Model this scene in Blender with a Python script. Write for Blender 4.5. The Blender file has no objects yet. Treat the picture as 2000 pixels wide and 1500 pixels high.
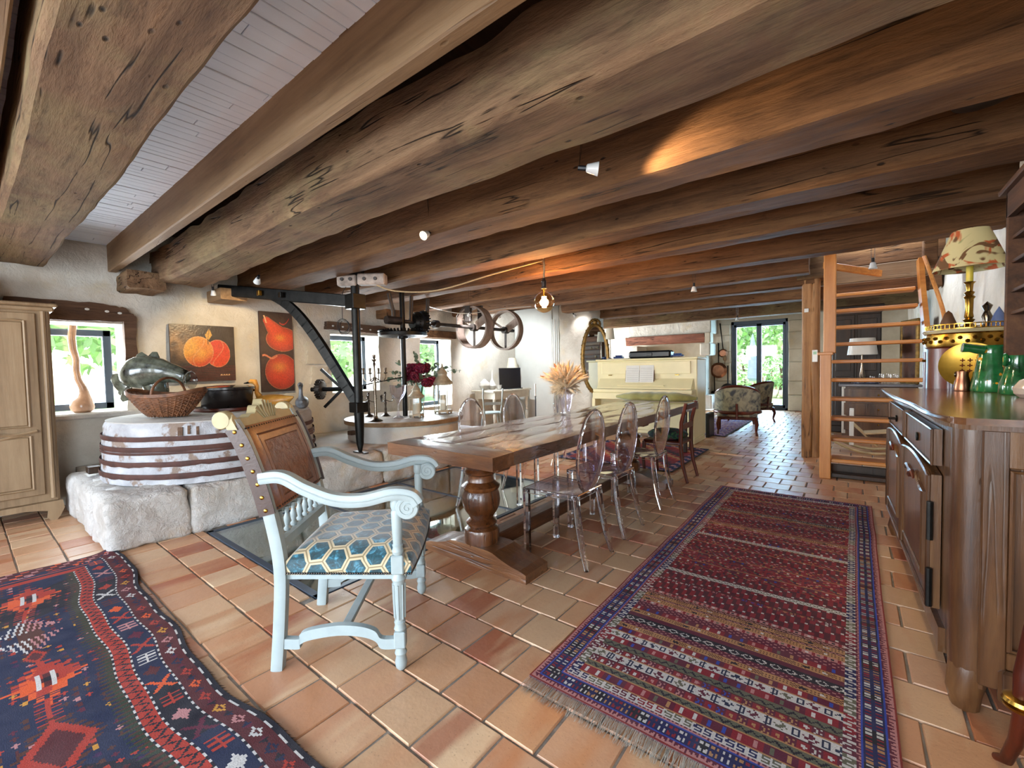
import bpy, bmesh, math, random
from mathutils import Vector, Matrix, Quaternion, noise
PI = math.pi
rnd = random.Random(7)
sc = bpy.context.scene
COL = sc.collection

# ---------------------------------------------------------------- camera
cam_d = bpy.data.cameras.new('camera'); cam = bpy.data.objects.new('camera', cam_d); COL.objects.link(cam)
cam_d.sensor_width = 36; cam_d.lens = 36*852/2000; cam_d.clip_start = .05; cam_d.clip_end = 300
ex = Vector((0.787, -0.007, 0.617)); ez = Vector((-0.0213, 0.99928, 0.0378))
_ey = Vector((669, 46, -852)).normalized(); _exn = -Vector((-1085, 10, -852)).normalized()
_ez = _exn.cross(_ey).normalized(); _ex = _ey.cross(_ez).normalized()
M = Matrix((_ex, _ey, _ez))          # world = M @ camera-space
cam.matrix_world = Matrix.Translation((0, 0, 1.28)) @ M.to_4x4()
sc.camera = cam

# ---------------------------------------------------------------- view, world, sun, daylight
sc.view_settings.view_transform = 'Standard'; sc.view_settings.look = 'None'
sc.view_settings.gamma = 1.0; sc.view_settings.exposure = 0.2; sc.view_settings.use_curve_mapping = False
sc.cycles.use_denoising = True
sc.cycles.max_bounces = 9; sc.cycles.diffuse_bounces = 4; sc.cycles.glossy_bounces = 4
sc.cycles.transmission_bounces = 10; sc.cycles.transparent_max_bounces = 24
sc.cycles.caustics_reflective = False; sc.cycles.caustics_refractive = False
sc.cycles.sample_clamp_indirect = 6
w = bpy.data.worlds.new('world'); sc.world = w; w.use_nodes = True
nt = w.node_tree; nt.nodes.clear()
o_ = nt.nodes.new('ShaderNodeOutputWorld'); b_ = nt.nodes.new('ShaderNodeBackground')
s_ = nt.nodes.new('ShaderNodeTexSky'); s_.sky_type = 'NISHITA'; s_.sun_disc = False
s_.sun_elevation = math.radians(48); s_.sun_rotation = math.radians(200); s_.altitude = 100
s_.air_density = 1.0; s_.dust_density = 1.5; s_.ozone_density = 1.0
b_.inputs['Strength'].default_value = 0.95
nt.links.new(s_.outputs[0], b_.inputs[0]); nt.links.new(b_.outputs[0], o_.inputs[0])
def light(name, kind, loc, energy, color=(1, 1, 1), aim=None, **kw):
    d = bpy.data.lights.new(name, kind); d.energy = energy; d.color = color
    for k, v in kw.items():
        setattr(d, k, v)
    o = bpy.data.objects.new(name, d); COL.objects.link(o); o.location = loc
    if aim is not None:
        o.rotation_mode = 'QUATERNION'
        o.rotation_quaternion = Vector(aim).to_track_quat('-Z', 'Y')
    return o
light('sun', 'SUN', (0, 20, 20), 6.5, (1, .95, .86), aim=(-.35, -.55, -.85), angle=math.radians(1.0))
# daylight standing in the window and door openings (each fills its opening, just outside the glass); also used for added fill lamps
def daylight(name, loc, aim, sx, sy, e, col=(.86, .93, 1.0)):
    return light(name, 'AREA', loc, e, col, aim=aim, shape='RECTANGLE', size=sx, size_y=sy)
# ---------------------------------------------------------------- helpers
def lin(c):
    return tuple(((v/12.92) if v <= .04045 else ((v+.055)/1.055)**2.4) for v in c[:3])
def hx(s):
    s = s.lstrip('#'); return lin(tuple(int(s[i:i+2], 16)/255 for i in (0, 2, 4)))
def n3(x, y, z, s=1.0):
    return noise.noise(Vector((x*s, y*s, z*s)))

class MB:
    """collects shapes; build() links them as ONE mesh object"""
    def __init__(self):
        self.v = []; self.f = []; self.sm = []
    def add(self, vs, fs, smooth=False):
        o = len(self.v); self.v += [tuple(p) for p in vs]
        self.f += [tuple(i+o for i in q) for q in fs]; self.sm += [smooth]*len(fs); return self
    def box(self, a, b, bev=0.0, m=None):
        x0, y0, z0 = [min(a[i], b[i]) for i in range(3)]; x1, y1, z1 = [max(a[i], b[i]) for i in range(3)]
        if bev <= 0:
            vs = [(x0,y0,z0),(x1,y0,z0),(x1,y1,z0),(x0,y1,z0),(x0,y0,z1),(x1,y0,z1),(x1,y1,z1),(x0,y1,z1)]
            fs = [(0,3,2,1),(4,5,6,7),(0,1,5,4),(1,2,6,5),(2,3,7,6),(3,0,4,7)]
        else:
            e = min(bev, (x1-x0)/2.01, (y1-y0)/2.01, (z1-z0)/2.01); vs = []
            for X, sx in ((x0, 1), (x1, -1)):
                for Y, sy in ((y0, 1), (y1, -1)):
                    for Z, sz in ((z0, 1), (z1, -1)):
                        vs += [(X, Y+sy*e, Z+sz*e), (X+sx*e, Y, Z+sz*e), (X+sx*e, Y+sy*e, Z)]
            I = lambda i, j, k, t: (i*4+j*2+k)*3+t
            fs = [(I(0,0,0,0),I(0,0,1,0),I(0,1,1,0),I(0,1,0,0)), (I(1,0,0,0),I(1,1,0,0),I(1,1,1,0),I(1,0,1,0)),
                  (I(0,0,0,1),I(1,0,0,1),I(1,0,1,1),I(0,0,1,1)), (I(0,1,0,1),I(0,1,1,1),I(1,1,1,1),I(1,1,0,1)),
                  (I(0,0,0,2),I(0,1,0,2),I(1,1,0,2),I(1,0,0,2)), (I(0,0,1,2),I(1,0,1,2),I(1,1,1,2),I(0,1,1,2))]
            for j in (0, 1):
                for k in (0, 1):
                    fs += [(I(0,j,k,1),I(0,j,k,2),I(1,j,k,2),I(1,j,k,1))]
                    fs += [(I(j,0,k,0),I(j,0,k,2),I(j,1,k,2),I(j,1,k,0))]
                    fs += [(I(j,k,0,0),I(j,k,0,1),I(j,k,1,1),I(j,k,1,0))]
                    for i in (0, 1):
                        fs += [(I(i,j,k,0),I(i,j,k,1),I(i,j,k,2))]
        if m is not None: vs = [m @ Vector(p) for p in vs]
        return self.add(vs, fs)
    def beam(self, p, q, w, h, up=(0, 0, 1), bev=0.0):
        """a bar of section w x h from p to q"""
        p, q = Vector(p), Vector(q); d = q-p; L = d.length; x = d.normalized()
        u = Vector(up); y = u.cross(x)
        if y.length < 1e-4: y = Vector((0, 1, 0)).cross(x)
        y.normalize(); z = x.cross(y)
        m = Matrix.Translation(p) @ Matrix((x, y, z)).transposed().to_4x4()
        return self.box((0, -w/2, -h/2), (L, w/2, h/2), bev, m)
    def tube(self, pts, r, n=10, caps=True, closed=False, sx=1.0):
        pts = [Vector(p) for p in pts]; N = len(pts)
        rs = r if isinstance(r, (list, tuple)) else [r]*N
        vs = []; fs = []; prev = None
        for i, p in enumerate(pts):
            if closed: t = pts[(i+1) % N]-pts[(i-1) % N]
            else: t = pts[min(i+1, N-1)]-pts[max(i-1, 0)]
            t = t.normalized() if t.length > 1e-9 else Vector((0, 0, 1))
            if prev is None:
                a = Vector((0, 0, 1)) if abs(t.z) < .9 else Vector((1, 0, 0))
                u = t.cross(a).normalized()
            else:
                u = (prev-t*prev.dot(t))
                u = u.normalized() if u.length > 1e-6 else t.orthogonal().normalized()
            prev = u; v = t.cross(u)
            for k in range(n):
                a = 2*PI*k/n; vs.append(p+(u*math.cos(a)*sx+v*math.sin(a))*rs[i])
        for i in range(N if closed else N-1):
            j = (i+1) % N
            for k in range(n):
                l = (k+1) % n; fs.append((i*n+k, i*n+l, j*n+l, j*n+k))
        if caps and not closed:
            fs.append(tuple(range(n-1, -1, -1))); fs.append(tuple((N-1)*n+k for k in range(n)))
        return self.add(vs, fs, True)
    def lathe(self, prof, c=(0, 0, 0), n=24, axis='z', caps=True, m=None, a0=0, a1=2*PI):
        full = abs(a1-a0-2*PI) < 1e-6; K = n if full else n+1
        vs = []; fs = []
        for r, h in prof:
            for k in range(K):
                a = a0+(a1-a0)*k/n; x, y = r*math.cos(a), r*math.sin(a)
                if axis == 'z': p = (x, y, h)
                elif axis == 'y': p = (x, h, -y)
                else: p = (h, x, y)
                p = Vector(p)
                if m is not None: p = m @ p
                vs.append(p+Vector(c))
        P = len(prof)
        for i in range(P-1):
            for k in range(n):
                l = (k+1) % K; fs.append((i*K+k, i*K+l, (i+1)*K+l, (i+1)*K+k))
        if caps and full:
            if prof[0][0] > 1e-5: fs.append(tuple(range(K-1, -1, -1)))
            if prof[-1][0] > 1e-5: fs.append(tuple((P-1)*K+k for k in range(K)))
        return self.add(vs, fs, True)
    def sphere(self, c, r, n=14, s=(1, 1, 1)):
        P = []
        h = max(4, n//2)
        for i in range(h+1):
            a = -PI/2+PI*i/h; P.append((max(1e-6, math.cos(a)*r), math.sin(a)*r))
        return self.lathe(P, c, n, m=Matrix.Diagonal((s[0], s[1], s[2], 1)), caps=False)
    def prism(self, poly, h0, h1, plane='xy', m=None, smooth=False):
        """poly in the given plane pushed from h0 to h1 along the third axis"""
        n = len(poly)
        def P(a, b, h):
            v = {'xy': (a, b, h), 'xz': (a, h, b), 'yz': (h, a, b)}[plane]
            return (m @ Vector(v)) if m is not None else v
        vs = [P(a, b, h0) for a, b in poly]+[P(a, b, h1) for a, b in poly]
        area = sum(poly[i][0]*poly[(i+1) % n][1]-poly[(i+1) % n][0]*poly[i][1] for i in range(n))
        flip = (area < 0) != (plane == 'xz')
        fs = [tuple(range(n)), tuple(range(2*n-1, n-1, -1))]+[((i+1) % n, i, i+n, (i+1) % n+n) for i in range(n)]
        if not flip: fs = [tuple(reversed(q)) for q in fs]
        return self.add(vs, fs, smooth)
    def grid(self, fn, nu, nv, smooth=True):
        vs = [fn(i/nu, j/nv) for j in range(nv+1) for i in range(nu+1)]
        fs = [(j*(nu+1)+i, j*(nu+1)+i+1, (j+1)*(nu+1)+i+1, (j+1)*(nu+1)+i) for j in range(nv) for i in range(nu)]
        return self.add(vs, fs, smooth)
    def mesh(self, name, mat=None, ang=35):
        me = bpy.data.meshes.new(name); me.from_pydata(self.v, [], self.f); me.update()
        if any(self.sm):
            me.polygons.foreach_set('use_smooth', [True]*len(me.polygons))
            bm = bmesh.new(); bm.from_mesh(me)
            lim = math.radians(ang)
            for e in bm.edges:
                if len(e.link_faces) == 2 and e.calc_face_angle(0) > lim: e.smooth = False
            bm.to_mesh(me); bm.free()
        if mat is not None: me.materials.append(mat)
        return me
    def build(self, name, mat=None, parent=None, **kw):
        return obj(name, self.mesh(name, mat, kw.pop('ang', 35)), parent, **kw)

def obj(name, me, parent=None, loc=None, rot=None):
    o = bpy.data.objects.new(name, me); COL.objects.link(o)
    if parent is not None: o.parent = parent
    if loc is not None: o.location = loc
    if rot is not None: o.rotation_euler = rot
    return o
def tag(o, label, cat, group=None, kind=None):
    o['label'] = label; o['category'] = cat
    if group: o['group'] = group
    if kind: o['kind'] = kind
    return o
def thing(name, label, cat, loc=(0, 0, 0), rz=0, group=None):
    o = bpy.data.objects.new(name, None); COL.objects.link(o); o.location = loc; o.rotation_euler = (0, 0, rz)
    o.empty_display_size = .05
    return tag(o, label, cat, group)
def struct(o, label=None):
    o['kind'] = 'structure'
    if label: o['label'] = label
    return o
def kids(o): return [c for c in bpy.data.objects if c.parent == o]
def dup(root, loc=None, rz=None, label=None, group=None):
    r = root.copy(); COL.objects.link(r)
    if loc is not None: r.location = loc
    if rz is not None: r.rotation_euler = (0, 0, rz)
    if label: r['label'] = label
    if group: r['group'] = group
    for ch in kids(root):
        c = ch.copy(); COL.objects.link(c); c.parent = r
        for g in kids(ch):
            d = g.copy(); COL.objects.link(d); d.parent = c
    return r
def paint(o, colors):
    """one colour per face, kept as a colour attribute"""
    me = o.data; at = me.color_attributes.new('paint', 'FLOAT_COLOR', 'CORNER')
    buf = []
    for p, c in zip(me.polygons, colors): buf += [c[0], c[1], c[2], 1.0]*p.loop_total
    at.data.foreach_set('color', buf)

# ---------------------------------------------------------------- materials
class NT:
    def __init__(self, name):
        self.m = bpy.data.materials.new(name); self.m.use_nodes = True; self.t = self.m.node_tree
        self.b = self.t.nodes['Principled BSDF']; self.L = self.t.links
    def n(self, k, **kw):
        x = self.t.nodes.new(k)
        for a, v in kw.items():
            if a.startswith('_'): setattr(x, a[1:], v)
            else: x.inputs[a.replace('__', ' ')].default_value = v
        return x
    def co(self, sc_=(1, 1, 1), kind='Object', rnd_shift=False):
        t = self.n('ShaderNodeTexCoord'); m = self.n('ShaderNodeMapping'); m.inputs['Scale'].default_value = sc_
        self.L.new(t.outputs[kind], m.inputs['Vector'])
        if rnd_shift:
            i = self.n('ShaderNodeObjectInfo'); g = self.n('ShaderNodeNewGeometry'); a = self.n('ShaderNodeMath', _operation='ADD')
            self.L.new(i.outputs['Random'], a.inputs[0]); self.L.new(g.outputs['Random Per Island'], a.inputs[1])
            k = self.n('ShaderNodeVectorMath', _operation='SCALE'); k.inputs[0].default_value = (37, 53, 71)
            self.L.new(a.outputs[0], k.inputs['Scale']); self.L.new(k.outputs[0], m.inputs['Location'])
        return m.outputs[0]
    def noise(self, vec, scale=5, detail=4, rough=.55, dist=0):
        x = self.n('ShaderNodeTexNoise', Scale=scale, Detail=detail, Roughness=rough, Distortion=dist)
        self.L.new(vec, x.inputs['Vector']); return x.outputs['Fac']
    def ramp(self, fac, stops, interp='LINEAR'):
        r = self.n('ShaderNodeValToRGB'); r.color_ramp.interpolation = interp; e = r.color_ramp.elements
        while len(e) < len(stops): e.new(.5)
        for i, (p, c) in enumerate(stops): e[i].position = p; e[i].color = (*c[:3], 1)
        self.L.new(fac, r.inputs[0]); return r.outputs[0]
    def mix(self, a, b, fac, mode='MIX'):
        x = self.n('ShaderNodeMix', _data_type='RGBA', _blend_type=mode)
        for s, v in ((6, a), (7, b), (0, fac)):
            if isinstance(v, (int, float)): x.inputs[s].default_value = v
            elif isinstance(v, tuple): x.inputs[s].default_value = (*v[:3], 1)
            else: self.L.new(v, x.inputs[s])
        return x.outputs[2]
    def math(self, op, a, b=0.0):
        x = self.n('ShaderNodeMath', _operation=op)
        for s, v in ((0, a), (1, b)):
            if isinstance(v, (int, float)): x.inputs[s].default_value = v
            else: self.L.new(v, x.inputs[s])
        return x.outputs[0]
    def bump(self, h, strength=.3, dist=.01, prev=None):
        x = self.n('ShaderNodeBump', Strength=strength, Distance=dist)
        self.L.new(h, x.inputs['Height'])
        if prev is not None: self.L.new(prev, x.inputs['Normal'])
        return x.outputs[0]
    def out(self, col=None, rough=None, normal=None, metal=None, **kw):
        for s, v in (('Base Color', col), ('Roughness', rough), ('Normal', normal), ('Metallic', metal)):
            if v is None: continue
            if isinstance(v, (int, float)): self.b.inputs[s].default_value = v
            elif isinstance(v, tuple): self.b.inputs[s].default_value = (*v[:3], 1)
            else: self.L.new(v, self.b.inputs[s])
        for a, v in kw.items():
            self.b.inputs[a.replace('__', ' ')].default_value = (*v[:3], 1) if isinstance(v, tuple) else v
        return self.m

def plain(name, c, rough=.5, metal=0, var=.12, scale=9, bump=.08, bscale=60, spec=.5, sc_=(1, 1, 1), **kw):
    k = NT(name); v = k.co(sc_); f = k.noise(v, scale, 5, .6)
    d = tuple(x*(1-var*1.6) for x in c); l = tuple(min(1, x*(1+var)) for x in c)
    col = k.ramp(f, [(.3, d), (.7, l)])
    nb = k.bump(k.noise(v, bscale, 3), bump, .004) if bump else None
    kw.setdefault('Specular__IOR__Level', spec)
    return k.out(col, rough, nb, metal, **kw)

def wood(name, dark, mid, light_, axis='x', rough=.6, grain=14, bump=.25, stretch=.08, crack=0.0, scale=1.0, coat=0, spec=.4, stain=None):
    k = NT(name)
    s = [scale, scale, scale]; s['xyz'.index(axis)] = scale*stretch
    v = k.co(tuple(s), rnd_shift=True)
    f1 = k.noise(v, grain, 7, .65, .6); f2 = k.noise(v, grain*5, 4, .7)
    v2 = k.co((scale,)*3, rnd_shift=True)
    big = k.noise(v2, 1.6, 5, .6)
    f = k.math('ADD', k.math('MULTIPLY', f1, .6), k.math('ADD', k.math('MULTIPLY', f2, .18), k.math('MULTIPLY', big, .24)))
    col = k.ramp(f, [(.36, dark), (.52, mid), (.68, light_)])
    h = k.math('ADD', f1, k.math('MULTIPLY', f2, .5))
    if stain:
        st = k.noise(v2, 1.1, 6, .7, .5)
        col = k.mix(col, stain, k.math('MULTIPLY', k.ramp(st, [(.44, (0, 0, 0)), (.68, (1, 1, 1))]), .6))
    if crack:
        s2 = [7.0*scale]*3; s2['xyz'.index(axis)] = .32*scale
        c = k.noise(k.co(tuple(s2), rnd_shift=True), 1.0, 3, .5, .1)
        cm = k.ramp(k.math('ABSOLUTE', k.math('SUBTRACT', c, .5)), [(0, (1, 1, 1)), (.010, (0, 0, 0))])
        cm = k.math('MULTIPLY', cm, k.ramp(k.noise(v2, 2.7, 2), [(.5, (0, 0, 0)), (.56, (1, 1, 1))]))
        s4 = [26.0*scale]*3; s4['xyz'.index(axis)] = 5.0*scale
        fine = k.noise(k.co(tuple(s4), rnd_shift=True), 1.0, 8, .72, .3)
        pit = k.n('ShaderNodeTexVoronoi', Scale=14*scale); k.L.new(k.co((.45 if axis == 'x' else 1, .45 if axis == 'y' else 1, .45 if axis == 'z' else 1)), pit.inputs['Vector'])
        pm = k.ramp(pit.outputs['Distance'], [(.06, (1, 1, 1)), (.13, (0, 0, 0))])
        pm = k.math('MULTIPLY', pm, k.ramp(k.noise(v2, 3, 3), [(.5, (0, 0, 0)), (.62, (1, 1, 1))]))
        dm = k.math('MAXIMUM', cm, pm)
        col = k.mix(col, tuple(x*.12 for x in dark), k.math('MULTIPLY', dm, crack))
        col = k.mix(col, tuple(x*.35 for x in dark), k.math('MULTIPLY', k.ramp(fine, [(.3, (1, 1, 1)), (.46, (0, 0, 0))]), .55*crack))
        h = k.math('ADD', k.math('SUBTRACT', h, k.math('MULTIPLY', dm, 1.2)), k.math('MULTIPLY', fine, 1.5*crack))
    return k.out(col, rough, k.bump(h, bump, .012), Specular__IOR__Level=spec, Coat__Weight=coat, Coat__Roughness=.12)

def plaster(name, a, b, bump=.5, scale=7, patch=None, rough=.9):
    k = NT(name); v = k.co(); f = k.noise(v, 1.3, 6, .6)
    col = k.ramp(f, [(.32, b), (.62, a)])
    fine = k.noise(v, scale, 8, .66, .4)
    if patch: col = k.mix(col, patch, k.math('MULTIPLY', k.ramp(k.noise(v, 2.1, 5, .65), [(.56, (0, 0, 0)), (.68, (1, 1, 1))]), .6))
    n1 = k.bump(fine, bump, .05); n2 = k.bump(k.noise(v, scale*7, 4, .7), bump*.5, .01, n1)
    return k.out(col, rough, n2, Specular__IOR__Level=.2)

def attr_mat(name, rough=.9, bump=.25, bscale=220, sheen=0, spec=.15):
    k = NT(name); a = k.n('ShaderNodeAttribute'); a.attribute_name = 'paint'
    v = k.co(); f = k.noise(v, bscale, 2, .5); g = k.noise(v, 9, 4, .6)
    col = k.mix(a.outputs['Color'], (0, 0, 0), k.math('MULTIPLY', k.ramp(f, [(.35, (1, 1, 1)), (.6, (0, 0, 0))]), .28))
    col = k.mix(col, (1, 1, 1), k.math('MULTIPLY', g, .045))
    return k.out(col, rough, k.bump(f, bump, .003), Sheen__Weight=sheen, Specular__IOR__Level=spec)

def clear_plastic(name, tint=(.93, .93, 1.0), refl=.5, edge=(.72, .70, .95), ior=1.45):
    k = NT(name); k.t.nodes.remove(k.b); o = k.t.nodes['Material Output']
    lw = k.n('ShaderNodeLayerWeight', Blend=.5)
    tcol = k.ramp(lw.outputs['Facing'], [(.0, tint), (.55, tint), (.95, edge)])
    tr = k.n('ShaderNodeBsdfTransparent'); k.L.new(tcol, tr.inputs['Color'])
    gl = k.n('ShaderNodeBsdfGlossy', Roughness=.03); gl.inputs['Color'].default_value = (1, 1, 1, 1)
    fac = k.math('ADD', .05*refl*2, k.math('MULTIPLY', k.math('POWER', lw.outputs['Facing'], 2.6), min(1, refl*1.5)))
    mx = k.n('ShaderNodeMixShader'); k.L.new(fac, mx.inputs[0]); k.L.new(tr.outputs[0], mx.inputs[1]); k.L.new(gl.outputs[0], mx.inputs[2])
    k.L.new(mx.outputs[0], o.inputs['Surface']); return k.m

def thick_clear(name, tint=(.97, .965, 1.0)):
    k = NT(name); return k.out(tint, .0, Transmission__Weight=1.0, IOR=1.3, Specular__IOR__Level=.9)
def glow(name, c, strength):
    k = NT(name); return k.out(c, .4, Emission__Color=c, Emission__Strength=strength)

MT = dict(
 plaster=plaster('white_plaster', hx('d8d2c6'), hx('b8b0a2'), .55, 8, hx('c9b99a')),
 plaster_smooth=plaster('smooth_plaster', hx('d0d2cc'), hx('c2c4be'), .08, 4),
 plaster_grey=plaster('grey_plaster', hx('b9b5ae'), hx('9c978e'), .5, 6),
 plaster_cool=plaster('cool_plaster', hx('c8c8cc'), hx('a9a8ae'), .15, 4),
 stone=plaster('limestone', hx('dfd9d2'), hx('bfb5a9'), 1.0, 14, hx('b79a6c')),
 ashlar=plaster('ashlar_stone', hx('d3cab8'), hx('b3a893'), .3, 5, hx('c7b48f')),
 lime=plaster('lime_wash', hx('c9c5be'), hx('aea89f'), .5, 10, hx('cdbfa4')),
 beam=wood('old_oak_beam', hx('4c3627'), hx('775b43'), hx('957558'), 'x', .8, 9, .9, .1, 1.0, spec=.2, stain=hx('8f8058')),
 beam2=wood('brown_oak_beam', hx('3b2514'), hx('6f4d31'), hx('8c6743'), 'x', .75, 8, .8, .07, .9, spec=.25),
 joist=wood('planed_joist', hx('63482f'), hx('86694a'), hx('9c7f60'), 'x', .6, 9, .25, .06, .2),
 board_dark=wood('dark_board', hx('24170e'), hx('38271a'), hx('4c3725'), 'y', .8, 8, .3, .08),  # dark tone puts the shade of the gap between the beams into the boards
 lintel=wood('lintel_wood', hx('2e1f15'), hx('5d4331'), hx('7e6149'), 'y', .8, 10, .9, .1, .8),
 post=wood('post_oak', hx('6b4526'), hx('9c6e41'), hx('b98b5a'), 'z', .55, 7, .5, .05, .8),
 stair=wood('stair_pine', hx('9a5820'), hx('c27c35'), hx('d6964c'), 'x', .38, 9, .15, .06, spec=.5),
 stairz=wood('stair_pine_upright', hx('9a5820'), hx('bd7934'), hx('d08f48'), 'z', .4, 9, .15, .06, spec=.5),
 table=wood('table_oak', hx('2c150a'), hx('5a331b'), hx('7d4d2c'), 'y', .3, 10, .45, .08, .5, spec=.6),
 table_top=wood('table_top_oak', hx('3a2418'), hx('6a4a36'), hx('8c6a50'), 'y', .16, 6, .7, .12, .5, coat=1.0, spec=.9),
 tablex=wood('table_oak_end', hx('3a2010'), hx('6b4326'), hx('8f6440'), 'x', .3, 10, .4, .08, .6, coat=.5, spec=.6),
 turned=wood('turned_oak', hx('2c1508'), hx('5e3519'), hx('8a582f'), 'z', .22, 8, .3, .12, .5, coat=.5, spec=.6),
 dresser=wood('dresser_walnut', hx('2e1a0e'), hx('553720'), hx('735233'), 'z', .3, 8, .25, .07, .4, coat=.25),
 dresser_top=wood('dresser_top', hx('3c2010'), hx('603818'), hx('784a24'), 'y', .22, 8, .12, .06, 0, coat=.6),
 dark_wood=wood('dark_walnut', hx('1c100a'), hx('33200f'), hx('4a2f1a'), 'z', .4, 8, .2, .07),
 red_wood=wood('red_mahogany', hx('2c0f08'), hx('55200f'), hx('73331a'), 'z', .3, 8, .15, .1),
 armoire=wood('bleached_wood', hx('6f583e'), hx('8c7254'), hx('9f8666'), 'z', .5, 7, .2, .08),
 board_white=plain('white_painted_board', hx('dfe7f5'), .6, 0, .05, 5, .35, 40, sc_=(1, .12, 1)),
 iron=plain('black_iron', hx('1f1e1c'), .42, .7, .35, 12, .25, 80),
 iron_rust=plain('worn_iron', hx('4a4440'), .5, .75, .3, 7, .3, 60),
 band=plain('rusty_hoop', hx('4a2a20'), .75, .2, .3, 9, .5, 50),
 frame=plain('grey_window_frame', hx('3f4a57'), .4, .3, .06, 5, 0),
 white_paint=plain('chair_white_paint', hx('98a4a4'), .45, 0, .05, 16, .12, 40),
 cream=plain('cream_paint', hx('ded2a6'), .35, 0, .04, 4, .04, 30),
 desk=plain('desk_cream', hx('cdc8ba'), .5, 0, .08, 8, .1, 40),
 black=plain('black_plastic', hx('14151a'), .35, 0, .1, 5, .05, 80),
 silver=plain('tarnished_silver', hx('85786a'), .22, 1, .2, 12, .1, 60),
 copper=plain('copper', hx('9a6a52'), .32, 1, .2, 9, .1, 60),
 brass=plain('brass', hx('b58c3f'), .25, 1, .2, 10, .08, 60),
 gilt=plain('gilt_wood', hx('8a6a35'), .4, .6, .35, 18, .7, 50),
 chrome=plain('chrome', hx('c9c9cc'), .15, 1, .04, 5, 0),
 pulley=wood('pulley_wood', hx('5c4c40'), hx('85756a'), hx('a09288'), 'z', .7, 9, .4, .3),
 white=plain('white_ceramic', hx('d9d7d0'), .3, 0, .04, 5, .03, 40),
 lampshade=plain('cream_shade', hx('d8d0bb'), .8, 0, .05, 5, .1, 120),
 lantern=plain('cream_lantern_metal', hx('b3a68e'), .55, .2, .2, 16, .2, 60),
 green_leaf=plain('eucalyptus', hx('6f8068'), .6, 0, .25, 8, .05, 30),
 stem=plain('green_stem', hx('4f6a3a'), .5, 0, .2, 8, 0),
 peony=plain('peony_petal', hx('7a0f33'), .6, 0, .45, 24, .1, 40),
 pampas=plain('pampas', hx('e6cda8'), .9, 0, .25, 20, .3, 90),
 pampas_d=plain('pampas_brown', hx('a5693a'), .9, 0, .25, 20, .3, 90),
 bolster=plain('olive_velvet', hx('8f8c4e'), .85, 0, .15, 9, .2, 90, Sheen__Weight=.4),
 rope=plain('hemp_rope', hx('b79a72'), .85, 0, .2, 90, .5, 200),
 wicker=plain('wicker', hx('6e452a'), .55, 0, .4, 20, .4, 90),
 cast=plain('cast_iron_enamel', hx('26211f'), .25, .1, .15, 8, .05, 40),
 duck=wood('duck_wood', hx('a5641f'), hx('c98a38'), hx('d9a456'), 'y', .35, 8, .1, .2),
 goose=plain('grey_goose', hx('5c5d60'), .5, 0, .4, 14, .1, 40),
 soap=plain('spot_white', hx('d5d5d2'), .3, 0, .03, 5, 0),
 grout=plain('mortar', hx('8f877c'), .95, 0, .2, 18, .5, 70),
)
# ---------------------------------------------------------------- daylight in the openings, and added fill
XL, XR, YB, YF = -6.2, .95, -3.2, 13.4       # inner faces: left, right, behind the camera, far
W1 = (.42, 1.14, .90, 1.83); W2 = (3.5, 4.34, .95, 1.84); W3 = (5.22, 5.98, .58, 1.84)
DOOR = (-2.72, -1.36, 0.0, 2.42)
for nm, (a, b, c, d), e in (('left_near', W1, 80), ('left_mid', W2, 110), ('left_far', W3, 260)):
    daylight('daylight_'+nm, (XL-.55, (a+b)/2, (c+d)/2), (1, 0, -.12), b-a, d-c, e)
daylight('daylight_garden_door', ((DOOR[0]+DOOR[1])/2, YF+.6, 1.25), (0, -1, -.1), 1.3, 2.3, 300, (.40, .7, 1.0))
# two glazed openings of the wall behind the camera and a glazed door in the right-hand wall behind it
daylight('daylight_rear_door', (-1.6, YB-.25, 1.35), (0, 1, -.05), 2.6, 2.2, 215, (.74, .86, 1.0))
daylight('daylight_rear_window', (-4.6, YB-.25, 1.45), (.1, 1, -.05), 1.8, 1.8, 150, (.74, .86, 1.0))
daylight('daylight_side_door', (XR+.3, -1.6, 1.25), (-1, .15, 0), 1.6, 2.2, 120, (.8, .9, 1.0))

daylight('daylight_far_room_window', (-8.35, 11.0, 1.5), (1, 0, -.05), 1.8, 1.3, 460)  # added fill lamp to brighten the far room, no such window known
daylight('daylight_roof_window', (.3, 7.4, 3.0), (0, -.15, -1), .9, 1.2, 45)  # added fill lamp brightening the stairwell; the ceiling has no opening there
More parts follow.
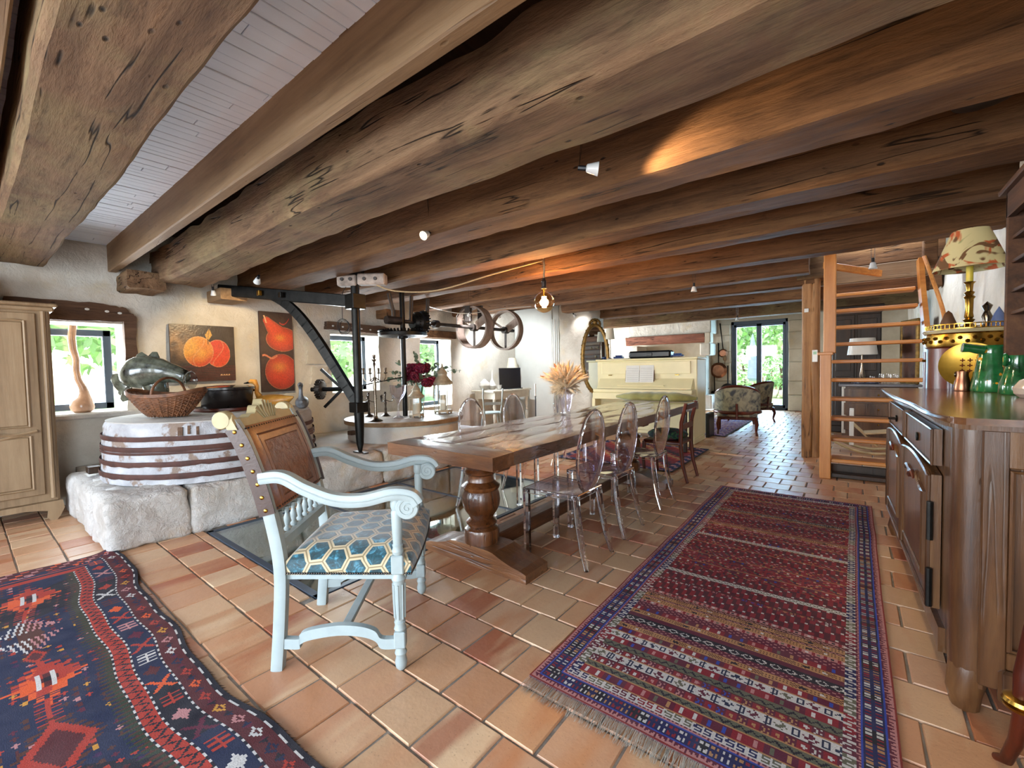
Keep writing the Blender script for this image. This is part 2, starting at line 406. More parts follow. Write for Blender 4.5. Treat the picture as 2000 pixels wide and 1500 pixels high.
# ---------------------------------------------------------------- walls
def grid_wall(name, axis, pos, th, u0, u1, z0, z1, holes, mat, step=.14, amp=.02, sgn=1, seed=0, label=None):
    """wall whose inner face stands at axis=pos; its thickness goes towards sgn"""
    def cuts(a, b, extra):
        s = {round(a+(b-a)*i/max(1, round((b-a)/step)), 4) for i in range(max(1, round((b-a)/step))+1)}
        ex_ = {round(e, 4) for e in extra if a < e < b}
        s = {c for c in s if all(abs(c-e) > step*.35 for e in ex_) or c in (round(a, 4), round(b, 4))}
        return sorted(s | ex_)
    U = cuts(u0, u1, [h[0] for h in holes]+[h[1] for h in holes]); Z = cuts(z0, z1, [h[2] for h in holes]+[h[3] for h in holes])
    def hole(i, j):
        if i < 0 or j < 0 or i >= len(U)-1 or j >= len(Z)-1: return True
        u, z = (U[i]+U[i+1])/2, (Z[j]+Z[j+1])/2
        return any(h[0] < u < h[1] and h[2] < z < h[3] for h in holes)
    m = MB(); nU = len(U); vs = []
    for side in (0, 1):
        for z in Z:
            for u in U:
                d = 0
                if side == 0:
                    d = amp*(n3(u+seed, z, seed, 2.2)+.6*n3(u, z+seed, seed, 6.5)+.3*n3(u, z, seed, 15))
                    if any(h[0]-.01 <= u <= h[1]+.01 and h[2]-.01 <= z <= h[3]+.01 for h in holes): d *= .5
                p = pos+d if side == 0 else pos+sgn*th
                uu, zz = u, z
                if side == 0 and u not in (U[0], U[-1]) and any(abs(u-h[k]) < .001 and h[2] <= z <= h[3] for h in holes for k in (0, 1)): uu += .012*n3(u, z*4, 3)*2
                vs.append((p, uu, zz) if axis == 'x' else (uu, p, zz))
    K = nU*len(Z); fs = []; I = lambda i, j, s: s*K+j*nU+i
    for j in range(len(Z)-1):
        for i in range(nU-1):
            if hole(i, j): continue
            fs.append((I(i,j,0), I(i+1,j,0), I(i+1,j+1,0), I(i,j+1,0))); fs.append((I(i,j,1), I(i,j+1,1), I(i+1,j+1,1), I(i+1,j,1)))
            if hole(i-1, j): fs.append((I(i,j,0), I(i,j+1,0), I(i,j+1,1), I(i,j,1)))
            if hole(i+1, j): fs.append((I(i+1,j,1), I(i+1,j+1,1), I(i+1,j+1,0), I(i+1,j,0)))
            if hole(i, j-1): fs.append((I(i,j,1), I(i+1,j,1), I(i+1,j,0), I(i,j,0)))
            if hole(i, j+1): fs.append((I(i,j+1,0), I(i+1,j+1,0), I(i+1,j+1,1), I(i,j+1,1)))
    m.add(vs, fs, True); o = m.build(name, mat, ang=50); bm = bmesh.new(); bm.from_mesh(o.data); bmesh.ops.recalc_face_normals(bm, faces=bm.faces); bm.to_mesh(o.data); bm.free()
    return struct(o, label)

wl = grid_wall('wall_left', 'x', XL, .42, YB, 8.72, -.3, 2.95, [W1, W2, W3], MT['plaster'], .13, .03, -1, 3, 'rough white plastered stone wall with three deep small windows')
wbk = grid_wall('wall_back', 'y', 8.3, .42, XL, -5.2, -.05, 2.9, [], MT['plaster'], .13, .03, 1, 9, 'rough white wall behind the writing desk')
wf = grid_wall('wall_far', 'y', YF, .42, -8.4, 1.4, -.05, 2.95, [DOOR], MT['ashlar'], .2, .02, 1, 5, 'pale stone wall around the garden door')
wr = grid_wall('wall_right', 'x', XR, .42, YB, YF, -.05, 3.4, [(-2.5, -.8, 0.02, 2.3)], MT['plaster'], .16, .03, 1, 12, 'rough white wall behind the dresser and stairs')
wrear = grid_wall('wall_rear', 'y', YB, .3, XL, XR, -.05, 2.95, [(-3.0, -.2, .02, 2.4), (-5.6, -3.6, .6, 2.3)], MT['plaster'], .3, .01, -1, 15, 'white wall behind the viewer')
wfl = grid_wall('wall_far_left', 'x', -8.0, .3, 8.72, YF, -.05, 2.95, [(10.0, 12.0, .8, 2.2)], MT['plaster_cool'], .3, .02, -1, 19, 'pale lavender wall of the far room')  # opening added so that the far room fill lamp shines in
m = MB(); m.box((-5.2, 8.05, -.02), (-5.02, 8.72, 2.9)); m.box((XL+.02, 8.0, -.02), (-5.16, 8.3, 2.9), .01)
struct(m.build('wall_boxing', MT['plaster_smooth']), 'smooth white boxed wall section left of the pier')
# rough pier between the desk corner and the piano
m = MB()
def pier_pt(u, v):
    a = u*2*PI; hx_, hy_ = .42, .33
    c, s = math.cos(a), math.sin(a); k = 1/((abs(c)**5+abs(s)**5)**.2)
    x, y = -4.62+hx_*c*k, 8.33+hy_*s*k; z = -.02+2.9*v
    d = .03*n3(c*2, s*2, z*2.2)+.02*n3(c*5, s*5, z*6)
    return (x+c*d, y+s*d, z)
m.grid(pier_pt, 64, 40); struct(m.build('wall_pier', MT['plaster'], ang=60), 'rough white rounded pier behind the oval mirror')
t = thing('heating_pipe', 'pair of thin white pipes running up the wall beside the rough pier', 'pipe', (-5.12, 7.97, 0))
for dx in (0, .05):
    m = MB(); m.tube([(dx, 0, .05), (dx, 0, 2.3)], .011, 8); m.build('pipe', MT['white'], t)

# ---------------------------------------------------------------- floor: mortar bed and terracotta tiles
m = MB()
GL = (-4.12, -2.38, 1.2, 4.0)      # glazed opening in the floor
for a, b in (((XL-.4, YB-.3), (GL[0], YF+.45)), ((GL[1], YB-.3), (XR+.4, YF+.45)), ((GL[0], YB-.3), (GL[1], GL[2])), ((GL[0], GL[3]), (GL[1], YF+.45))):
    m.box((a[0], a[1], -.12), (b[0], b[1], -.008))
m.box((-8.4, 8.7, -.12), (XL-.4, YF+.45, -.008))
floor = struct(m.build('floor', MT['grout']), 'terracotta tiled floor laid in running rows')
def terracotta():
    k = NT('terracotta'); i = k.n('ShaderNodeObjectInfo'); g = k.n('ShaderNodeNewGeometry')
    r = k.math('FRACT', k.math('ADD', k.math('MULTIPLY', i.outputs['Random'], 7.31), g.outputs['Random Per Island']))
    v = k.co((1, 1, 1), rnd_shift=True)
    c1 = k.ramp(r, [(0, hx('b6906c')), (.2, hx('c39f7c')), (.38, hx('b5835c')), (.55, hx('bd9270')), (.7, hx('ab6a42')), (.82, hx('b99274')), (.92, hx('94492c')), (1, hx('a25a36'))])
    c2 = k.ramp(k.math('FRACT', k.math('MULTIPLY', r, 5.7)), [(0, hx('ceae8a')), (.5, hx('b7825c')), (1, hx('a3603c'))])
    st = k.noise(k.co((5.5, 1.2, 1), rnd_shift=True), 1.2, 3, .5)
    col = k.mix(c1, c2, k.ramp(st, [(.45, (0, 0, 0)), (.62, (1, 1, 1))]))
    f = k.noise(v, 60, 4, .7); sp = k.noise(v, 170, 2, .5)
    col = k.mix(col, hx('4d3325'), k.math('MULTIPLY', k.ramp(sp, [(.66, (0, 0, 0)), (.72, (1, 1, 1))]), .45))
    col = k.mix(col, hx('e0bb92'), k.math('MULTIPLY', f, .14))
    n1 = k.bump(k.noise(v, 9, 4, .6), .25, .012); n2 = k.bump(f, .12, .004, n1)
    ro = k.math('ADD', .26, k.math('MULTIPLY', k.noise(v, 14, 4, .6), .3))
    return k.out(col, ro, n2, Specular__IOR__Level=.5)
TERRA = terracotta()
PX, PY, Y0 = .2285, .2318, .6625
def tile_shape(mb, cx, cy, sx, sy, z, seed):
    R = random.Random(seed); e = .004
    c = [(-1, -1), (1, -1), (1, 1), (-1, 1)]; lo = []; hi = []
    for i, (a, b) in enumerate(c):
        jx, jy = R.uniform(-.0025, .0025), R.uniform(-.0025, .0025)
        lo.append((cx+a*sx/2+jx, cy+b*sy/2+jy, -.008)); hi.append((cx+a*(sx/2-e)+jx, cy+b*(sy/2-e)+jy, z+R.uniform(-.0008, .0008)))
    mb.add(lo+hi, [(4, 5, 6, 7), (0, 1, 5, 4), (1, 2, 6, 5), (2, 3, 7, 6), (3, 0, 4, 7)])
tiles = []
for r_ in range(-14, 56):
    y = Y0+PY*(r_+.5); ph = (-1.515 if r_ % 2 == 0 else -1.405)+rnd.uniform(-.012, .012)
    k0 = int((-8-ph)/PX)-1
    for c_ in range(k0, k0+42):
        x = ph+PX*(c_+.5)
        if x < -8 or x > XR: continue
        if x < XL-.05 and y < 8.7: continue
        if -6.1 < x < -4.32 and .72 < y < 4.9: continue
        a, b, c, d = x-PX/2, x+PX/2, y-PY/2, y+PY/2
        if a < GL[1] and b > GL[0] and c < GL[3] and d > GL[2]:
            # tiles cut along the glazed opening
            if a < GL[1] < b and GL[1]+.03 < b: a = max(a, GL[1]+.004)
            elif c < GL[2] < d and GL[2]-c > .03: d = GL[2]-.004
            elif c < GL[3] < d and d-GL[3] > .03: c = GL[3]+.004
            else: continue
        if b-a < .03 or d-c < .03: continue
        p = M.transposed() @ Vector((x, y, -1.28)); vis = p.z < -.2 and abs(p.x/-p.z) < 1.22 and -.95 < p.y/-p.z < .9
        under = -1.0 < x < .08 and 1.5 < y < 4.8 or (y < .5 and -4.1 < x < -1.2)
        tiles.append(((x*x+y*y) + (0 if vis else 500) + (800 if under else 0), a, b, c, d))
tiles.sort(key=lambda t_: t_[0])
var = {}
for n_, (_, a, b, c, d) in enumerate(tiles[:296]):
    key = (round(b-a, 3), round(d-c, 3), n_ % 6)
    if key not in var:
        mb = MB(); tile_shape(mb, 0, 0, b-a-.0085, d-c-.0085, 0, hash(key) % 9999); var[key] = mb.mesh('tile', TERRA)
    o = obj('tile', var[key], floor, ((a+b)/2, (c+d)/2, rnd.uniform(-.0012, .0012)), (rnd.uniform(-.004, .004), rnd.uniform(-.004, .004), rnd.uniform(-.004, .004)))
mb = MB()
for n_, (_, a, b, c, d) in enumerate(tiles[296:]): tile_shape(mb, (a+b)/2, (c+d)/2, b-a-.0085, d-c-.0085, rnd.uniform(-.001, .001), n_)
o = mb.build('distant_tiles', TERRA, floor); o['kind'] = 'stuff'

# ---------------------------------------------------------------- ceiling
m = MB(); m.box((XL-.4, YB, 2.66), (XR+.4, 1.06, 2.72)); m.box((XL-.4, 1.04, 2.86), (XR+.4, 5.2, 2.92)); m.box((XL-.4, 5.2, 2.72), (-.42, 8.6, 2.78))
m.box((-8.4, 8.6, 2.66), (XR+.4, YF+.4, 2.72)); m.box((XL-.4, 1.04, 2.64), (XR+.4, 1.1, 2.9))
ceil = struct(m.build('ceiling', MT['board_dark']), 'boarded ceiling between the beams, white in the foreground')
m = MB(); m.box((-.42, 5.2, 3.05), (XR+.4, 8.6, 3.1))
struct(m.build('ceiling_upper', MT['plaster_cool']), 'white ceiling of the stairwell above the miller stairs')
x = -6.19; i = 0
R_ = random.Random(3)
while x < .9:
    wd = R_.choice((.055, .06, .065, .07, .085)); y = -1.2+R_.uniform(-.3, .3)
    while y < 1.05:
        L = R_.uniform(.7, 1.6) if x > -4.2 else 2.4; e = min(y+L, 1.06)
        if e-y > .02:
            mb = MB(); mb.box((x, y, 2.648+R_.uniform(-.002, .002)), (x+wd-.003, e-.003, 2.662), .0025); mb.build('ceiling_board', MT['board_white'], ceil)
        y = e
    x += wd; i += 1
# ---------------------------------------------------------------- beams
def old_beam(name, x0, x1, y0, y1, zb, zt, mat, rough=.012, seed=0, wob=.02, top=None, sag=0.0, label=None, cat='beam', seg=.07, notch=None, grp=None, rx=.022):
    n = max(8, int((x1-x0)/seg)); prof = []
    # rounded rectangle section, many points
    P = []
    def ln(a, b, k):
        for i in range(k): P.append((a[0]+(b[0]-a[0])*i/k, a[1]+(b[1]-a[1])*i/k))
    r = rx
    ln((y0+r, zb), (y1-r, zb), 6); ln((y1-r, zb), (y1, zb+r), 2); ln((y1, zb+r), (y1, zt), 7); ln((y1, zt), (y0, zt), 3); ln((y0, zt), (y0, zb+r), 7); ln((y0, zb+r), (y0+r, zb), 2)
    cy, cz = (y0+y1)/2, (zb+zt)/2; vs = []; K = len(P)
    for i in range(n+1):
        x = x0+(x1-x0)*i/n; t = i/n
        dy = wob*n3(x*.6, seed, 1.7); dz = wob*.8*n3(x*.5, seed+9, 4.1)-sag*math.sin(PI*t)
        for (py, pz_) in P:
            d = rough*(n3(x*1.6+seed, py*6, pz_*6)+.6*n3(x*5+seed, py*14, pz_*14))
            nx = Vector((0, py-cy, pz_-cz)); nx = nx.normalized() if nx.length else nx
            q = (x+(0 if 0 < i < n else rough*1.5*n3(py*9, pz_*9, seed)), py+dy+nx.y*d, pz_+dz+nx.z*d)
            if top and pz_ > zt-.06: q = (q[0], q[1], q[2]+top(x))
            if notch: q = notch(q, py, pz_)
            vs.append(q)
    fs = [(i*K+k, i*K+(k+1) % K, (i+1)*K+(k+1) % K, (i+1)*K+k) for i in range(n) for k in range(K)]
    fs = [tuple(reversed(f)) for f in fs]
    fs.append(tuple(range(K))); fs.append(tuple(n*K+k for k in range(K-1, -1, -1)))
    m = MB(); m.add(vs, fs, True); o = m.build(name, mat, ang=33)
    return tag(o, label, cat, grp)
HB = 'hewn oak ceiling beams'
old_beam('ceiling_beam', XL+.3, XR-.02, .2, .565, 2.3, 2.655, MT['beam'], .011, 1, .02, label='widest hewn ceiling beam, cut by the upper left corner', grp=HB)
old_beam('ceiling_joist', XL+.02, XR-.02, .06, .15, 2.38, 2.655, MT['joist'], .003, 2, .004, label='narrow planed joist left of the widest beam in the upper left corner', cat='beam', rx=.008)
old_beam('ceiling_joist', XL+.02, XR-.02, 1.03, 1.1, 2.37, 2.67, MT['joist'], .003, 3, .004, label='pale planed joist bordering the white ceiling boards', rx=.008)
def top1(x): return .05*n3(x*1.4, 2, 3)+.04*n3(x*3.7, 5, 1)-.03
def n1_(q, py, pz_):
    x, y, z = q
    if x < -5.75 and z < 2.45: z += (-5.75-x)*.25
    return (x, y, z)
old_beam('ceiling_beam', -6.0, XR-.02, 1.34, 1.74, 2.25, 2.62, MT['beam'], .015, 4, .03, top=top1, notch=n1_, label='rough pale hewn beam with a ragged top edge beside the black gap', grp=HB, seg=.05, rx=.03)
old_beam('ceiling_beam', XL+.02, XR-.02, 2.27, 2.6, 2.29, 2.64, MT['beam2'], .016, 5, .03, label='second hewn beam, lit gold by the spotlight pointing along it', grp=HB)
old_beam('ceiling_beam', XL+.02, XR-.02, 3.12, 3.43, 2.29, 2.64, MT['beam2'], .012, 6, .02, label='third hewn beam, the hanging bulb just behind it', grp=HB)
old_beam('ceiling_beam', XL+.02, XR-.02, 3.98, 4.22, 2.3, 2.6, MT['beam2'], .012, 7, .02, label='fourth hewn beam, passing behind the hanging bulb cord', grp=HB)
old_beam('ceiling_beam', XL+.02, XR-.02, 5.03, 5.26, 2.3, 2.62, MT['beam2'], .011, 8, .015, label='fifth hewn beam with a long split, just in front of the oak post', grp=HB)
old_beam('ceiling_beam', XL+.02, -.42, 6.02, 6.24, 2.29, 2.6, MT['beam2'], .01, 10, .015, label='sixth hewn beam ending against the block on the oak post', grp=HB)
old_beam('ceiling_beam', -4.3, -.42, 7.0, 7.25, 2.28, 2.6, MT['beam2'], .01, 11, .015, label='seventh hewn beam resting on the oak post near the staircase', grp=HB)
old_beam('ceiling_beam', -4.35, XR-.02, 8.35, 8.68, 2.27, 2.62, MT['beam2'], .01, 12, .015, label='dark beam over the passage to the far room', grp=HB)
old_beam('ceiling_beam', -7.9, XR-.02, 10.9, 11.2, 2.3, 2.64, MT['beam'], .01, 13, .015, label='light brown beam farthest away, above the fireplace room', grp=HB)
old_beam('ceiling_joist', XL+.02, -4.9, 1.9, 1.97, 2.38, 2.66, MT['joist'], .003, 14, .004, label='short pale joist end at the left wall above the crane arm', rx=.008)
old_beam('beam_corbel', XL+.0, -5.72, 1.1, 1.42, 2.16, 2.34, MT['beam'], .02, 15, .01, label='chipped wooden corbel on the left wall under the ragged beam', cat='corbel', seg=.04)
old_beam('beam_corbel', XL+.0, -5.75, 1.92, 2.2, 2.14, 2.27, MT['joist'], .004, 16, .003, label='orange brown wooden block under the left end of the crane arm', cat='corbel', seg=.04, rx=.01)
old_beam('beam_corbel', XL+.0, -5.9, 4.3, 4.62, 2.12, 2.26, MT['beam2'], .004, 17, .003, label='small wooden block on the left wall behind the toothed wheel bracket', cat='corbel', seg=.04, rx=.01)
old_beam('beam_corbel', -.62, -.3, 6.95, 7.3, 2.36, 2.66, MT['beam'], .014, 18, .01, label='rough beam end block sitting on top of the oak post', cat='beam', seg=.03)

# ---------------------------------------------------------------- windows, door, lintels
GLASS = clear_plastic('window_glass', (.97, .99, .99), .35, (.9, .97, .95))
def window(name, x, y0, y1, z0, z1, fw=.06, mull=None, label=None):
    m = MB()
    for a, b in (((x, y0, z0), (x+.06, y0+fw, z1)), ((x, y1-fw, z0), (x+.06, y1, z1)), ((x, y0, z0), (x+.06, y1, z0+fw)), ((x, y0, z1-fw), (x+.06, y1, z1))): m.box(a, b, .006)
    o = struct(m.build(name, MT['frame']), label)
    g = MB(); g.box((x+.025, y0+fw-.01, z0+fw-.01), (x+.035, y1-fw+.01, z1-fw+.01)); g.build('window_pane', GLASS, o)
    if mull:
        q = MB(); q.box((x+.005, mull-.02, z0+fw), (x+.055, mull+.02, z1-fw), .004); q.build('glazing_bar', MT['frame'], o)
    return o
window('window_1', XL-.36, W1[0]-.02, 1.08, W1[2]+.02, W1[3]-.05, .07, label='small grey framed window behind the gourd vase')
window('window_2', XL-.36, W2[0], W2[1]-.05, W2[2]+.01, W2[3], .07, label='small grey framed window between the crane and the candelabra')
window('window_3', XL-.36, W3[0], W3[1]-.03, W3[2], W3[3]+.0, .07, label='tall grey framed window behind the peonies')
for nm, W, lb in (('window_sill', W1, 'white window sill under the gourd vase'),):
    m = MB(); m.box((XL-.4, W[0]-.0, W[2]-.06), (XL+.04, W[1]+.12, W[2]+.003), .015); struct(m.build('trim_1', MT['lime']), lb)
m = MB()
dx0, dx1, z1 = DOOR[0], DOOR[1], DOOR[3]
for a, b in (((dx0, 13.45, 0), (dx0+.07, 13.53, z1)), ((dx1-.07, 13.45, 0), (dx1, 13.53, z1)), ((dx0, 13.45, z1-.09), (dx1, 13.53, z1)), ((dx0, 13.45, 0), (dx1, 13.53, .06))): m.box(a, b, .006)
dr = struct(m.build('door_1', MT['frame']), 'tall dark framed glazed double door to the garden')
cxm = (dx0+dx1)/2
for s in (-1, 1):
    q = MB()
    xa, xb = (dx0+.07, cxm) if s < 0 else (cxm, dx1-.07)
    for a, b in (((xa, 13.46, .06), (xa+.06, 13.52, z1-.09)), ((xb-.06, 13.46, .06), (xb, 13.52, z1-.09)), ((xa, 13.46, .06), (xb, 13.52, .14)), ((xa, 13.46, z1-.16), (xb, 13.52, z1-.09))): q.box(a, b, .005)
    lf = q.build('door_leaf', MT['frame'], dr)
    g = MB(); g.box((xa+.05, 13.485, .13), (xb-.05, 13.495, z1-.15)); g.build('door_pane', GLASS, lf)
q = MB(); q.tube([(cxm+.03, 13.44, 1.05), (cxm+.03, 13.40, 1.05), (cxm+.13, 13.40, 1.05)], .009, 8); q.build('door_handle', MT['chrome'], dr)

def plank_poly(name, poly, x0, x1, label, mat='lintel', holes=()):
    m = MB(); m.prism(poly, x0, x1, 'yz'); o = m.build(name, MT[mat])
    for (y, z) in holes:
        h = MB(); h.sphere((x1-.005, y, z), .022, 10, (.35, 1.2, .8)); h.build('plug', MT['white'], o)
    return o
def rough_poly(pts, n=8, amp=.01, seed=0):
    out = []
    for i, p in enumerate(pts):
        q = pts[(i+1) % len(pts)]
        for k in range(n):
            t = k/n; out.append((p[0]+(q[0]-p[0])*t+amp*n3(p[0]*7+t*5, p[1]*7, seed), p[1]+(q[1]-p[1])*t+amp*n3(p[1]*5, t*6, seed+3)))
    return out
o = plank_poly('window_lintel', rough_poly([(.3, 1.83), (1.13, 1.85), (1.13, 1.3), (1.22, 1.3), (1.235, 1.9), (1.15, 2.0), (.95, 2.03), (.3, 2.03)], 8, .012, 1), XL-.02, XL+.07, '', holes=[(.85, 1.96), (1.0, 1.95), (1.1, 1.94)])
tag(o, 'curved dark timber lintel and side post around the gourd vase window', 'lintel')
o = plank_poly('window_lintel', rough_poly([(3.4, 1.9), (4.5, 1.87), (4.5, 1.97), (4.4, 2.0), (3.42, 2.02)], 10, .015, 5), XL-.02, XL+.08, '', holes=[(3.5+.16*i, 1.955-.006*i) for i in range(6)])
tag(o, 'rough timber lintel with a row of pale plugs over the middle window', 'lintel')
m = MB(); m.box((XL-.3, 4.95, 1.86), (XL+.05, 6.1, 2.0), .01); tag(m.build('window_lintel', MT['beam2']), 'plain brown lintel over the tall window behind the peonies', 'lintel')
# pale quoin stones beside the middle window and around the garden door
for i, (y, z, a, b) in enumerate(((3.27, 1.55, .15, .16), (3.3, 1.22, .12, .1))):
    m = MB(); m.prism(rough_poly([(y-a, z-b), (y+a, z-b), (y+a, z+b), (y-a, z+b)], 6, .05, i+2), XL-.03, XL+.028, 'yz'); m.build('quoin_stone', MT['ashlar'], wl)
zz = 0
for i, h in enumerate((.42, .36, .5, .33, .45, .3)):
    for s, x0_ in ((1, DOOR[1]+.01), (-1, DOOR[0]-.01)):
        wd = (.55 if (i+(s > 0)) % 2 else .34)
        m = MB(); a, b = (x0_, x0_+wd) if s > 0 else (x0_-wd, x0_)
        m.box((a, YF-.03-.008*(i % 3), zz+.006), (b, YF+.1, zz+h-.006), .012); m.build('ashlar_stone', MT['ashlar'], wf)
    zz += h

# ---------------------------------------------------------------- stone platform
def rock(name, a, b, mat, parent=None, res=.06, amp=.02, rc=.04, seed=0, ang=70):
    """a block with weathered faces"""
    bm = bmesh.new(); bmesh.ops.create_cube(bm, size=1)
    sz = [b[i]-a[i] for i in range(3)]; c = [(a[i]+b[i])/2 for i in range(3)]
    for v in bm.verts: v.co = Vector([v.co[i]*sz[i] for i in range(3)])
    for ax in range(3):
        n = max(1, min(60, int(sz[ax]/res)))
        es = [e for e in bm.edges if abs((e.verts[0].co-e.verts[1].co).normalized()[ax]) > .99]
        if n > 1: bmesh.ops.subdivide_edges(bm, edges=es, cuts=n-1, use_grid_fill=True)
    for v in bm.verts:
        p = v.co.copy(); q = Vector([max(-(sz[i]/2-rc), min(sz[i]/2-rc, p[i])) for i in range(3)]); d = p-q
        if d.length > 1e-6:
            nn = d.normalized(); p = q+nn*rc
            wv = p+Vector(c)
            p += nn*amp*(n3(wv.x*3+seed, wv.y*3, wv.z*3)+.7*n3(wv.x*9, wv.y*9+seed, wv.z*9)+.4*n3(wv.x*24, wv.y*24+seed, wv.z*24))
        v.co = p+Vector(c)
    me = bpy.data.meshes.new(name); bm.to_mesh(me); bm.free(); me.polygons.foreach_set('use_smooth', [True]*len(me.polygons)); me.materials.append(mat)
    return obj(name, me, parent)
m = MB(); m.box((XL, .75, 0), (-4.42, 4.95, .33)); plat = struct(m.build('floor_platform', MT['lime']), 'raised limewashed stone platform carrying the mill tubs')
rock('platform_top', (XL+.01, .7, .28), (-4.5, 5.0, .372), MT['lime'], plat, .1, .008, .02)
ys = [.6, 1.12, 2.0, 2.95, 3.95, 5.02]
for i in range(5):
    rock('platform_stone', (-4.72, ys[i]+.003, -.01), (-4.16+.02*math.sin(i*2.3), ys[i+1]-.003, .375), MT['stone'], plat, .028, .022, .05, i*7)
for i, (xa, xb) in enumerate(((-5.25, -4.73), (-5.85, -5.26))):
    rock('platform_stone', (xa, .6, -.01), (xb, .85, .37), MT['stone'], plat, .035, .02, .05, 40+i)

# ---------------------------------------------------------------- glazed pit in the floor
t = thing('glass_floor_panel', 'dark framed glass panel in the tiled floor beside the platform', 'glass panel', (0, 0, 0))
m = MB()
for a, b in (((GL[0], GL[2]), (GL[1], GL[2]+.045)), ((GL[0], GL[3]-.045), (GL[1], GL[3])), ((GL[0], GL[2]), (GL[0]+.045, GL[3])), ((GL[1]-.045, GL[2]), (GL[1], GL[3]))): m.box((*a, -.03), (*b, .002), .003)
m.build('frame', MT['frame'], t)
for k in (2.15, 3.05):
    m = MB(); m.box((GL[0]+.04, k-.012, -.02), (GL[1]-.04, k+.012, .001)); m.build('glazing_bar', MT['frame'], t)
PG = clear_plastic('floor_glass', (.80, .88, .84), .55, (.6, .7, .68))
for a, b in ((GL[2]+.04, 2.14), (2.16, 3.04), (3.06, GL[3]-.04)):
    m = MB(); m.box((GL[0]+.04, a, -.016), (GL[1]-.04, b, -.003)); m.build('glass_sheet', PG, t)
m = MB(); D = -1.5
m.box((GL[0]-.15, GL[2]-.15, D-.1), (GL[1]+.15, GL[3]+.15, D))
for a, b in (((GL[0]-.15, GL[2]-.15), (GL[0], GL[3]+.15)), ((GL[1], GL[2]-.15), (GL[1]+.15, GL[3]+.15)), ((GL[0], GL[2]-.15), (GL[1], GL[2])), ((GL[0], GL[3]), (GL[1], GL[3]+.15))): m.box((*a, D), (*b, -.12))
struct(m.build('wall_pit', plaster('pit_stone', hx('77746c'), hx('45463f'), .8, 6)), 'stone lined pit below the glass floor panel')
t = thing('pit_wheel', 'round grey wooden wheel cover seen through the glass floor', 'mill wheel', (-3.62, 3.0, -.3))
m = MB(); m.lathe([(.68, -.05), (.7, -.03), (.7, 0), (.66, .012), (1e-4, .012)], n=48); m.build('cover', plain('dusty_wood', hx('6d6a58'), .8, 0, .3, 5, .3, 30), t)
for i in range(20):
    a = 2*PI*i/20; m = MB(); m.tube([(.62*math.cos(a), .62*math.sin(a), -.05), (.62*math.cos(a), .62*math.sin(a), -.75)], .022, 7); m.build('spindle', MT['iron_rust'], t)
m = MB(); m.lathe([(.68, -.8), (.7, -.76), (.68, -.74), (1e-4, -.74)], n=40); m.build('lower_disc', MT['iron_rust'], t)
light('pit_lamp', 'POINT', (-2.75, 2.2, -.6), 30, (.75, .88, 1), shadow_soft_size=.08)
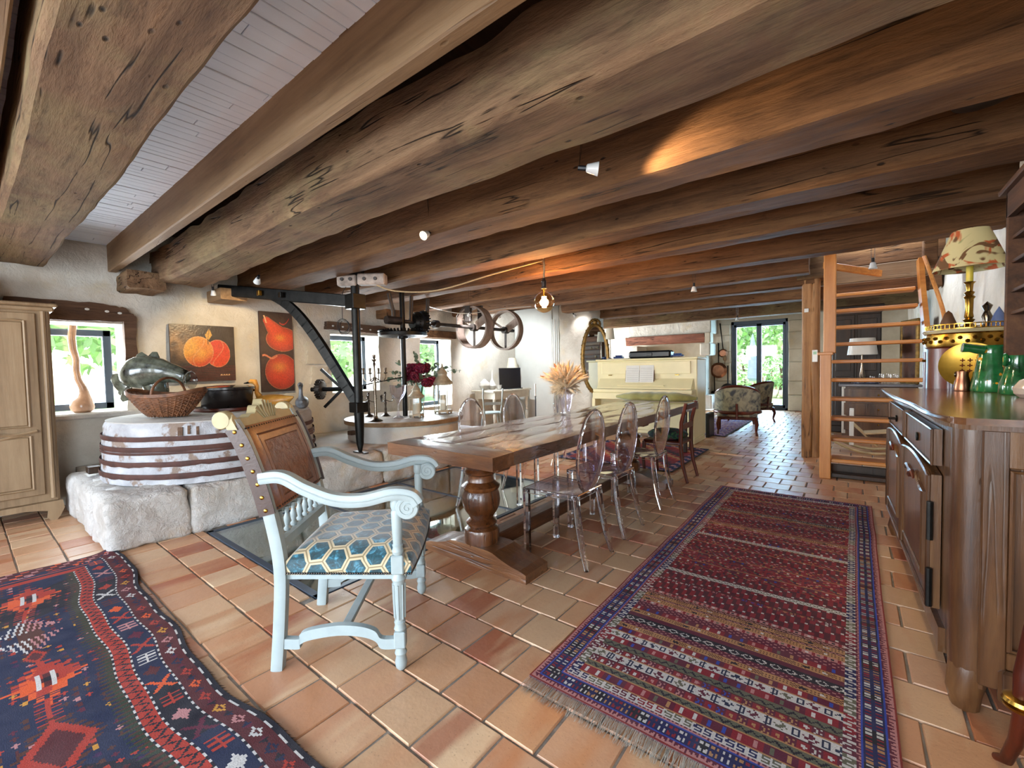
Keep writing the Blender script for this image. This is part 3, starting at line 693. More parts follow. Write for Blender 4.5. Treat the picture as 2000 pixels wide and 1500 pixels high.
# ================================================================ rugs
RUG = attr_mat('woven_rug', .95, .4, 260)
def zig(t, period, lo, hi):
    f = (t/period) % 1; return lo+(hi-lo)*abs(2*f-1)
C = {k: hx(v) for k, v in dict(mar='55122a', red='7c1522', dred='4a0f1c', navy='161a4a', blue='2b3f96', pink='ad7674', white='bdb9b4', tan='a5794e', olive='5b5a48', brn='4a2418',
     org='c9501f', orr='9c2e1e', gold='b9822c', dk='140f1c', nv2='141c3a', mr2='4c161a', grn='25311f', pur='3a1740', edge='7a2418').items()}
def rug1(u, v):           # u across 0..1.175, v along 0..3.45 (metres)
    W, L = 1.175, 3.45
    e = min(u, W-u); f = min(v, L-v); side = e < f
    b = min(e, f); t = v if side else u
    if b < .008: return C['edge']
    if b < .030: return C['pink'] if b-.008 < zig(t, .017, 0, .022) else C['mar']
    if b < .036: return C['blue']
    if b < .094:
        q = (b-.065)/.029; k = (t/.034) % 1-.5; c_ = int(t/.034)
        on = abs(abs(q)-.52) < .3 and abs(abs(k)-.25) < .12 and (abs(q)+abs(k)*1.6) > .55
        sel = (c_*7 % 13)
        if on: return C['white'] if sel < 5 else (C['red'] if sel < 10 else C['tan'])
        return C['navy'] if (c_//3) % 2 or sel > 6 else C['dk']
    if b < .100: return C['blue']
    if b < .113: return C['pink'] if b-.100 < zig(t, .015, 0, .013) else C['mar']
    if b < .150:
        q = (b-.113)/.037; k = (t/.034) % 1
        if not side: q = 1-q
        seg = int(t/.034); col = [C['navy'], C['navy'], C['olive'], C['mar'], C['red'], C['olive']][(seg//3) % 6]
        on = (abs(q-.18) < .08 and .1 < k < .8) or (abs(q-.5) < .08 and .1 < k < .8) or (abs(q-.82) < .08 and .1 < k < .8) or (abs(k-.74) < .09 and .5 < q < .85) or (abs(k-.16) < .09 and .15 < q < .5)
        if side: on = (abs(k-.15) < .13 and .15 < q < .85) or (abs(k-.65) < .13 and .15 < q < .85) or (abs(q-.2) < .1 and .1 < k < .7) or (abs(q-.82) < .1 and (k < .2 or k > .6))
        return col if on else C['white']
    s = v-.15; S = L-.30
    if s > S: return C['mar']
    x = u-.15
    BAND = rug1.bands; 
    for (a, h, kind) in BAND:
        if a <= s < a+h: break
    else: return C['mar']
    q = (s-a)/h
    if q < .06: return C['dred'] if kind in 'wcn' else C['tan']
    if kind == 'w':   # white band, diamonds and keys
        k = (x/.085) % 1; d = abs(k-.3)/.3+abs(q-.5)/.5; cc = [C['olive'], C['mar'], C['nv2'], C['mar']][int(x/.085) % 4]
        if d < .95 and (int(x*260) + int(s*260)) % 2: return cc
        if d < .35: return cc
        if .66 < k < .96 and (abs(k-.81) < .025 or (abs(q-.25) < .07 or abs(q-.75) < .07) or (abs(abs(k-.81)-.12) < .025 and .2 < q < .8)): return C['nv2']
        return C['white']
    if kind == 't':   # thin white band
        d = abs(((x/.03) % 1)-.5)*2+abs(q-.5)*2
        return C['olive'] if .6 < d < 1.0 else C['white']
    if kind == 's':   # squares
        k = (x/.048) % 1; i = int(x/.048)+int(a*31)
        if abs(k-.5) < .16 and abs(q-.5) < .3: return [C['white'], C['white'], C['blue'], C['blue'], C['pink'], C['pink'], C['olive'], C['tan']][i % 8]
        return C['mar'] if (i//2) % 2 else C['red']
    if kind == 'z':   # zigzag hooks
        return C['dk'] if abs(q-zig(x, .035, .25, .75)) < .13 else C['olive']
    if kind == 'x':   # diamonds and crosses
        k = (x/.036) % 1-.5; i = int(x/.036); cc = [C['white'], C['white'], C['pink'], C['pink'], C['blue'], C['tan'], C['tan']][(i//3) % 7]
        if abs(q-.5) > .4: return C['brn']
        if i % 2: return cc if abs(k)+abs(q-.5) < .27 else C['red']
        return cc if (abs(abs(k)-abs(q-.5)) < .09 and .08 < abs(k) < .3) else C['mar']
    if kind == 'c':   # navy with white chain
        k = (x/.052) % 1-.5; d = abs(k)*1.15+abs(q-.5)*1.25
        return C['white'] if .34 < d < .52 and abs(q-.5) < .33 else C['dk']
    if kind == 'd':   # dashes
        k = ((x+s*1.2)/.03) % 1
        return C['pink'] if k < .3 and abs(((s/.012) % 1)-.5) < .12 else C['mar']
    if kind == 'g':   # tan band
        k = (x/.06) % 1-.5; i = int(x/.06) % 4; d = abs(k)+abs(q-.5)
        if i == 0 and d < .3: return C['dk']
        if i == 1 and d < .22: return C['white']
        return C['tan'] if (int(x*240)+int(s*240)) % 3 else C['brn']
    if kind == 'p':   # pink framed boxes
        k = (x/.045) % 1-.5; i = int(x/.045)
        if abs(k) < .36 and abs(q-.5) < .4:
            if abs(k) < .14 and abs(q-.5) < .2: return [C['dk'], C['white'], C['olive']][i % 3]
            return C['pink']
        return C['red']
    if kind == 'r':   # pink wave
        return C['pink'] if abs(q-zig(x, .022, .3, .7)) < .12 else C['brn']
    if kind == 'f':   # fine speckle on red
        h_ = (int(x/.011)*73+int(s/.011)*151+int(x/.011)*int(s/.011)*7) % 17
        return [C['pink'], C['tan'], C['pur'], C['olive']][h_ % 4] if h_ < 4 else (C['red'] if h_ % 3 else C['dred'])
    if kind == 'n': 
        h_ = (int(x/.02)*31+int(s/.02)*57) % 7
        return C['white'] if h_ == 0 and ((x/.02) % 1 < .55) and ((s/.02) % 1 < .6) else (C['dred'] if h_ < 4 else C['red'])
    return C['mar']
seq = [('s', .05), ('z', .035), ('x', .045), ('w', .055), ('x', .04), ('z', .035), ('s', .045), ('w', .045), ('s', .045), ('g', .03), ('d', .04), ('c', .048), ('d', .036), ('g', .03), ('s', .04), ('d', .05),
       ('p', .028), ('g', .03), ('r', .024), ('g', .028), ('r', .024), ('p', .028), ('n', .07), ('n', .07), ('x', .03), ('n', .11), ('t', .04), ('n', .09), ('f', .05), ('s', .035), ('f', .12), ('s', .03), ('f', .10), ('n', .1), ('f', .06), ('n', .08),
       ('t', .04), ('s', .04), ('n', .08), ('f', .08), ('p', .03), ('g', .04), ('r', .03), ('f', .1), ('n', .08), ('x', .035), ('f', .1), ('g', .04), ('c', .03), ('f', .1), ('s', .035), ('n', .08), ('p', .03), ('f', .12), ('g', .04), ('n', .09), ('f', .3)]
a_ = 0; rug1.bands = []
for k_, h_ in seq: rug1.bands.append((a_, h_, k_)); a_ += h_
def rug_mesh(name, nu, nv, W, L, fn, pos, th=.012, mat=RUG):
    m = MB(); m.grid(lambda a, b: pos(a*W, b*L), nu, nv); n = nu*nv
    cols = [fn((i+.5)/nu*W, (j+.5)/nv*L) for j in range(nv) for i in range(nu)]
    # edge skirt down to the floor
    ring = [i for i in range(nu)]+[nu+(nu+1)*j for j in range(nv)]+[(nu+1)*nv+i for i in range(nu, 0, -1)]+[(nu+1)*j for j in range(nv, 0, -1)]
    o = len(m.v); m.v += [(m.v[i][0], m.v[i][1], .0005) for i in ring]; R = len(ring)
    for i in range(R):
        j = (i+1) % R; m.f.append((ring[j], ring[i], o+i, o+j)); m.sm.append(False); cols.append(C['mar'])
    ob = m.build(name, mat, ang=60); paint(ob, cols); return ob
def pos1(u, v):
    t = v/3.45; x = -1.047+u+.0*t-.037*t*(1-u/1.175)+.0*t; y = 1.41+v+.012*n3(u*2, v, 2)+.0
    return (x+.006*n3(v*2.1, u, 5), y, .012+.0015*n3(u*6, v*6, 1))
r1 = rug_mesh('rug', 196, 560, 1.175, 3.45, rug1, pos1)
tag(r1, 'long crimson and navy striped woven rug running beside the dresser', 'rug')
m = MB(); R_ = random.Random(4)
for i in range(520):
    x = -1.045+1.17*i/520+R_.uniform(-.001, .001); L = .075+R_.uniform(-.015, .02); a = R_.uniform(-.5, .5)
    y0 = 1.41; p = [(x, y0+.004, .009), (x+a*.01, y0-.03, .008), (x+a*.03, y0-L, .004)]
    for dz in (0,):
        m.add([(q[0]-.0009, q[1], q[2]) for q in p]+[(q[0]+.0011, q[1], q[2]+.0012) for q in p], [(0, 3, 4, 1), (1, 4, 5, 2)])
    if i % 3 == 0:
        y0 = 4.862; p = [(x-.03, y0-.004, .009), (x-.03+a*.01, y0+.02, .006), (x-.03+a*.02, y0+.04, .004)]
        m.add([(q[0]-.0012, q[1], q[2]) for q in p]+[(q[0]+.0012, q[1], q[2]) for q in p], [(0, 1, 4, 3), (1, 2, 5, 4)])
o = m.build('fringe', plain('fringe_wool', hx('a9a193'), .95, 0, .25, 30, 0), r1); o['kind'] = 'stuff'; o['label'] = 'pale woollen fringe along the short ends'

# second rug: navy field, orange castellated medallions, red zigzag border
def stepd(x, y, a, b, n=5):  # stepped diamond 0..1 inside
    return abs(round(x/a*n))/n+abs(round(y/b*n))/n
def rug2(u, v):          # u along the long edge (0 at the far left end), v inwards from the far long edge
    e = min(u, v) if u < .25 else v
    sd = u < v and u < .14
    d = e; t = u if not sd else v
    if sd and u < .12:
        h_ = (int(t/.03)*13+int(d/.02)*7) % 9
        return C['mr2'] if h_ > 2 else [C['org'], C['pink'], C['nv2']][h_]
    if d < .012: return C['dk']
    if d < .020: return C['white'] if (t/.008) % 1 < .5 else C['dk']
    if d < .095:
        q = (d-.0575)/.0375; i = int(t/.115); k = (t/.115) % 1-.5; cc = [C['pink'], C['orr'], C['gold'], C['nv2'], C['orr'], C['white'], C['org']][i*5 % 7]
        r = stepd(k*.115, q*.0375, .036, .024, 4)
        if r < .35: return C['mr2'] if cc != C['mr2'] else C['white']
        if r < .95: return cc
        k2 = ((t+.057)/.115) % 1-.5
        if stepd(k2*.115, q*.0375, .026, .016, 3) < .9: return [C['nv2'], C['mar'], C['dk']][i % 3]
        return C['mr2']
    if d < .103: return C['white'] if (t/.009) % 1 < .5 else C['dk']
    if d < .19:
        q = (d-.1465)/.0435; i = int(t/.13); k = (t/.13) % 1-.5; bg = C['nv2'] if n3(t*2, 3, 1) > -.1 else C['dk']
        cc = [C['mr2'], C['orr'], C['pink'], C['org'], C['white'], C['mar'], C['orr']][i*3 % 7]
        X = abs(abs(k*2.2)-abs(q)) < .22 and abs(k) < .36
        comb = abs(q) < .12 or ((k*13) % 1 < .45 and abs(q) < .75)
        if i % 3 == 2: return cc if stepd(k*.13, q*.0435, .05, .034, 4) < .8 else bg
        if i % 3 == 1: return cc if comb and abs(k) < .33 else bg
        return cc if X else bg
    if d < .198: return C['white'] if (t/.009) % 1 < .45 else C['dk']
    if d < .252:
        q = (d-.198)/.054
        z_ = abs(q-zig(t, .052, .16, .84)) < .13
        return C['dk'] if z_ else C['orr']
    if d < .260: return C['white'] if (t/.009) % 1 < .45 else C['dk']
    if d < .32 and d-.26 < zig(t, .03, .015, .058): return C['grn'] if (t/.03) % 1 < .7 else C['brn']
    # field
    X, Y = u-.3, v-.26; col = C['nv2'] if n3(X*1.5, Y*3, 7) > -.15 else C['dk']
    hit = None
    for (cx, cy, a, b, kind) in rug2.motifs:
        dx, dy = X-cx, Y-cy
        if abs(dx) > a*1.4 or abs(dy) > b*1.5: continue
        if kind == 'castle':
            r = stepd(dx, dy, a, b, 6); tooth = ((dx/a*5) % 1 < .5)
            if r < .22: hit = C['dk'] if r < .12 else C['mr2']
            elif r < .55+(.14 if tooth else 0): hit = C['orr'] if n3(dx*9, dy*9, 2) > -.1 else C['org']
            elif r < .72+(.16 if tooth else 0): hit = C['org'] if (dx > 0) else C['orr']
            if abs(dx) < a*.28 and abs(abs(dy)-b*.18) < b*.05: hit = C['white']
        elif kind == 'bird':
            r = abs(dx)/a+abs(dy)/b
            ln_ = abs(((dy/b*6+abs(dx)/a*2)) % 1-.5) < .2
            if r < 1 and ln_ and abs(dx) > a*.15: hit = C['white'] if kind == 'bird' and dy > 0 else C['pink']
            elif r < .8 and abs(dy) < b*.3: hit = C['brn']
        elif kind == 'comb':
            if abs(dy) < b*.12 or ((dx/a*5) % 1 < .3 and abs(dy) < b*.7): hit = C['orr'] if abs(dx) < a else None
        elif kind == 'leaf':
            r = abs(dx)/a+abs(dy)/b; hit = C['mr2'] if r < .5 else (C['orr'] if r < .75 else (C['brn'] if r < .95 and (dx/a*7) % 1 < .5 else hit))
    if hit is not None: return hit
    h_ = (int(X/.045)*31+int(Y/.035)*17+int(X/.045)*int(Y/.035)*3) % 19
    k1, k2 = (X/.045) % 1, (Y/.035) % 1
    if h_ < 11 and .2 < k1 < .8 and (.3 < k2 < .55 or (.4 < k1 < .55 and .15 < k2 < .8)): return [C['orr'], C['brn'], C['gold'], C['mr2'], C['pur'], C['pink'], C['brn'], C['mr2'], C['orr'], C['mar'], C['brn']][h_]
    return col
R_ = random.Random(12); rug2.motifs = []
for i in range(7):
    for j in range(4):
        cx, cy = .25+i*.52+(.26 if j % 2 else 0), .2+j*.30
        k = ['castle', 'bird', 'castle', 'leaf'][(i+j*2) % 4]
        rug2.motifs.append((cx, cy, .24, .135, k)); rug2.motifs.append((cx+.26, cy, .1, .05, ['comb', 'leaf', 'comb'][(i+j) % 3]))
def pos2(u, v):
    x = -4.235+u; w_ = .022*math.sin(u*2.4+.5)+.018*math.sin(u*5.1)+.006*math.sin(u*13)
    x += .02*math.sin(v*9)*max(0, 1-u*3)
    y = .635+w_*(1-min(1, v/1.4))-v*1.0+.02*n3(u, v, 3)
    lift = .02*math.exp(-(u/.08)**2)*math.exp(-(v/.06)**2)
    return (x, y, .014+.004*(1+n3(u*2.5, v*2.5, 8))+lift)
r2 = rug_mesh('rug', 430, 195, 3.2, 1.45, rug2, pos2, mat=RUG)
tag(r2, 'navy rug with orange stepped medallions and a red zigzag border, at bottom left', 'rug')
m = MB()
for i in range(700):
    u = 3.2*i/700; p = pos2(u, 0); L = .014+.012*abs(n3(u*40, 1, 1)); dx = .01*n3(u*60, 2, 2)
    m.add([(p[0]-.002, p[1]-.002, .013), (p[0]+.003, p[1]-.002, .013), (p[0]+dx, p[1]+L, .004)], [(0, 1, 2)])
o = m.build('fringe', plain('dark_goat_hair', hx('2a1b12'), .95, 0, .2, 30, 0), r2); o['kind'] = 'stuff'; o['label'] = 'short dark fringe on the long edge'

# ================================================================ dining table
TX0, TX1, TY0, TY1 = -2.62, -1.635, 1.885, 6.1
t = thing('dining_table', 'very long dark oak trestle table with a glossy wavy plank top', 'table', (0, 0, 0))
m = MB()
def top_slab(m, x0, x1, y0, y1, seed, z0=.68, z1=.77, amp=.0045):
    nu, nv = max(2, int((x1-x0)/.045)), max(2, int((y1-y0)/.06))
    def f(a, b):
        x, y = x0+(x1-x0)*a, y0+(y1-y0)*b
        e = min(a*(x1-x0), (1-a)*(x1-x0), b*(y1-y0), (1-b)*(y1-y0))
        return (x, y, z1-max(0, .006-e)*.9+amp*(n3(x*7+seed, y*4, 1)+.6*n3(x*17, y*8, seed)))
    m.grid(f, nu, nv)
    for (a, b) in (((x0, y0), (x1, y0)), ((x1, y0), (x1, y1)), ((x1, y1), (x0, y1)), ((x0, y1), (x0, y0))):
        n = max(3, int(math.dist(a, b)/.1)); vs = []
        for i in range(n+1):
            X, Y = a[0]+(b[0]-a[0])*i/n, a[1]+(b[1]-a[1])*i/n; w_ = .003*n3(X*5, Y*5, seed)
            vs += [(X, Y, z0), (X+w_, Y+w_, z1-.006+amp*(n3(X*7+seed, Y*4, 1)+.6*n3(X*17, Y*8, seed)))]
        m.add(vs, [(2*i, 2*i+2, 2*i+3, 2*i+1) for i in range(n)])
    m.add([(x0, y0, z0), (x1, y0, z0), (x1, y1, z0), (x0, y1, z0)], [(0, 3, 2, 1)])
top_slab(m, TX0, TX1, TY0, TY0+.2, 1); m.build('breadboard_end', MT['tablex'], t)
m = MB(); top_slab(m, TX0, TX1, TY1-.2, TY1, 2); m.build('breadboard_end', MT['tablex'], t)
xs = [TX0, TX0+.22, TX0+.46, TX0+.72, TX1]
for i in range(4):
    m = MB(); top_slab(m, xs[i]+.0012, xs[i+1]-.0012, TY0+.2025, TY1-.2025, 3+i, z1=.7695+.001*(i % 2)); m.build('top_plank', MT['table_top'], t)
PED = [(.115, .115), (.118, .2), (.112, .22), (.105, .225), (.085, .235), (.1, .25), (.105, .265), (.09, .28), (.078, .29), (.088, .31), (.105, .335), (.122, .37), (.128, .41), (.122, .45), (.112, .475),
       (.125, .49), (.128, .505), (.11, .52), (.09, .535), (.083, .56), (.085, .575), (.1, .585), (.104, .6), (.09, .615), (.095, .625), (.11, .64), (.11, .68)]
def trestle(y):
    m = MB(); hy = .115
    prof = [(-2.395, 0), (-1.51, 0), (-1.51, .055), (-1.56, .07), (-1.62, .078), (-1.70, .10), (-1.77, .125), (-1.81, .13), (-2.10, .13), (-2.14, .125), (-2.2, .1), (-2.28, .078), (-2.34, .07), (-2.395, .055)]
    m.prism(prof, y-hy, y+hy, 'xz'); m.build('trestle_foot', MT['tablex'], t)
    m = MB(); m.lathe(PED, (-1.955, y, 0), 36); m.build('pedestal', MT['turned'], t)
    m = MB(); m.box((-2.4, y-.07, .62), (-1.75, y+.07, .68), .01); m.build('cross_rail', MT['tablex'], t)
trestle(2.13); trestle(4.55)
m = MB(); m.box((-2.02, 2.2, .045), (-1.9, 4.5, .15), .008); m.build('stretcher', MT['table'], t)

# ================================================================ painted armchair
CH = Vector((-1.926, 1.182, 0)); ANG = math.radians(42.0)
t = thing('armchair', 'white painted armchair with embossed leather back and hexagon velvet seat', 'chair', CH, ANG)
WP = MT['white_paint']
rw, fw_, fx, bx = .262, .315, .265, -.25     # half widths rear/front, x of front/rear legs
def bez(P, n):
    out = []
    for s in range(len(P)-1):
        p0, p1, p2, p3 = P[max(s-1, 0)], P[s], P[s+1], P[min(s+2, len(P)-1)]
        for k in range(n):
            u = k/n; out.append(tuple(.5*(2*p1[i]+(p2[i]-p0[i])*u+(2*p0[i]-5*p1[i]+4*p2[i]-p3[i])*u*u+(3*p1[i]-p0[i]-3*p2[i]+p3[i])*u**3) for i in range(len(p1))))
    out.append(tuple(P[-1])); return out
def ribbon(m, pts, w, h, plane_y, taper=None):
    """rectangular section swept along (x,z) points at y=plane_y; w = thickness in y"""
    n = len(pts); vs = []
    for i, (x, z) in enumerate(pts):
        a = pts[max(i-1, 0)]; b = pts[min(i+1, n-1)]; dx, dz = b[0]-a[0], b[1]-a[1]; L = math.hypot(dx, dz) or 1; nx, nz = -dz/L, dx/L
        hh = h*(taper(i/(n-1)) if taper else 1)/2
        py = plane_y(i/(n-1)) if callable(plane_y) else plane_y
        e = .18
        for sy, sz_ in ((-1, -1+e*2), (-1+e, -1), (1-e, -1), (1, -1+e*2), (1, 1-e*2), (1-e, 1), (-1+e, 1), (-1, 1-e*2)):
            vs.append((x+nx*hh*sz_, py+w/2*sy, z+nz*hh*sz_))
    fs = [(i*8+k, (i+1)*8+k, (i+1)*8+(k+1) % 8, i*8+(k+1) % 8) for i in range(n-1) for k in range(8)]
    fs += [tuple(range(8)), tuple((n-1)*8+k for k in range(7, -1, -1))]
    m.add(vs, [tuple(reversed(f)) for f in fs], True)
back_line = bez([(bx-.02, 0), (bx, .22), (bx+.01, .43), (bx-.01, .6), (bx-.055, .8), (bx-.115, .98), (bx-.165, 1.075)], 6)
for s in (-1, 1):
    m = MB(); ribbon(m, back_line[:38], .045, .048, s*rw, None); m.build('rear_leg', WP, t)
    m = MB(); y = s*fw_
    m.box((fx-.026, y-.026, .42), (fx+.026, y+.026, .50), .005); m.box((fx-.024, y-.024, .1), (fx+.024, y+.024, .17), .005)
    m.lathe([(.012, 0), (.022, .012), (.026, .035), (.02, .06), (.026, .075), (.02, .09), (.02, .1)], (fx, y, 0), 18)
    pr = [(.02, .17), (.026, .18), (.021, .195), (.024, .21), (.02, .215), (.0235, .3), (.026, .385), (.03, .395), (.024, .41), (.02, .42)]
    m.lathe(pr, (fx, y, 0), 18)
    pr = [(.02, .50), (.025, .515), (.02, .53), (.0225, .54), (.019, .545), (.0225, .62), (.024, .68), (.02, .69), (.026, .705), (.026, .735), (.02, .745)]
    m.lathe(pr, (fx, y, 0), 18)
    for k in range(8):
        a = 2*PI*k/8; m.tube([(fx+.0225*math.cos(a), y+.0225*math.sin(a), .225), (fx+.0262*math.cos(a), y+.0262*math.sin(a), .375)], .0035, 5)
    m.build('front_leg', WP, t)
    m = MB()
    arm = bez([(bx-.055, .835), (bx+.04, .84), (bx+.14, .79), (bx+.26, .745), (bx+.38, .74), (bx+.5, .765), (bx+.58, .755), (bx+.61, .72)], 8)
    ya = lambda q: s*(rw+.01+(fw_-rw+.01)*min(1, q*1.5))
    ribbon(m, arm, .052, .05, ya, lambda q: 1-.1*abs(q-.5))
    for dy in (.0255, -.0255):
        pts = [(x, ya(i/(len(arm)-1))+dy, z) for i, (x, z) in enumerate(arm)]; m.tube(pts, .0035, 5)
    m.build('arm', WP, t)
    m = MB(); cxs, czs = bx+.565, .705; yy = s*(fw_+.01)
    m.lathe([(1e-4, -.028), (.044, -.028), (.048, -.024), (.048, .024), (.044, .028), (1e-4, .028)], (cxs, yy, czs), 26, axis='y')
    for sd in (-1, 1):
        sp = [(cxs+(.04-.0105*a_)*math.cos(a_*1.0+.5), yy+sd*.029, czs+(.04-.0105*a_)*math.sin(a_*1.0+.5)) for a_ in [k*.12 for k in range(int(3.6/.12))]]
        sp = [(cxs+(.041*(1-k/44))*math.cos(k*.32), yy+sd*.0285, czs+(.041*(1-k/44))*math.sin(k*.32)) for k in range(42)]
        m.tube(sp, .0032, 5)
    m.build('arm_scroll', WP, t)
    # side stretcher with a raised arch
    m = MB(); P = [(-.235, .115), (-.17, .115), (-.165, .135), (-.12, .155), (0, .175), (.1, .17), (.16, .15), (.185, .118), (.25, .118)]
    prof = [(x, z+.022) for x, z in bez(P, 4)]+[(x, z-.022) for x, z in reversed(bez(P, 4))]
    def mp(x, y_, z): return (x, s*(rw+(fw_-rw)*(x+.25)/.5)+y_, z)
    nn = len(prof); vs = [mp(x, -.014, z) for x, z in prof]+[mp(x, .014, z) for x, z in prof]; h = nn//2
    fs = [(i, i+1, nn-2-i, nn-1-i) for i in range(h-1)]+[(nn+i+1, nn+i, 2*nn-1-i, 2*nn-2-i) for i in range(h-1)]+[(i, i+nn, (i+1) % nn+nn, (i+1) % nn) for i in range(nn)]
    m.add(vs, fs); m.build('side_stretcher', WP, t)
m = MB(); m.beam((.02, -rw-.02, .165), (.02, rw+.02, .165), .04, .02, bev=.004); m.build('cross_stretcher', WP, t)
# seat rails and gallery
m = MB()
m.prism([(bx-.01, -rw+.02), (bx-.01, rw-.02), (bx+.02, rw-.02), (bx+.02, -rw+.02)], .52, .56); m.prism([(bx-.045, -rw+.02), (bx-.045, rw-.02), (bx-.02, rw-.02), (bx-.02, -rw+.02)], .665, .70)
m.build('back_rail', WP, t)
for i in range(7):
    y = -rw+.06+i*(2*rw-.12)/6
    m = MB(); x = bx-.015
    m.lathe([(.012, .56), (.015, .57), (.008, .58), (.013, .605), (.014, .62), (.007, .64), (.011, .65), (.012, .67)], (x, y, 0), 12); m.build('spindle', WP, t)
for i in range(6):
    y0 = -rw+.06+i*(2*rw-.12)/6; y1 = y0+(2*rw-.12)/6
    m = MB(); m.tube([(bx-.028, y0+(y1-y0)*k/8, .648+.022*math.sin(PI*k/8)) for k in range(9)], .008, 6); m.build('arch', WP, t)
# leather back
LE = NT('embossed_leather'); v = LE.co(); vo = LE.n('ShaderNodeTexVoronoi', Scale=26, _feature='SMOOTH_F1'); LE.L.new(v, vo.inputs['Vector'])
f = LE.noise(v, 30, 5, .7, 1.5)
tex = LE.n('ShaderNodeTexCoord'); sep = LE.n('ShaderNodeSeparateXYZ'); LE.L.new(tex.outputs['Object'], sep.inputs[0])
yy = LE.math('ABSOLUTE', sep.outputs['Y']); zz_ = LE.math('ABSOLUTE', LE.math('SUBTRACT', sep.outputs['Z'], .855))
inn = LE.math('MULTIPLY', LE.ramp(yy, [(.165, (1, 1, 1)), (.17, (0, 0, 0))]), LE.ramp(zz_, [(.12, (1, 1, 1)), (.125, (0, 0, 0))]))
hgt = LE.math('MULTIPLY', LE.math('ADD', vo.outputs['Distance'], f), inn)
dd = LE.math('MAXIMUM', LE.math('DIVIDE', yy, .2), LE.math('DIVIDE', zz_, .155)); ring = LE.ramp(LE.math('ABSOLUTE', LE.math('SUBTRACT', dd, 1.0)), [(0, (1, 1, 1)), (.03, (0, 0, 0))])
hgt = LE.math('SUBTRACT', hgt, LE.math('MULTIPLY', ring, .6))
colr = LE.ramp(LE.math('ADD', LE.math('MULTIPLY', f, .6), LE.math('MULTIPLY', LE.noise(v, 4, 3), .5)), [(.3, hx('3f1e0e')), (.55, hx('75411f')), (.75, hx('9a5c31'))])
LEA = LE.out(colr, .36, LE.bump(hgt, .9, .012), Specular__IOR__Level=.55)
def bl(z):
    for i in range(len(back_line)-1):
        if back_line[i][1] <= z <= back_line[i+1][1]:
            k = (z-back_line[i][1])/(back_line[i+1][1]-back_line[i][1]); return back_line[i][0]+(back_line[i+1][0]-back_line[i][0])*k
    return back_line[-1][0]
m = MB()
for sg in (1, -1):
    def lf(a, b, sg=sg):
        y, z = (a-.5)*2*(rw+.004), .69+.365*b
        e = min(a, 1-a)*2*rw; c_ = .006+.012*min(1, e/.04)
        return (bl(z)+sg*(.014+c_), y, z)
    m.grid(lf, 20, 18)
    if sg < 0: m.f[-360:] = [tuple(reversed(q)) for q in m.f[-360:]]
m.build('leather_back', LEA, t)
for s in (-1, 1):
    m = MB()
    pts = [(bl(z), z) for z in [.68+.375*i/14 for i in range(15)]]; ribbon(m, pts, .006, .066, s*(rw+.026)); lw_ = m.build('leather_edge', plain('dark_leather', hx('3f2c25'), .4, 0, .15, 20, .2, 90), t)
    for i in range(7):
        z = .70+.335*i/6; k = MB(); k.sphere((bl(z), s*(rw+.030), z), .009, 10, (1, .6, 1)); k.build('stud', MT['brass'], lw_)
m = MB()
for i in range(24):
    y = -rw+.01+(2*rw-.02)*i/23
    for z in (1.045, .70): m.sphere((bl(z)+.031, y, z), .0045, 6)
m.build('nail_row', MT['iron_rust'], t)['kind'] = 'stuff'
# carved crest
m = MB(); N = 60; top_ = []
for i in range(N+1):
    q = -1+2*i/N; y = q*(rw+.035)
    h = 1.085+.022*(abs(q) > .86)*math.sin((abs(q)-.86)/.14*PI)+.06*math.exp(-(q/.32)**2)+.01*math.cos(q*26)*math.exp(-(q/.5)**2)
    top_.append((y, h))
poly = top_+[(rw+.035, 1.045), (-rw-.035, 1.045)]
vs = []; x_c = lambda z: bl(min(z, 1.07))-.3*max(0, z-1.07)
half = len(poly)
for sx in (-.02, .02): vs += [(x_c(z)+sx, y, z) for y, z in poly]
fs = [(i, i+1, half-1 if i < N/2 else half-2) for i in range(N)]
cols_ = []
bot = [(y, 1.045) for y, z in top_]; vs = []
for sx in (-.02, .02):
    vs += [(x_c(z)+sx, y, z) for y, z in top_]; vs += [(x_c(1.045)+sx, y, z) for y, z in bot]
K = N+1; fs = []
for i in range(N):
    fs += [(K+i, K+i+1, i+1, i), (2*K+i, 2*K+i+1, 3*K+i+1, 3*K+i), (i, i+1, 2*K+i+1, 2*K+i), (K+i+1, K+i, 3*K+i, 3*K+i+1)]
fs += [(0, 2*K, 3*K, K), (N, K+N, 3*K+N, 2*K+N)]
m.add(vs, fs)
for s in (-1, 1):
    m.lathe([(1e-4, -.024), (.034, -.024), (.038, -.018), (.038, .018), (.034, .024), (1e-4, .024)], (bl(1.07)-.03, s*(rw+.012), 1.085), 20, axis='y')
for k in range(-3, 4):
    m.tube([(x_c(1.06)+.021, k*.018, 1.07), (x_c(1.1)+.023, k*.026, 1.10), (x_c(1.12)+.02, k*.03, 1.1+.05*math.exp(-(k*.03/.09)**2))], .004, 5)
m.tube([(x_c(1.07)+.021, -rw, 1.066), (x_c(1.07)+.021, rw, 1.066)], .004, 5)
crest_mat = plain('cream_worn_paint', hx('a6966f'), .5, 0, .1, 14, .15, 40)
m.build('crest_rail', crest_mat, t)
# seat: teal velvet with hexagons
HX = NT('hexagon_velvet'); tc = HX.n('ShaderNodeTexCoord'); sp_ = HX.n('ShaderNodeSeparateXYZ'); HX.L.new(tc.outputs['Object'], sp_.inputs[0])
S_ = .098                                                    # hexagon across flats
px_ = HX.math('DIVIDE', sp_.outputs['X'], S_); py_ = HX.math('DIVIDE', HX.math('SUBTRACT', sp_.outputs['Y'], HX.math('MULTIPLY', sp_.outputs['Z'], 0.0)), S_)
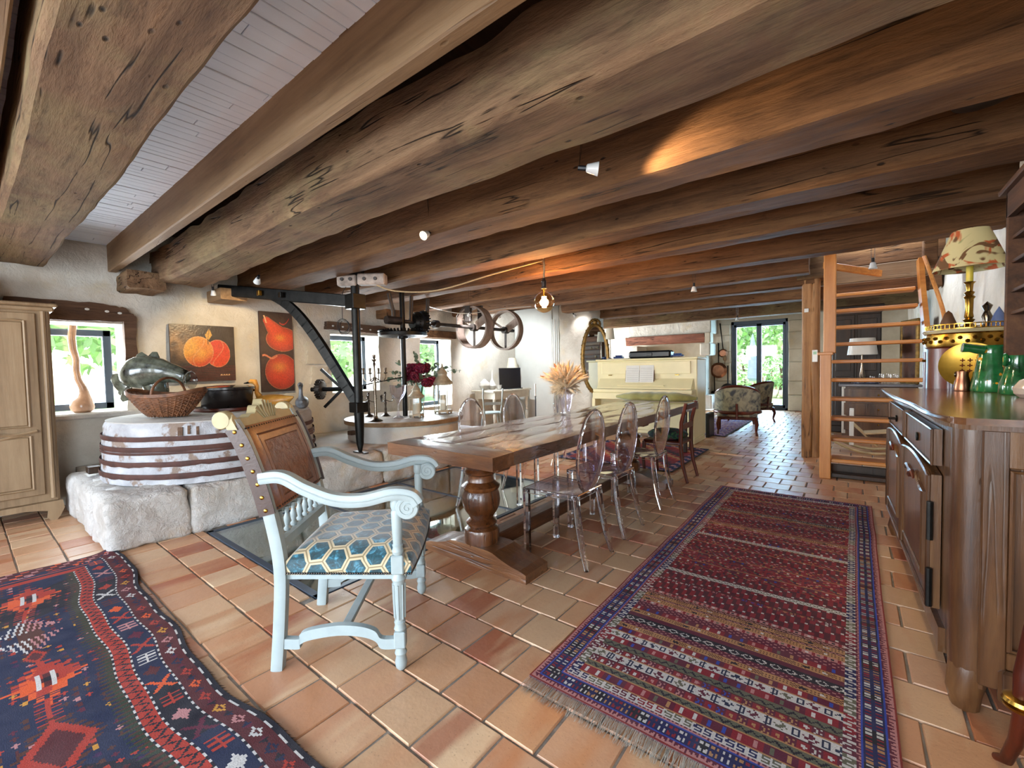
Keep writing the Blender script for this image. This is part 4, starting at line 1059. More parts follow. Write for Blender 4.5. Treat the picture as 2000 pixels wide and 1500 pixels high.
# side faces: use height as well so that the cells run down the border
zz2 = HX.math('SUBTRACT', .475, HX.math('MINIMUM', sp_.outputs['Z'], .475))
yy2 = HX.math('ADD', HX.math('ABSOLUTE', py_), HX.math('DIVIDE', zz2, S_))
def hexd(ax, ay, ox, oy):
    # distance to hexagon centre grid with offsets
    r3 = 1.7320508
    qx = HX.math('SUBTRACT', HX.math('MODULO', HX.math('ADD', ax, 40*r3+ox), r3), r3/2); qy = HX.math('SUBTRACT', HX.math('MODULO', HX.math('ADD', ay, 40+oy), 1.0), .5)
    qx = HX.math('ABSOLUTE', qx); qy = HX.math('ABSOLUTE', qy)
    return HX.math('MAXIMUM', qy, HX.math('ADD', HX.math('MULTIPLY', qx, .8660254), HX.math('MULTIPLY', qy, .5)))
h1 = hexd(px_, yy2, 0, 0); h2 = hexd(px_, yy2, .8660254, .5); hm = HX.math('MINIMUM', h1, h2)
line1 = HX.ramp(hm, [(.0, (0, 0, 0)), (.385, (0, 0, 0)), (.40, (1, 1, 1)), (.5, (1, 1, 1))]); line2 = HX.ramp(hm, [(.465, (0, 0, 0)), (.475, (1, 1, 1))])
vv = HX.co(); nf = HX.noise(vv, 22, 6, .75, 1.0)
vel = HX.ramp(nf, [(.35, hx('062226')), (.52, hx('0f4450')), (.66, hx('4d8fa6')), (.8, hx('9cc3d2'))])
band_ = HX.mix(hx('b5a382'), hx('7a6a4a'), line2)
colh = HX.mix(vel, band_, line1)
HEX = HX.out(colh, HX.math('SUBTRACT', .65, HX.math('MULTIPLY', nf, .3)), HX.bump(HX.math('SUBTRACT', HX.math('MULTIPLY', nf, .3), line1), .4, .006), Sheen__Weight=.5, Specular__IOR__Level=.3)
m = MB(); NS = 26
def seat(a, b):
    x = bx+.035+(fx+.055-bx-.035)*a; hw = (rw+.012)+(fw_+.018-rw-.012)*a; 
    if abs(x-fx) < .032: pass
    y = (b-.5)*2*hw; ea = min(a, 1-a)*2; eb = min(b, 1-b)*2
    dome = (1-(1-min(1, ea*1.6))**2.2)*.5+(1-(1-min(1, eb*1.6))**2.2)*.5
    z = .475+.055*min((1-(1-min(1, ea*2))**2.5), (1-(1-min(1, eb*2))**2.5))
    xr = x+.02*(1-(2*b-1)**2)*(a-.3)
    return (xr, y, z)
m.grid(seat, NS, NS)
per = [i for i in range(NS)]+[NS+(NS+1)*j for j in range(NS)]+[(NS+1)*NS+i for i in range(NS, 0, -1)]+[(NS+1)*j for j in range(NS, 0, -1)]
o_i = len(m.v); m.v += [(m.v[i][0], m.v[i][1], .415) for i in per]; P_ = len(per)
for i in range(P_): j = (i+1) % P_; m.f.append((per[j], per[i], o_i+i, o_i+j)); m.sm.append(True)
st = m.build('seat', HEX, t, ang=70)
m = MB(); m.prism([(bx+.03, -rw), (bx+.03, rw), (fx+.03, fw_), (fx+.03, -fw_)], .39, .47); m.build('seat_rail', WP, t)
m = MB()
for i in range(per.__len__()):
    p = m.v; q = (st.data.vertices[per[i]].co.x, st.data.vertices[per[i]].co.y)
    for k in (0, 1):
        r2_ = st.data.vertices[per[(i+1) % P_]].co; X = q[0]+(r2_.x-q[0])*k/2; Y = q[1]+(r2_.y-q[1])*k/2; m.sphere((X*1.004, Y*1.008, .422), .0052, 6)
m.build('nail_row', MT['iron_rust'], st)['kind'] = 'stuff'

# ================================================================ clear plastic chairs
CLR = clear_plastic('clear_polycarbonate', (.94, .935, .975), .7, (.60, .58, .84), 1.5)
THK = thick_clear('thick_clear_plastic')
def ghost(label, loc, rz, group):
    t = thing('clear_chair', label, 'chair', loc, rz, group)
    # faces +x; seat .46, rear feet at x=-.24
    m = MB(); n = 12
    def f(a, b):
        x = -.17+.40*a; hw = .165+.03*a; y = (b-.5)*2*hw; r = .03
        return (x, y, .462-.010*math.sin(PI*a)*math.sin(PI*b)+.004*math.cos(2*PI*a))
    m.grid(f, n, n); m.grid(lambda a, b: (f(b, a)[0], f(b, a)[1], f(b, a)[2]-.012), n, n)
    m.build('seat', CLR, t)
    m = MB()
    c = [(-.165, -.165), (.235, -.197), (.235, .197), (-.165, .165)]
    for i in range(4):
        a, b = c[i], c[(i+1) % 4]; m.beam((*a, .445), (*b, .445), .012, .035, bev=.004)
    m.build('seat_frame', THK, t)
    for s in (-1, 1):
        m = MB(); x, y = .222, s*.183
        for k in (0, 1):
            pass
        m.prism([(x-.022, y-.018), (x+.012, y-.018), (x+.012, y+.018), (x-.022, y+.018)], .0, .45)
        m.build('front_leg', THK, t)
        m = MB(); pts = [(-.15, s*.155, .45), (-.165, s*.158, .3), (-.2, s*.17, .12), (-.235, s*.18, 0)]
        m.tube(pts, [.021, .021, .018, .013], 8, sx=1.3); m.build('rear_leg', THK, t)
    # oval back with thick rim
    m = MB(); K = 40; ring = []
    for k in range(K):
        a = 2*PI*k/K; y = .178*math.cos(a); z = .72+.27*math.sin(a); ring.append((-.155-.10*max(0, z-.45), y, z))
    def bk(r, off):
        return [(-.155-.10*max(0, (.72+(z-.72)*r)-.45)-off-.025*(1-r*r)*1.0, y*r, .72+(z-.72)*r) for (x, y, z) in ring]
    vs = []; rs = (.02, .4, .75, 1.0)
    for off in (0, .009):
        for r in rs: vs += bk(r, off)
    fs = []
    for o_ in (0, len(rs)*K):
        for i in range(len(rs)-1):
            for k in range(K):
                q = (o_+i*K+k, o_+i*K+(k+1) % K, o_+(i+1)*K+(k+1) % K, o_+(i+1)*K+k); fs.append(q if o_ else tuple(reversed(q)))
    m.add(vs, fs, True); m.build('backrest', CLR, t)
    m = MB(); m.tube(ring, .0115, 7, closed=True); m.build('back_rim', THK, t)
    return t
g0 = ghost('clear plastic oval-back chair nearest the armchair, on the rug side of the table', (-1.535, 2.55, 0), PI, 'clear plastic chairs around the dining table')
dup(g0, (-1.555, 3.16, 0), PI, 'middle clear plastic chair on the rug side of the table')
dup(g0, (-1.56, 3.96, 0), PI, 'clear plastic chair on the rug side, next to the floral cushioned chair')
dup(g0, (-2.66, 3.0, 0), 0, 'nearest clear plastic chair on the platform side of the table')
dup(g0, (-2.68, 3.68, 0), 0, 'clear plastic chair on the platform side, in front of the writing desk')
dup(g0, (-2.85, 4.9, 0), .12, 'farthest clear plastic chair on the platform side, behind the pampas vase')

# wooden chair with floral cushion
FLO = NT('floral_cushion'); vf = FLO.co(); vo = FLO.n('ShaderNodeTexVoronoi', Scale=17); FLO.L.new(vf, vo.inputs['Vector'])
cf = FLO.ramp(FLO.noise(vf, 11, 3, .5, .8), [(.35, hx('0c1220')), (.47, hx('14352a')), (.53, hx('3b6b35')), (.58, hx('101a3a')), (.66, hx('8a2230')), (.72, hx('15203f'))])
FLOM = FLO.out(cf, .8)
def wood_chair(label, loc, rz, cushion=True):
    t = thing('wooden_chair', label, 'chair', loc, rz)
    D = MT['red_wood']
    m = MB(); m.box((-.21, -.21, .40), (.21, .21, .44), .01); m.build('seat', D, t)
    for s in (-1, 1):
        m = MB(); m.tube([(.2, s*.19, .42), (.21, s*.2, .2), (.19, s*.2, 0)], [.024, .02, .016], 8); m.build('front_leg', D, t)
        m = MB(); m.tube([(-.27, s*.19, 0), (-.22, s*.19, .2), (-.2, s*.19, .42), (-.21, s*.19, .65), (-.26, s*.19, .86)], [.016, .02, .022, .02, .018], 8); m.build('rear_leg', D, t)
    for z in (.6, .82):
        m = MB(); m.beam((-.215-.2*(z-.6), -.19, z), (-.215-.2*(z-.6), .19, z), .02, .06, bev=.005); m.build('back_rail', D, t)
    m = MB(); m.sphere((-.0, 0, .49), .22, 20, (1.0, 1.0, .3)); m.build('cushion', FLOM, t)
    return t
wood_chair('dark red wooden chair with a navy floral cushion, last on the rug side', (-1.67, 4.98, 0), PI)
r3 = MB(); r3.grid(lambda a, b: (-3.3+1.62*a, 5.15+1.7*b, .012+.002*n3(a*9, b*9, 1)), 80, 84)
def rug3(u, v):
    e = min(u, 1.62-u, v, 1.7-v)
    if e < .02: return C['dk']
    if e < .12: return C['navy'] if (int(u/.06)+int(v/.06)) % 3 else C['pink']
    h_ = (int(u/.08)*31+int(v/.08)*17) % 7
    return [C['red'], C['orr'], C['red'], C['dk'], C['tan'], C['red'], C['mar']][h_]
o = r3.build('rug', RUG); paint(o, [rug3((i+.5)/80*1.62, (j+.5)/84*1.7) for j in range(84) for i in range(80)])
tag(o, 'red patterned rug under the far end of the dining table', 'rug')

# glass vase with pampas
t = thing('glass_vase', 'clear glass vase with handles standing on the dining table', 'vase', (-2.42, 4.0, .772))
m = MB(); m.lathe([(.045, 0), (.052, .01), (.048, .03), (.06, .1), (.075, .2), (.082, .29), (.078, .29), (.07, .2), (.055, .1), (.04, .03), (.001, .025)], n=24); m.build('body', CLR, t)
for s in (-1, 1):
    m = MB(); m.tube([(s*.075, 0, .18), (s*.12, 0, .22), (s*.13, 0, .28), (s*.1, 0, .3), (s*.08, 0, .27)], .008, 7); m.build('handle', CLR, t)
t = thing('pampas_bouquet', 'bouquet of dried golden pampas grass in the handled glass vase', 'dried flowers', (-2.42, 4.0, .80))
R_ = random.Random(21)
for i in range(120):
    a = R_.uniform(0, 2*PI); sp_r = R_.uniform(.02, 1)**.6; L = R_.uniform(.48, .56); th = sp_r*1.15
    if i > 100: th = R_.uniform(1.3, 1.95); L = .40
    d = Vector((math.cos(a)*math.sin(th), math.sin(a)*math.sin(th), math.cos(th)))
    b = Vector((0, 0, .23)); e = b+d*(L-.22)
    m = MB(); n = 7; pts = [b+d*(L-.24)*k/n+Vector((0, 0, .02*math.sin(PI*k/n))) for k in range(n+1)]
    m.tube([Vector((math.cos(a)*.01, math.sin(a)*.01, 0)), b], .0025, 4)
    m.tube(pts, [.004, .010, .014, .017, .017, .015, .010, .003], 6)
    for k in range(46):
        q = R_.uniform(.15, 1); p = b+d*(L-.24)*q; o_ = Vector((R_.uniform(-1, 1), R_.uniform(-1, 1), R_.uniform(-1, 1))).normalized(); u_ = (o_+d*1.1).normalized()
        s_ = o_.cross(u_)*.0022; p0 = p+o_*.012; p1 = p0+u_*R_.uniform(.035, .06); m.add([p0-s_, p0+s_, p1], [(0, 1, 2)])
    m.build('plume', MT['pampas_d'] if 2.3 < a < 3.6 and i % 2 else MT['pampas'], t)
# green bolster cushion on a bench near the piano
t = thing('piano_bench', 'bench behind the far end of the dining table, in front of the piano', 'bench', (-2.35, 6.55, 0))
m = MB(); m.box((-.55, -.18, .62), (.5, .18, .7), .01); m.build('seat', MT['dark_wood'], t)
for x in (-.5, .45):
    for y in (-.14, .14):
        m = MB(); m.box((x-.025, y-.025, .014), (x+.025, y+.025, .62), .005); m.build('leg', MT['dark_wood'], t)
m = MB(); pts = [(-.62+1.22*k/24, 0, 0) for k in range(25)]
m.tube(pts, [.03+.075*math.sin(PI*min(1, (k/24)*3.4 if k < 12 else (1-k/24)*3.4, 1)/2)*(1-.12*(k % 4 == 0)) for k in range(25)], 18)
o = m.build('bolster_cushion', MT['bolster']); o.location = (-2.36, 6.5, .785); o.scale = (1, 1.3, .78)
tag(o, 'olive green tufted bolster cushion lying in front of the piano keys', 'cushion')
# ================================================================ left side
# bleached armoire
t = thing('armoire', 'pale bleached wooden armoire cut by the left edge of the photo', 'wardrobe', (-5.66, .08, 0))
A = MT['armoire']; y0, y1 = -.95, .46
m = MB(); m.box((-.5, y0, .16), (0, y1, 1.9), .015); m.build('carcass', A, t)
m = MB(); m.box((-.52, y0-.04, 1.9), (.05, y1+.05, 1.93), .01); m.box((-.5, y0-.02, 1.86), (.03, y1+.025, 1.9), .01); m.build('cornice', A, t)
m = MB(); P = [(y0, .16), (y0, .02), (y0+.08, .02), (y0+.12, .1)]+[(y0+.12+(y1-y0-.24)*k/12, .1+.05*math.sin(PI*k/12)+.012*math.cos(4*PI*k/12)) for k in range(1, 12)]+[(y1-.12, .1), (y1-.085, .09), (y1-.09, .03), (y1-.07, .0), (y1-.03, .0), (y1-.005, .04), (y1+.02, .1), (y1+.01, .17)]
m.prism(P, 0, .035, 'yz'); m.build('apron', A, t)
def cab_door(m_a, m_b, z0, z1, wavy=True):
    d = MB(); d.box((0, m_a, z0), (.022, m_b, z1), .006); o = d.build('door', A, t)
    for (za, zb) in ((z0+.07, z0+.52), (z0+.62, z1-.08)):
        p = MB(); p.box((.015, m_a+.08, za), (.03, m_b-.08, zb), .012); p.build('panel', A, o)
        fr = MB(); c = [(m_a+.07, za-.01), (m_b-.07, za-.01), (m_b-.07, zb+.01)]+[(m_b-.07-(m_b-m_a-.14)*k/8, zb+.01+.02*math.sin(PI*k/8)*math.cos(PI*k/4)) for k in range(1, 8)]+[(m_a+.07, zb+.01)]
        fr.tube([(.026, y, z) for y, z in c], .011, 6, closed=True); fr.build('moulding', A, o)
    fr = MB(); ym = z0+.57; fr.tube([(.028, m_a+.03+(m_b-m_a-.06)*k/10, ym+.02*math.sin(2*PI*k/10)) for k in range(11)], .014, 6); fr.build('cross_moulding', A, o)
    return o
cab_door(y0+.03, (y0+y1)/2-.01, .24, 1.84); cab_door((y0+y1)/2+.01, y1-.09, .24, 1.84)
m = MB(); m.tube([(.018, y1-.045, .2), (.018, y1-.045, 1.86)], .016, 8); m.build('corner_bead', A, t)
# box and case on the armoire
t = thing('black_box', 'black box lying on top of the pale armoire', 'box', (-5.95, .1, 1.932)); m = MB(); m.box((-.18, -.5, 0), (.2, .16, .13), .01); m.build('body', MT['black'], t)
t = thing('wooden_case', 'small wooden case on top of the black box on the armoire', 'case', (-5.95, .1, 2.064)); m = MB(); m.box((-.12, -.35, 0), (.15, .12, .12), .01); m.build('body', MT['joist'], t)
m = MB()
for y in (-.08, .1): m.box((.14, y-.02, .0), (.165, y+.02, .14), .004)
m.build('strap', MT['black'], t); m = MB(); m.tube([(.155, -.08, .13), (.165, -.04, .155), (.165, .05, .155), (.155, .1, .13)], .01, 6); m.build('handle', MT['black'], t)
# gourd
gm = plain('gourd_shell', hx('c9a184'), .22, 0, .25, 6, .1, 30, Coat__Weight=.3)
t = tag(MB().tube([(0, 0, 0.0), (0, 0, .02), (0, .0, .06), (0, .005, .1), (0, .02, .15), (.0, .02, .2), (0, .01, .26), (0, -.02, .34), (0, -.03, .44), (0, -.025, .55), (0, -.045, .66), (0, -.05, .78), (0, -.035, .9)],
  [.06, .088, .098, .09, .06, .042, .034, .03, .029, .027, .03, .032, .03], 24).build('gourd_vase', gm), 'tall pale orange gourd with a long wavy neck on the window sill', 'gourd')
t.location = (-6.33, .80, .905)
# paintings
PNT = attr_mat('oil_paint', .35, .3, 60, spec=.5)
def painting(name, y0, y1, z0, z1, fn, label, nu, nv):
    t = thing(name, label, 'painting', (XL+.03, (y0+y1)/2, (z0+z1)/2))
    w_, h_ = (y1-y0)/2, (z1-z0)/2
    m = MB(); m.box((0, -w_, -h_), (.028, w_, h_), .003); m.build('stretcher_canvas', plain('dark_canvas_edge_'+str(nu), hx('2a130f'), .6), t)
    m = MB(); m.grid(lambda a, b: (.0295+.0008*n3(a*40, b*40, 1), -w_+2*w_*a, -h_+2*h_*b), nu, nv)
    o = m.build('canvas', PNT, t); paint(o, [tuple(q*.72 for q in fn((i+.5)/nu, (j+.5)/nv)) for j in range(nv) for i in range(nu)])
    return t
def mixc(a, b, k): k = max(0, min(1, k)); return tuple(a[i]*(1-k)+b[i]*k for i in range(3))
K_ = {k: hx(v) for k, v in dict(dk='1c0d08', br='5a3a1e', tn='a5794a', or_='e8821e', ye='f2a83c', rd='d8361a', dr='7c140c', lf='d9a445', ws='f5c088').items()}
def pumpkin(u, v):
    col = mixc(K_['dk'], (.015, .008, .006), v)
    g = math.exp(-(((u-.12)/.25)**2+((v-.68)/.3)**2)); col = mixc(col, mixc(K_['br'], K_['tn'], .5+n3(u*9, v*9, 1)), g*1.1*(.6+.6*n3(u*6, v*6, 4)+.4))
    if v < .28: col = mixc(K_['dk'], K_['dr'], .25+.35*n3(u*5, v*50, 3))
    for (cx, cy, rx, ry, c0, c1) in ((.72, .5, .2, .25, K_['rd'], hx('ee4a1c')), (.42, .53, .23, .27, K_['or_'], K_['rd'])):
        d = ((u-cx)/rx)**2+((v-cy)/ry)**2
        if d < 1:
            k = .5+.5*math.sin(((u-cx)/rx)*7+n3(u*4, v*4, 2)*2); col = mixc(c0, c1, .55-.9*(v-cy)/ry*.5-.3*k*0)
            if cx < .5: col = mixc(K_['ye'], K_['rd'], .2+.9*max(0, (cy-v)/ry)+.3*(u-cx)/rx+.25*n3(u*6, v*4, 9))
            e = math.exp(-(((u-.46)/.07)**2+((v-.5)/.08)**2)); col = mixc(col, K_['ye'], e*.8)
            if d > .9: col = mixc(col, K_['ws'], .35)
            if abs(u-cx-.09*math.sin(v*9+cx*3)) < .008: col = mixc(col, K_['ws'], .35)
    lf = abs(u-.575-.02*math.sin((v-.8)*8))/.055+abs(v-.83)/.12
    if lf < 1: col = mixc(K_['lf'], K_['ye'], .5*(1-lf)); col = mixc(col, K_['br'], .7 if abs(u-.575-.02*math.sin((v-.8)*8)) < .005 else 0)
    if .66 < v < .76 and abs(u-.565) < .008: col = K_['br']
    if .095 < v < .125 and .74 < u < .9 and math.sin(u*150)*math.cos(v*170) > -.15: col = K_['ws']
    return col
def pears(u, v):
    col = mixc((.02, .007, .006), hx('33100c'), .5+.5*n3(u*3, v*6, 2))
    d2 = ((u-.62)/.5)**2+((v-.25)/.225)**2
    if d2 < 1:
        col = mixc(K_['dr'], hx('e23f1a'), 1.1-d2*.75+.15*n3(u*5, v*8, 1)); g = math.exp(-(((u-.55)/.2)**2+((v-.31)/.06)**2)); col = mixc(col, K_['ye'], g*.55)
        if d2 > .94: col = mixc(col, K_['ws'], .3)
    b = ((u-.68)/.5)**2+((v-.66)/.155)**2; tt = max(0, min(1, ((.55-u)*.43*.14+(v-.72)*1.07*.18)/(.14**2+.18**2))); n = (math.hypot(u*.43-(.55*.43-.14*tt), v*1.07-(.72*1.07+.18*tt))/(.125-.075*tt))**2
    s = min(b, n)
    if s < 1 and v > .47:
        col = mixc(K_['dr'], hx('e8471c'), 1.15-s*.8+.1*n3(u*5, v*8, 5)); g = math.exp(-(((u-.6)/.14)**2+((v-.68)/.04)**2)); col = mixc(col, K_['ye'], g*.6)
        if s > .92: col = mixc(col, K_['ws'], .3)
    if abs(u-(.18-(v-.9)*.7)) < .022 and .86 < v < .95: col = K_['ws']
    if abs(v-.44-.02*math.sin(u*14)) < .012 and .05 < u < .5: col = mixc(K_['rd'], K_['ws'], .4)
    if abs(v-(.87+.25*(u-.7)**2*8-.02)) < .008 and .6 < u < .9: col = K_['rd']
    return col
painting('painting', 1.52, 2.18, 1.19, 1.86, pumpkin, 'square painting of orange pumpkins with a leaf on a dark ground', 132, 132)
painting('painting', 2.48, 2.91, 1.02, 2.09, pears, 'tall narrow painting of a red pear above a red apple', 90, 220)

# big banded tub
TC = (-5.06, 1.62, .374)
t = thing('mill_tub', 'large whitewashed round mill tub with rusty hoops on the stone platform', 'mill tub', TC)
rp = lambda a, z: .88+(.012 if z < .42 else 0)
def tubf(u, v):
    a = 2*PI*u; z = .002+.51*v; r = .885-.035*v+.012*n3(math.cos(a)*3, math.sin(a)*3, z*6)+.006*n3(math.cos(a)*9, math.sin(a)*9, z*14)
    if v > .93: r -= (v-.93)*.35
    return (r*math.cos(a), r*math.sin(a), z)
TB = NT('tub_plaster'); v = TB.co(); f = TB.noise(v, 2.6, 6, .65)
colt = TB.mix(TB.ramp(TB.noise(v, 6, 5), [(.3, hx('989697')), (.7, hx('bdbbbc'))]), hx('7d6552'), TB.math('MULTIPLY', TB.ramp(f, [(.55, (0, 0, 0)), (.59, (1, 1, 1))]), .85))
TUB = TB.out(colt, .85, TB.bump(TB.noise(v, 12, 8, .65), .8, .03), Specular__IOR__Level=.2)
m = MB(); m.grid(tubf, 110, 22); m.build('tub_wall', TUB, t, ang=60)
m = MB(); m.lathe([(.83, .5), (.84, .512), (.8, .516), (1e-4, .516)], n=64); m.build('tub_top', MT['lime'], t)
for z, h, th in ((.38, .04, .01), (.295, .042, .012), (.262, .02, .011), (.175, .042, .012), (.075, .045, .012)):
    m = MB(); R0 = .885-.035*z/.51+.014
    def bf(u, v, z=z, h=h, R0=R0):
        a = 2*PI*u; return ((R0+th*.3*math.sin(PI*v))*math.cos(a), (R0+th*.3*math.sin(PI*v))*math.sin(a), z-h/2+h*v+.004*n3(math.cos(a)*5, math.sin(a)*5, z*10)+(.012*n3(math.cos(a)*12, math.sin(a)*12, 3) if v < .5 and z < .2 else 0))
    m.grid(bf, 110, 3); m.build('hoop', MT['band'], t)
m = MB(); m.box((-.42, -.93, .03), (-.3, -.84, .09), .006); m.build('peg', MT['dark_wood'], t)
for a_, z in ((-.62, .43), (-.55, .44), (-.48, .43), (-.3, .45)):
    m = MB(); c, s = math.cos(a_), math.sin(a_); m.beam((c*.86, s*.86, z-.03), (c*.852, s*.852, z+.04), .035 if a_ == -.62 else .018, .02); m.build('wedge', MT['lintel'], t)
ZT = TC[2]+.517
# wicker basket
t = thing('wicker_basket', 'boat shaped brown wicker basket with a hoop handle on the mill tub', 'basket', (-4.93, 1.18, ZT), math.radians(38))
m = MB(); NR = 17
for i in range(NR):
    k = i/(NR-1); a, b = .16+.17*k**.8, .10+.10*k**.8; z0 = .02+.17*k
    pts = []
    for j in range(56):
        u = 2*PI*j/56; lift = .05*abs(math.cos(u))**3*k
        wv = .006*(1 if (j+i) % 2 else -1)
        pts.append(((a+wv)*math.cos(u), (b+wv)*math.sin(u), z0+lift))
    m.tube(pts, .0062, 5, closed=True)
m.build('weave', MT['wicker'], t)
m = MB()
for j in range(28):
    u = 2*PI*j/28; m.tube([((.16+.17*k**.8)*math.cos(u), (.10+.10*k**.8)*math.sin(u), .01+.18*k+.05*abs(math.cos(u))**3*k) for k in (0, .3, .6, 1)], .005, 5)
m.build('stake', MT['wicker'], t)['kind'] = 'stuff'
m = MB(); m.lathe([(1e-4, .01), (.15, .012), (.16, .025), (1e-4, .025)], n=24, m=Matrix.Diagonal((1, .62, 1, 1))); m.build('base', MT['wicker'], t)
for d in (0, .02):
    m = MB(); m.tube([(.33*math.cos(2*PI*j/40), .2*math.sin(2*PI*j/40), .195+d*.6+.05*abs(math.cos(2*PI*j/40))**3) for j in range(40)], .013, 6, closed=True); m.build('rim', MT['wicker'], t)
m = MB(); m.tube([(.02, .2*math.cos(PI*k/20), .19+.17*math.sin(PI*k/20)) for k in range(21)], .011, 7); m.build('handle', MT['wicker'], t)
# glass sculpture
t = thing('glass_sculpture', 'smoky grey glass sculpture like a gaping fish behind the basket', 'sculpture', (-5.3, 1.2, ZT), math.radians(40))
SG = plain('smoky_glass', hx('4f5145'), .2, 0, .75, 11, .2, 14, Coat__Weight=.4)
m = MB()
m.tube([(0, 0, 0), (0, 0, .05), (.0, 0, .14), (.0, 0, .22), (-.02, 0, .29)], [.09, .07, .065, .09, .1], 20); m.build('base', SG, t)
m = MB(); K = 30
pts = [(-.3, 0, .30), (-.24, 0, .36), (-.14, 0, .42), (-.02, 0, .43), (.1, 0, .41), (.22, 0, .375), (.3, 0, .34)]
m.tube(bez(pts, 4), [x for x in [.03, .06, .09, .11, .13, .14, .15, .155, .155, .15, .145, .14, .13, .125, .12, .11, .1, .095, .09, .085, .08, .075, .07, .05, .02]], 22, sx=.8); m.build('body', SG, t)
for (x, y, z, dx, dz, r) in ((-.12, 0, .5, -.05, .15, .06), (-.05, .03, .5, .0, .17, .05), (-.28, 0, .32, -.16, .08, .07), (-.3, 0, .3, -.08, -.14, .05), (-.2, -.05, .26, -.12, -.16, .05)):
    m = MB(); m.tube([(x, y, z-.05), (x+dx*.5, y, z+dz*.35), (x+dx, y+.02, z+dz*.65)], [r*1.3, r*1.2, r*.5], 10, sx=.3); m.build('fin', SG, t)
m = MB(); m.lathe([(.06, .0), (.085, .03), (.09, .05), (.08, .05), (.05, .01)], (.27, 0, .33), 22, axis='x'); m.build('mouth', clear_plastic('smoky_lip', (.8, .82, .82), .7), t)
# casserole on tray
t = thing('wooden_tray', 'round reddish wooden tray under the black casserole on the mill tub', 'tray', (-5.3, 1.83, ZT))
m = MB(); m.lathe([(1e-4, 0), (.34, 0), (.35, .012), (.35, .035), (.335, .035), (.33, .018), (1e-4, .018)], n=48); m.build('dish', MT['red_wood'], t)
t = thing('casserole', 'large dark enamelled casserole pot with side handles on the mill tub', 'pot', (-5.33, 1.8, ZT+.019))
m = MB(); S = Matrix.Diagonal((1.0, 1.0, 1, 1)); m.lathe([(1e-4, 0), (.22, 0), (.235, .02), (.245, .19), (.262, .2), (.262, .22), (.25, .22), (.235, .19), (.225, .03), (1e-4, .02)], n=40, m=S); m.build('body', MT['cast'], t)
m = MB(); m.lathe([(.25, .222), (.2, .235), (.1, .243), (1e-4, .245)], n=32); m.build('contents', plain('dark_glass_lid', hx('2c3430'), .08, 0, .4, 8, .1), t)
for s in (-1, 1):
    m = MB(); m.tube([(-.05*s*0, s*.24, .17), (.05, s*.285, .175), (0, s*.3, .175), (-.05, s*.285, .175), (0, s*.24, .17)], .011, 6); m.build('handle', MT['cast'], t)
# ducks
def duck(name, label, mat, loc, rz, s, headmat):
    t = thing(name, label, 'decoy', loc, rz)
    m = MB(); m.tube([(x*s, 0, z*s) for x, z in ((-.32, .13), (-.24, .1), (-.12, .085), (.02, .08), (.14, .085), (.2, .1))], [.012*s, .05*s, .082*s, .09*s, .07*s, .02*s], 18); m.build('body', mat, t)
    m = MB(); m.tube([(x*s, 0, z*s) for x, z in ((.13, .12), (.18, .2), (.17, .28), (.2, .34), (.25, .345), (.29, .335))], [.045*s, .028*s, .024*s, .036*s, .03*s, .008*s], 12); m.build('head', headmat, t)
    m = MB(); m.tube([(x*s, 0, z*s) for x, z in ((.27, .335), (.31, .325), (.35, .32))], [.016*s, .012*s, .005*s], 8); m.build('bill', MT['iron'], t)
    return t
duck('wooden_duck', 'honey coloured wooden decoy beside the casserole, mostly behind the armchair back', MT['duck'], (-5.17, 2.17, ZT), math.radians(215), .85, MT['duck'])
duck('grey_goose', 'grey decoy goose with a curved neck under the pear painting', MT['goose'], (-4.66, 2.28, ZT), math.radians(-30), .75, MT['goose'])

# ---------------------------------------------------------------- crane
CR = Vector((-4.3, 2.73, .372))
t = thing('millstone_crane', 'black iron millstone crane with a curved brace standing on the platform', 'crane', CR)
def L_(p): return Vector(p)-CR
I = MT['iron']
m = MB(); m.tube([(0, 0, .012), (0, 0, .1), (0, 0, .35), (0, 0, .52)], [.018, .04, .052, .052], 14); m.tube([(0, 0, .5), (0, 0, 1.93)], [.045, .045], 14); m.build('post', I, t)
m = MB(); m.box((-.1, -.03, 0), (.12, .03, .012), .003); m.build('foot_plate', MT['iron_rust'], t)
m = MB(); m.box((-.075, -.075, .45), (.075, .075, .56), .006); m.build('clamp', I, t)
aend = L_((-5.95, 1.98, 2.27)); m = MB(); m.beam((.03, .02, 1.66), aend, .075, .13, bev=.008); m.build('arm', I, t)
m = MB(); m.box((-.08, -.08, 1.58), (.08, .08, 1.74), .006); m.build('arm_collar', I, t)
b0, b1 = Vector((0, 0, .52)), Vector((0, 0, 1.67)).lerp(aend, .62)
pts = []
for k in range(17):
    u = k/16; p = b0.lerp(b1, u); p.z += -.0+.28*math.sin(PI*u)*(.35+.65*u); pts.append(p)
m = MB()
for i in range(16): m.beam(pts[i], pts[i+1]+(pts[i+1]-pts[i])*.12, .06, .1)
m.build('curved_brace', I, t)
for f_ in (.5, .66):
    p = Vector((0, 0, 1.66)).lerp(aend, f_); m = MB(); m.box(p+Vector((.0, -.075, -.03)), p+Vector((.06, -.035, .03)), .006); m.build('nut', MT['brass'] if f_ > .6 else I, t)
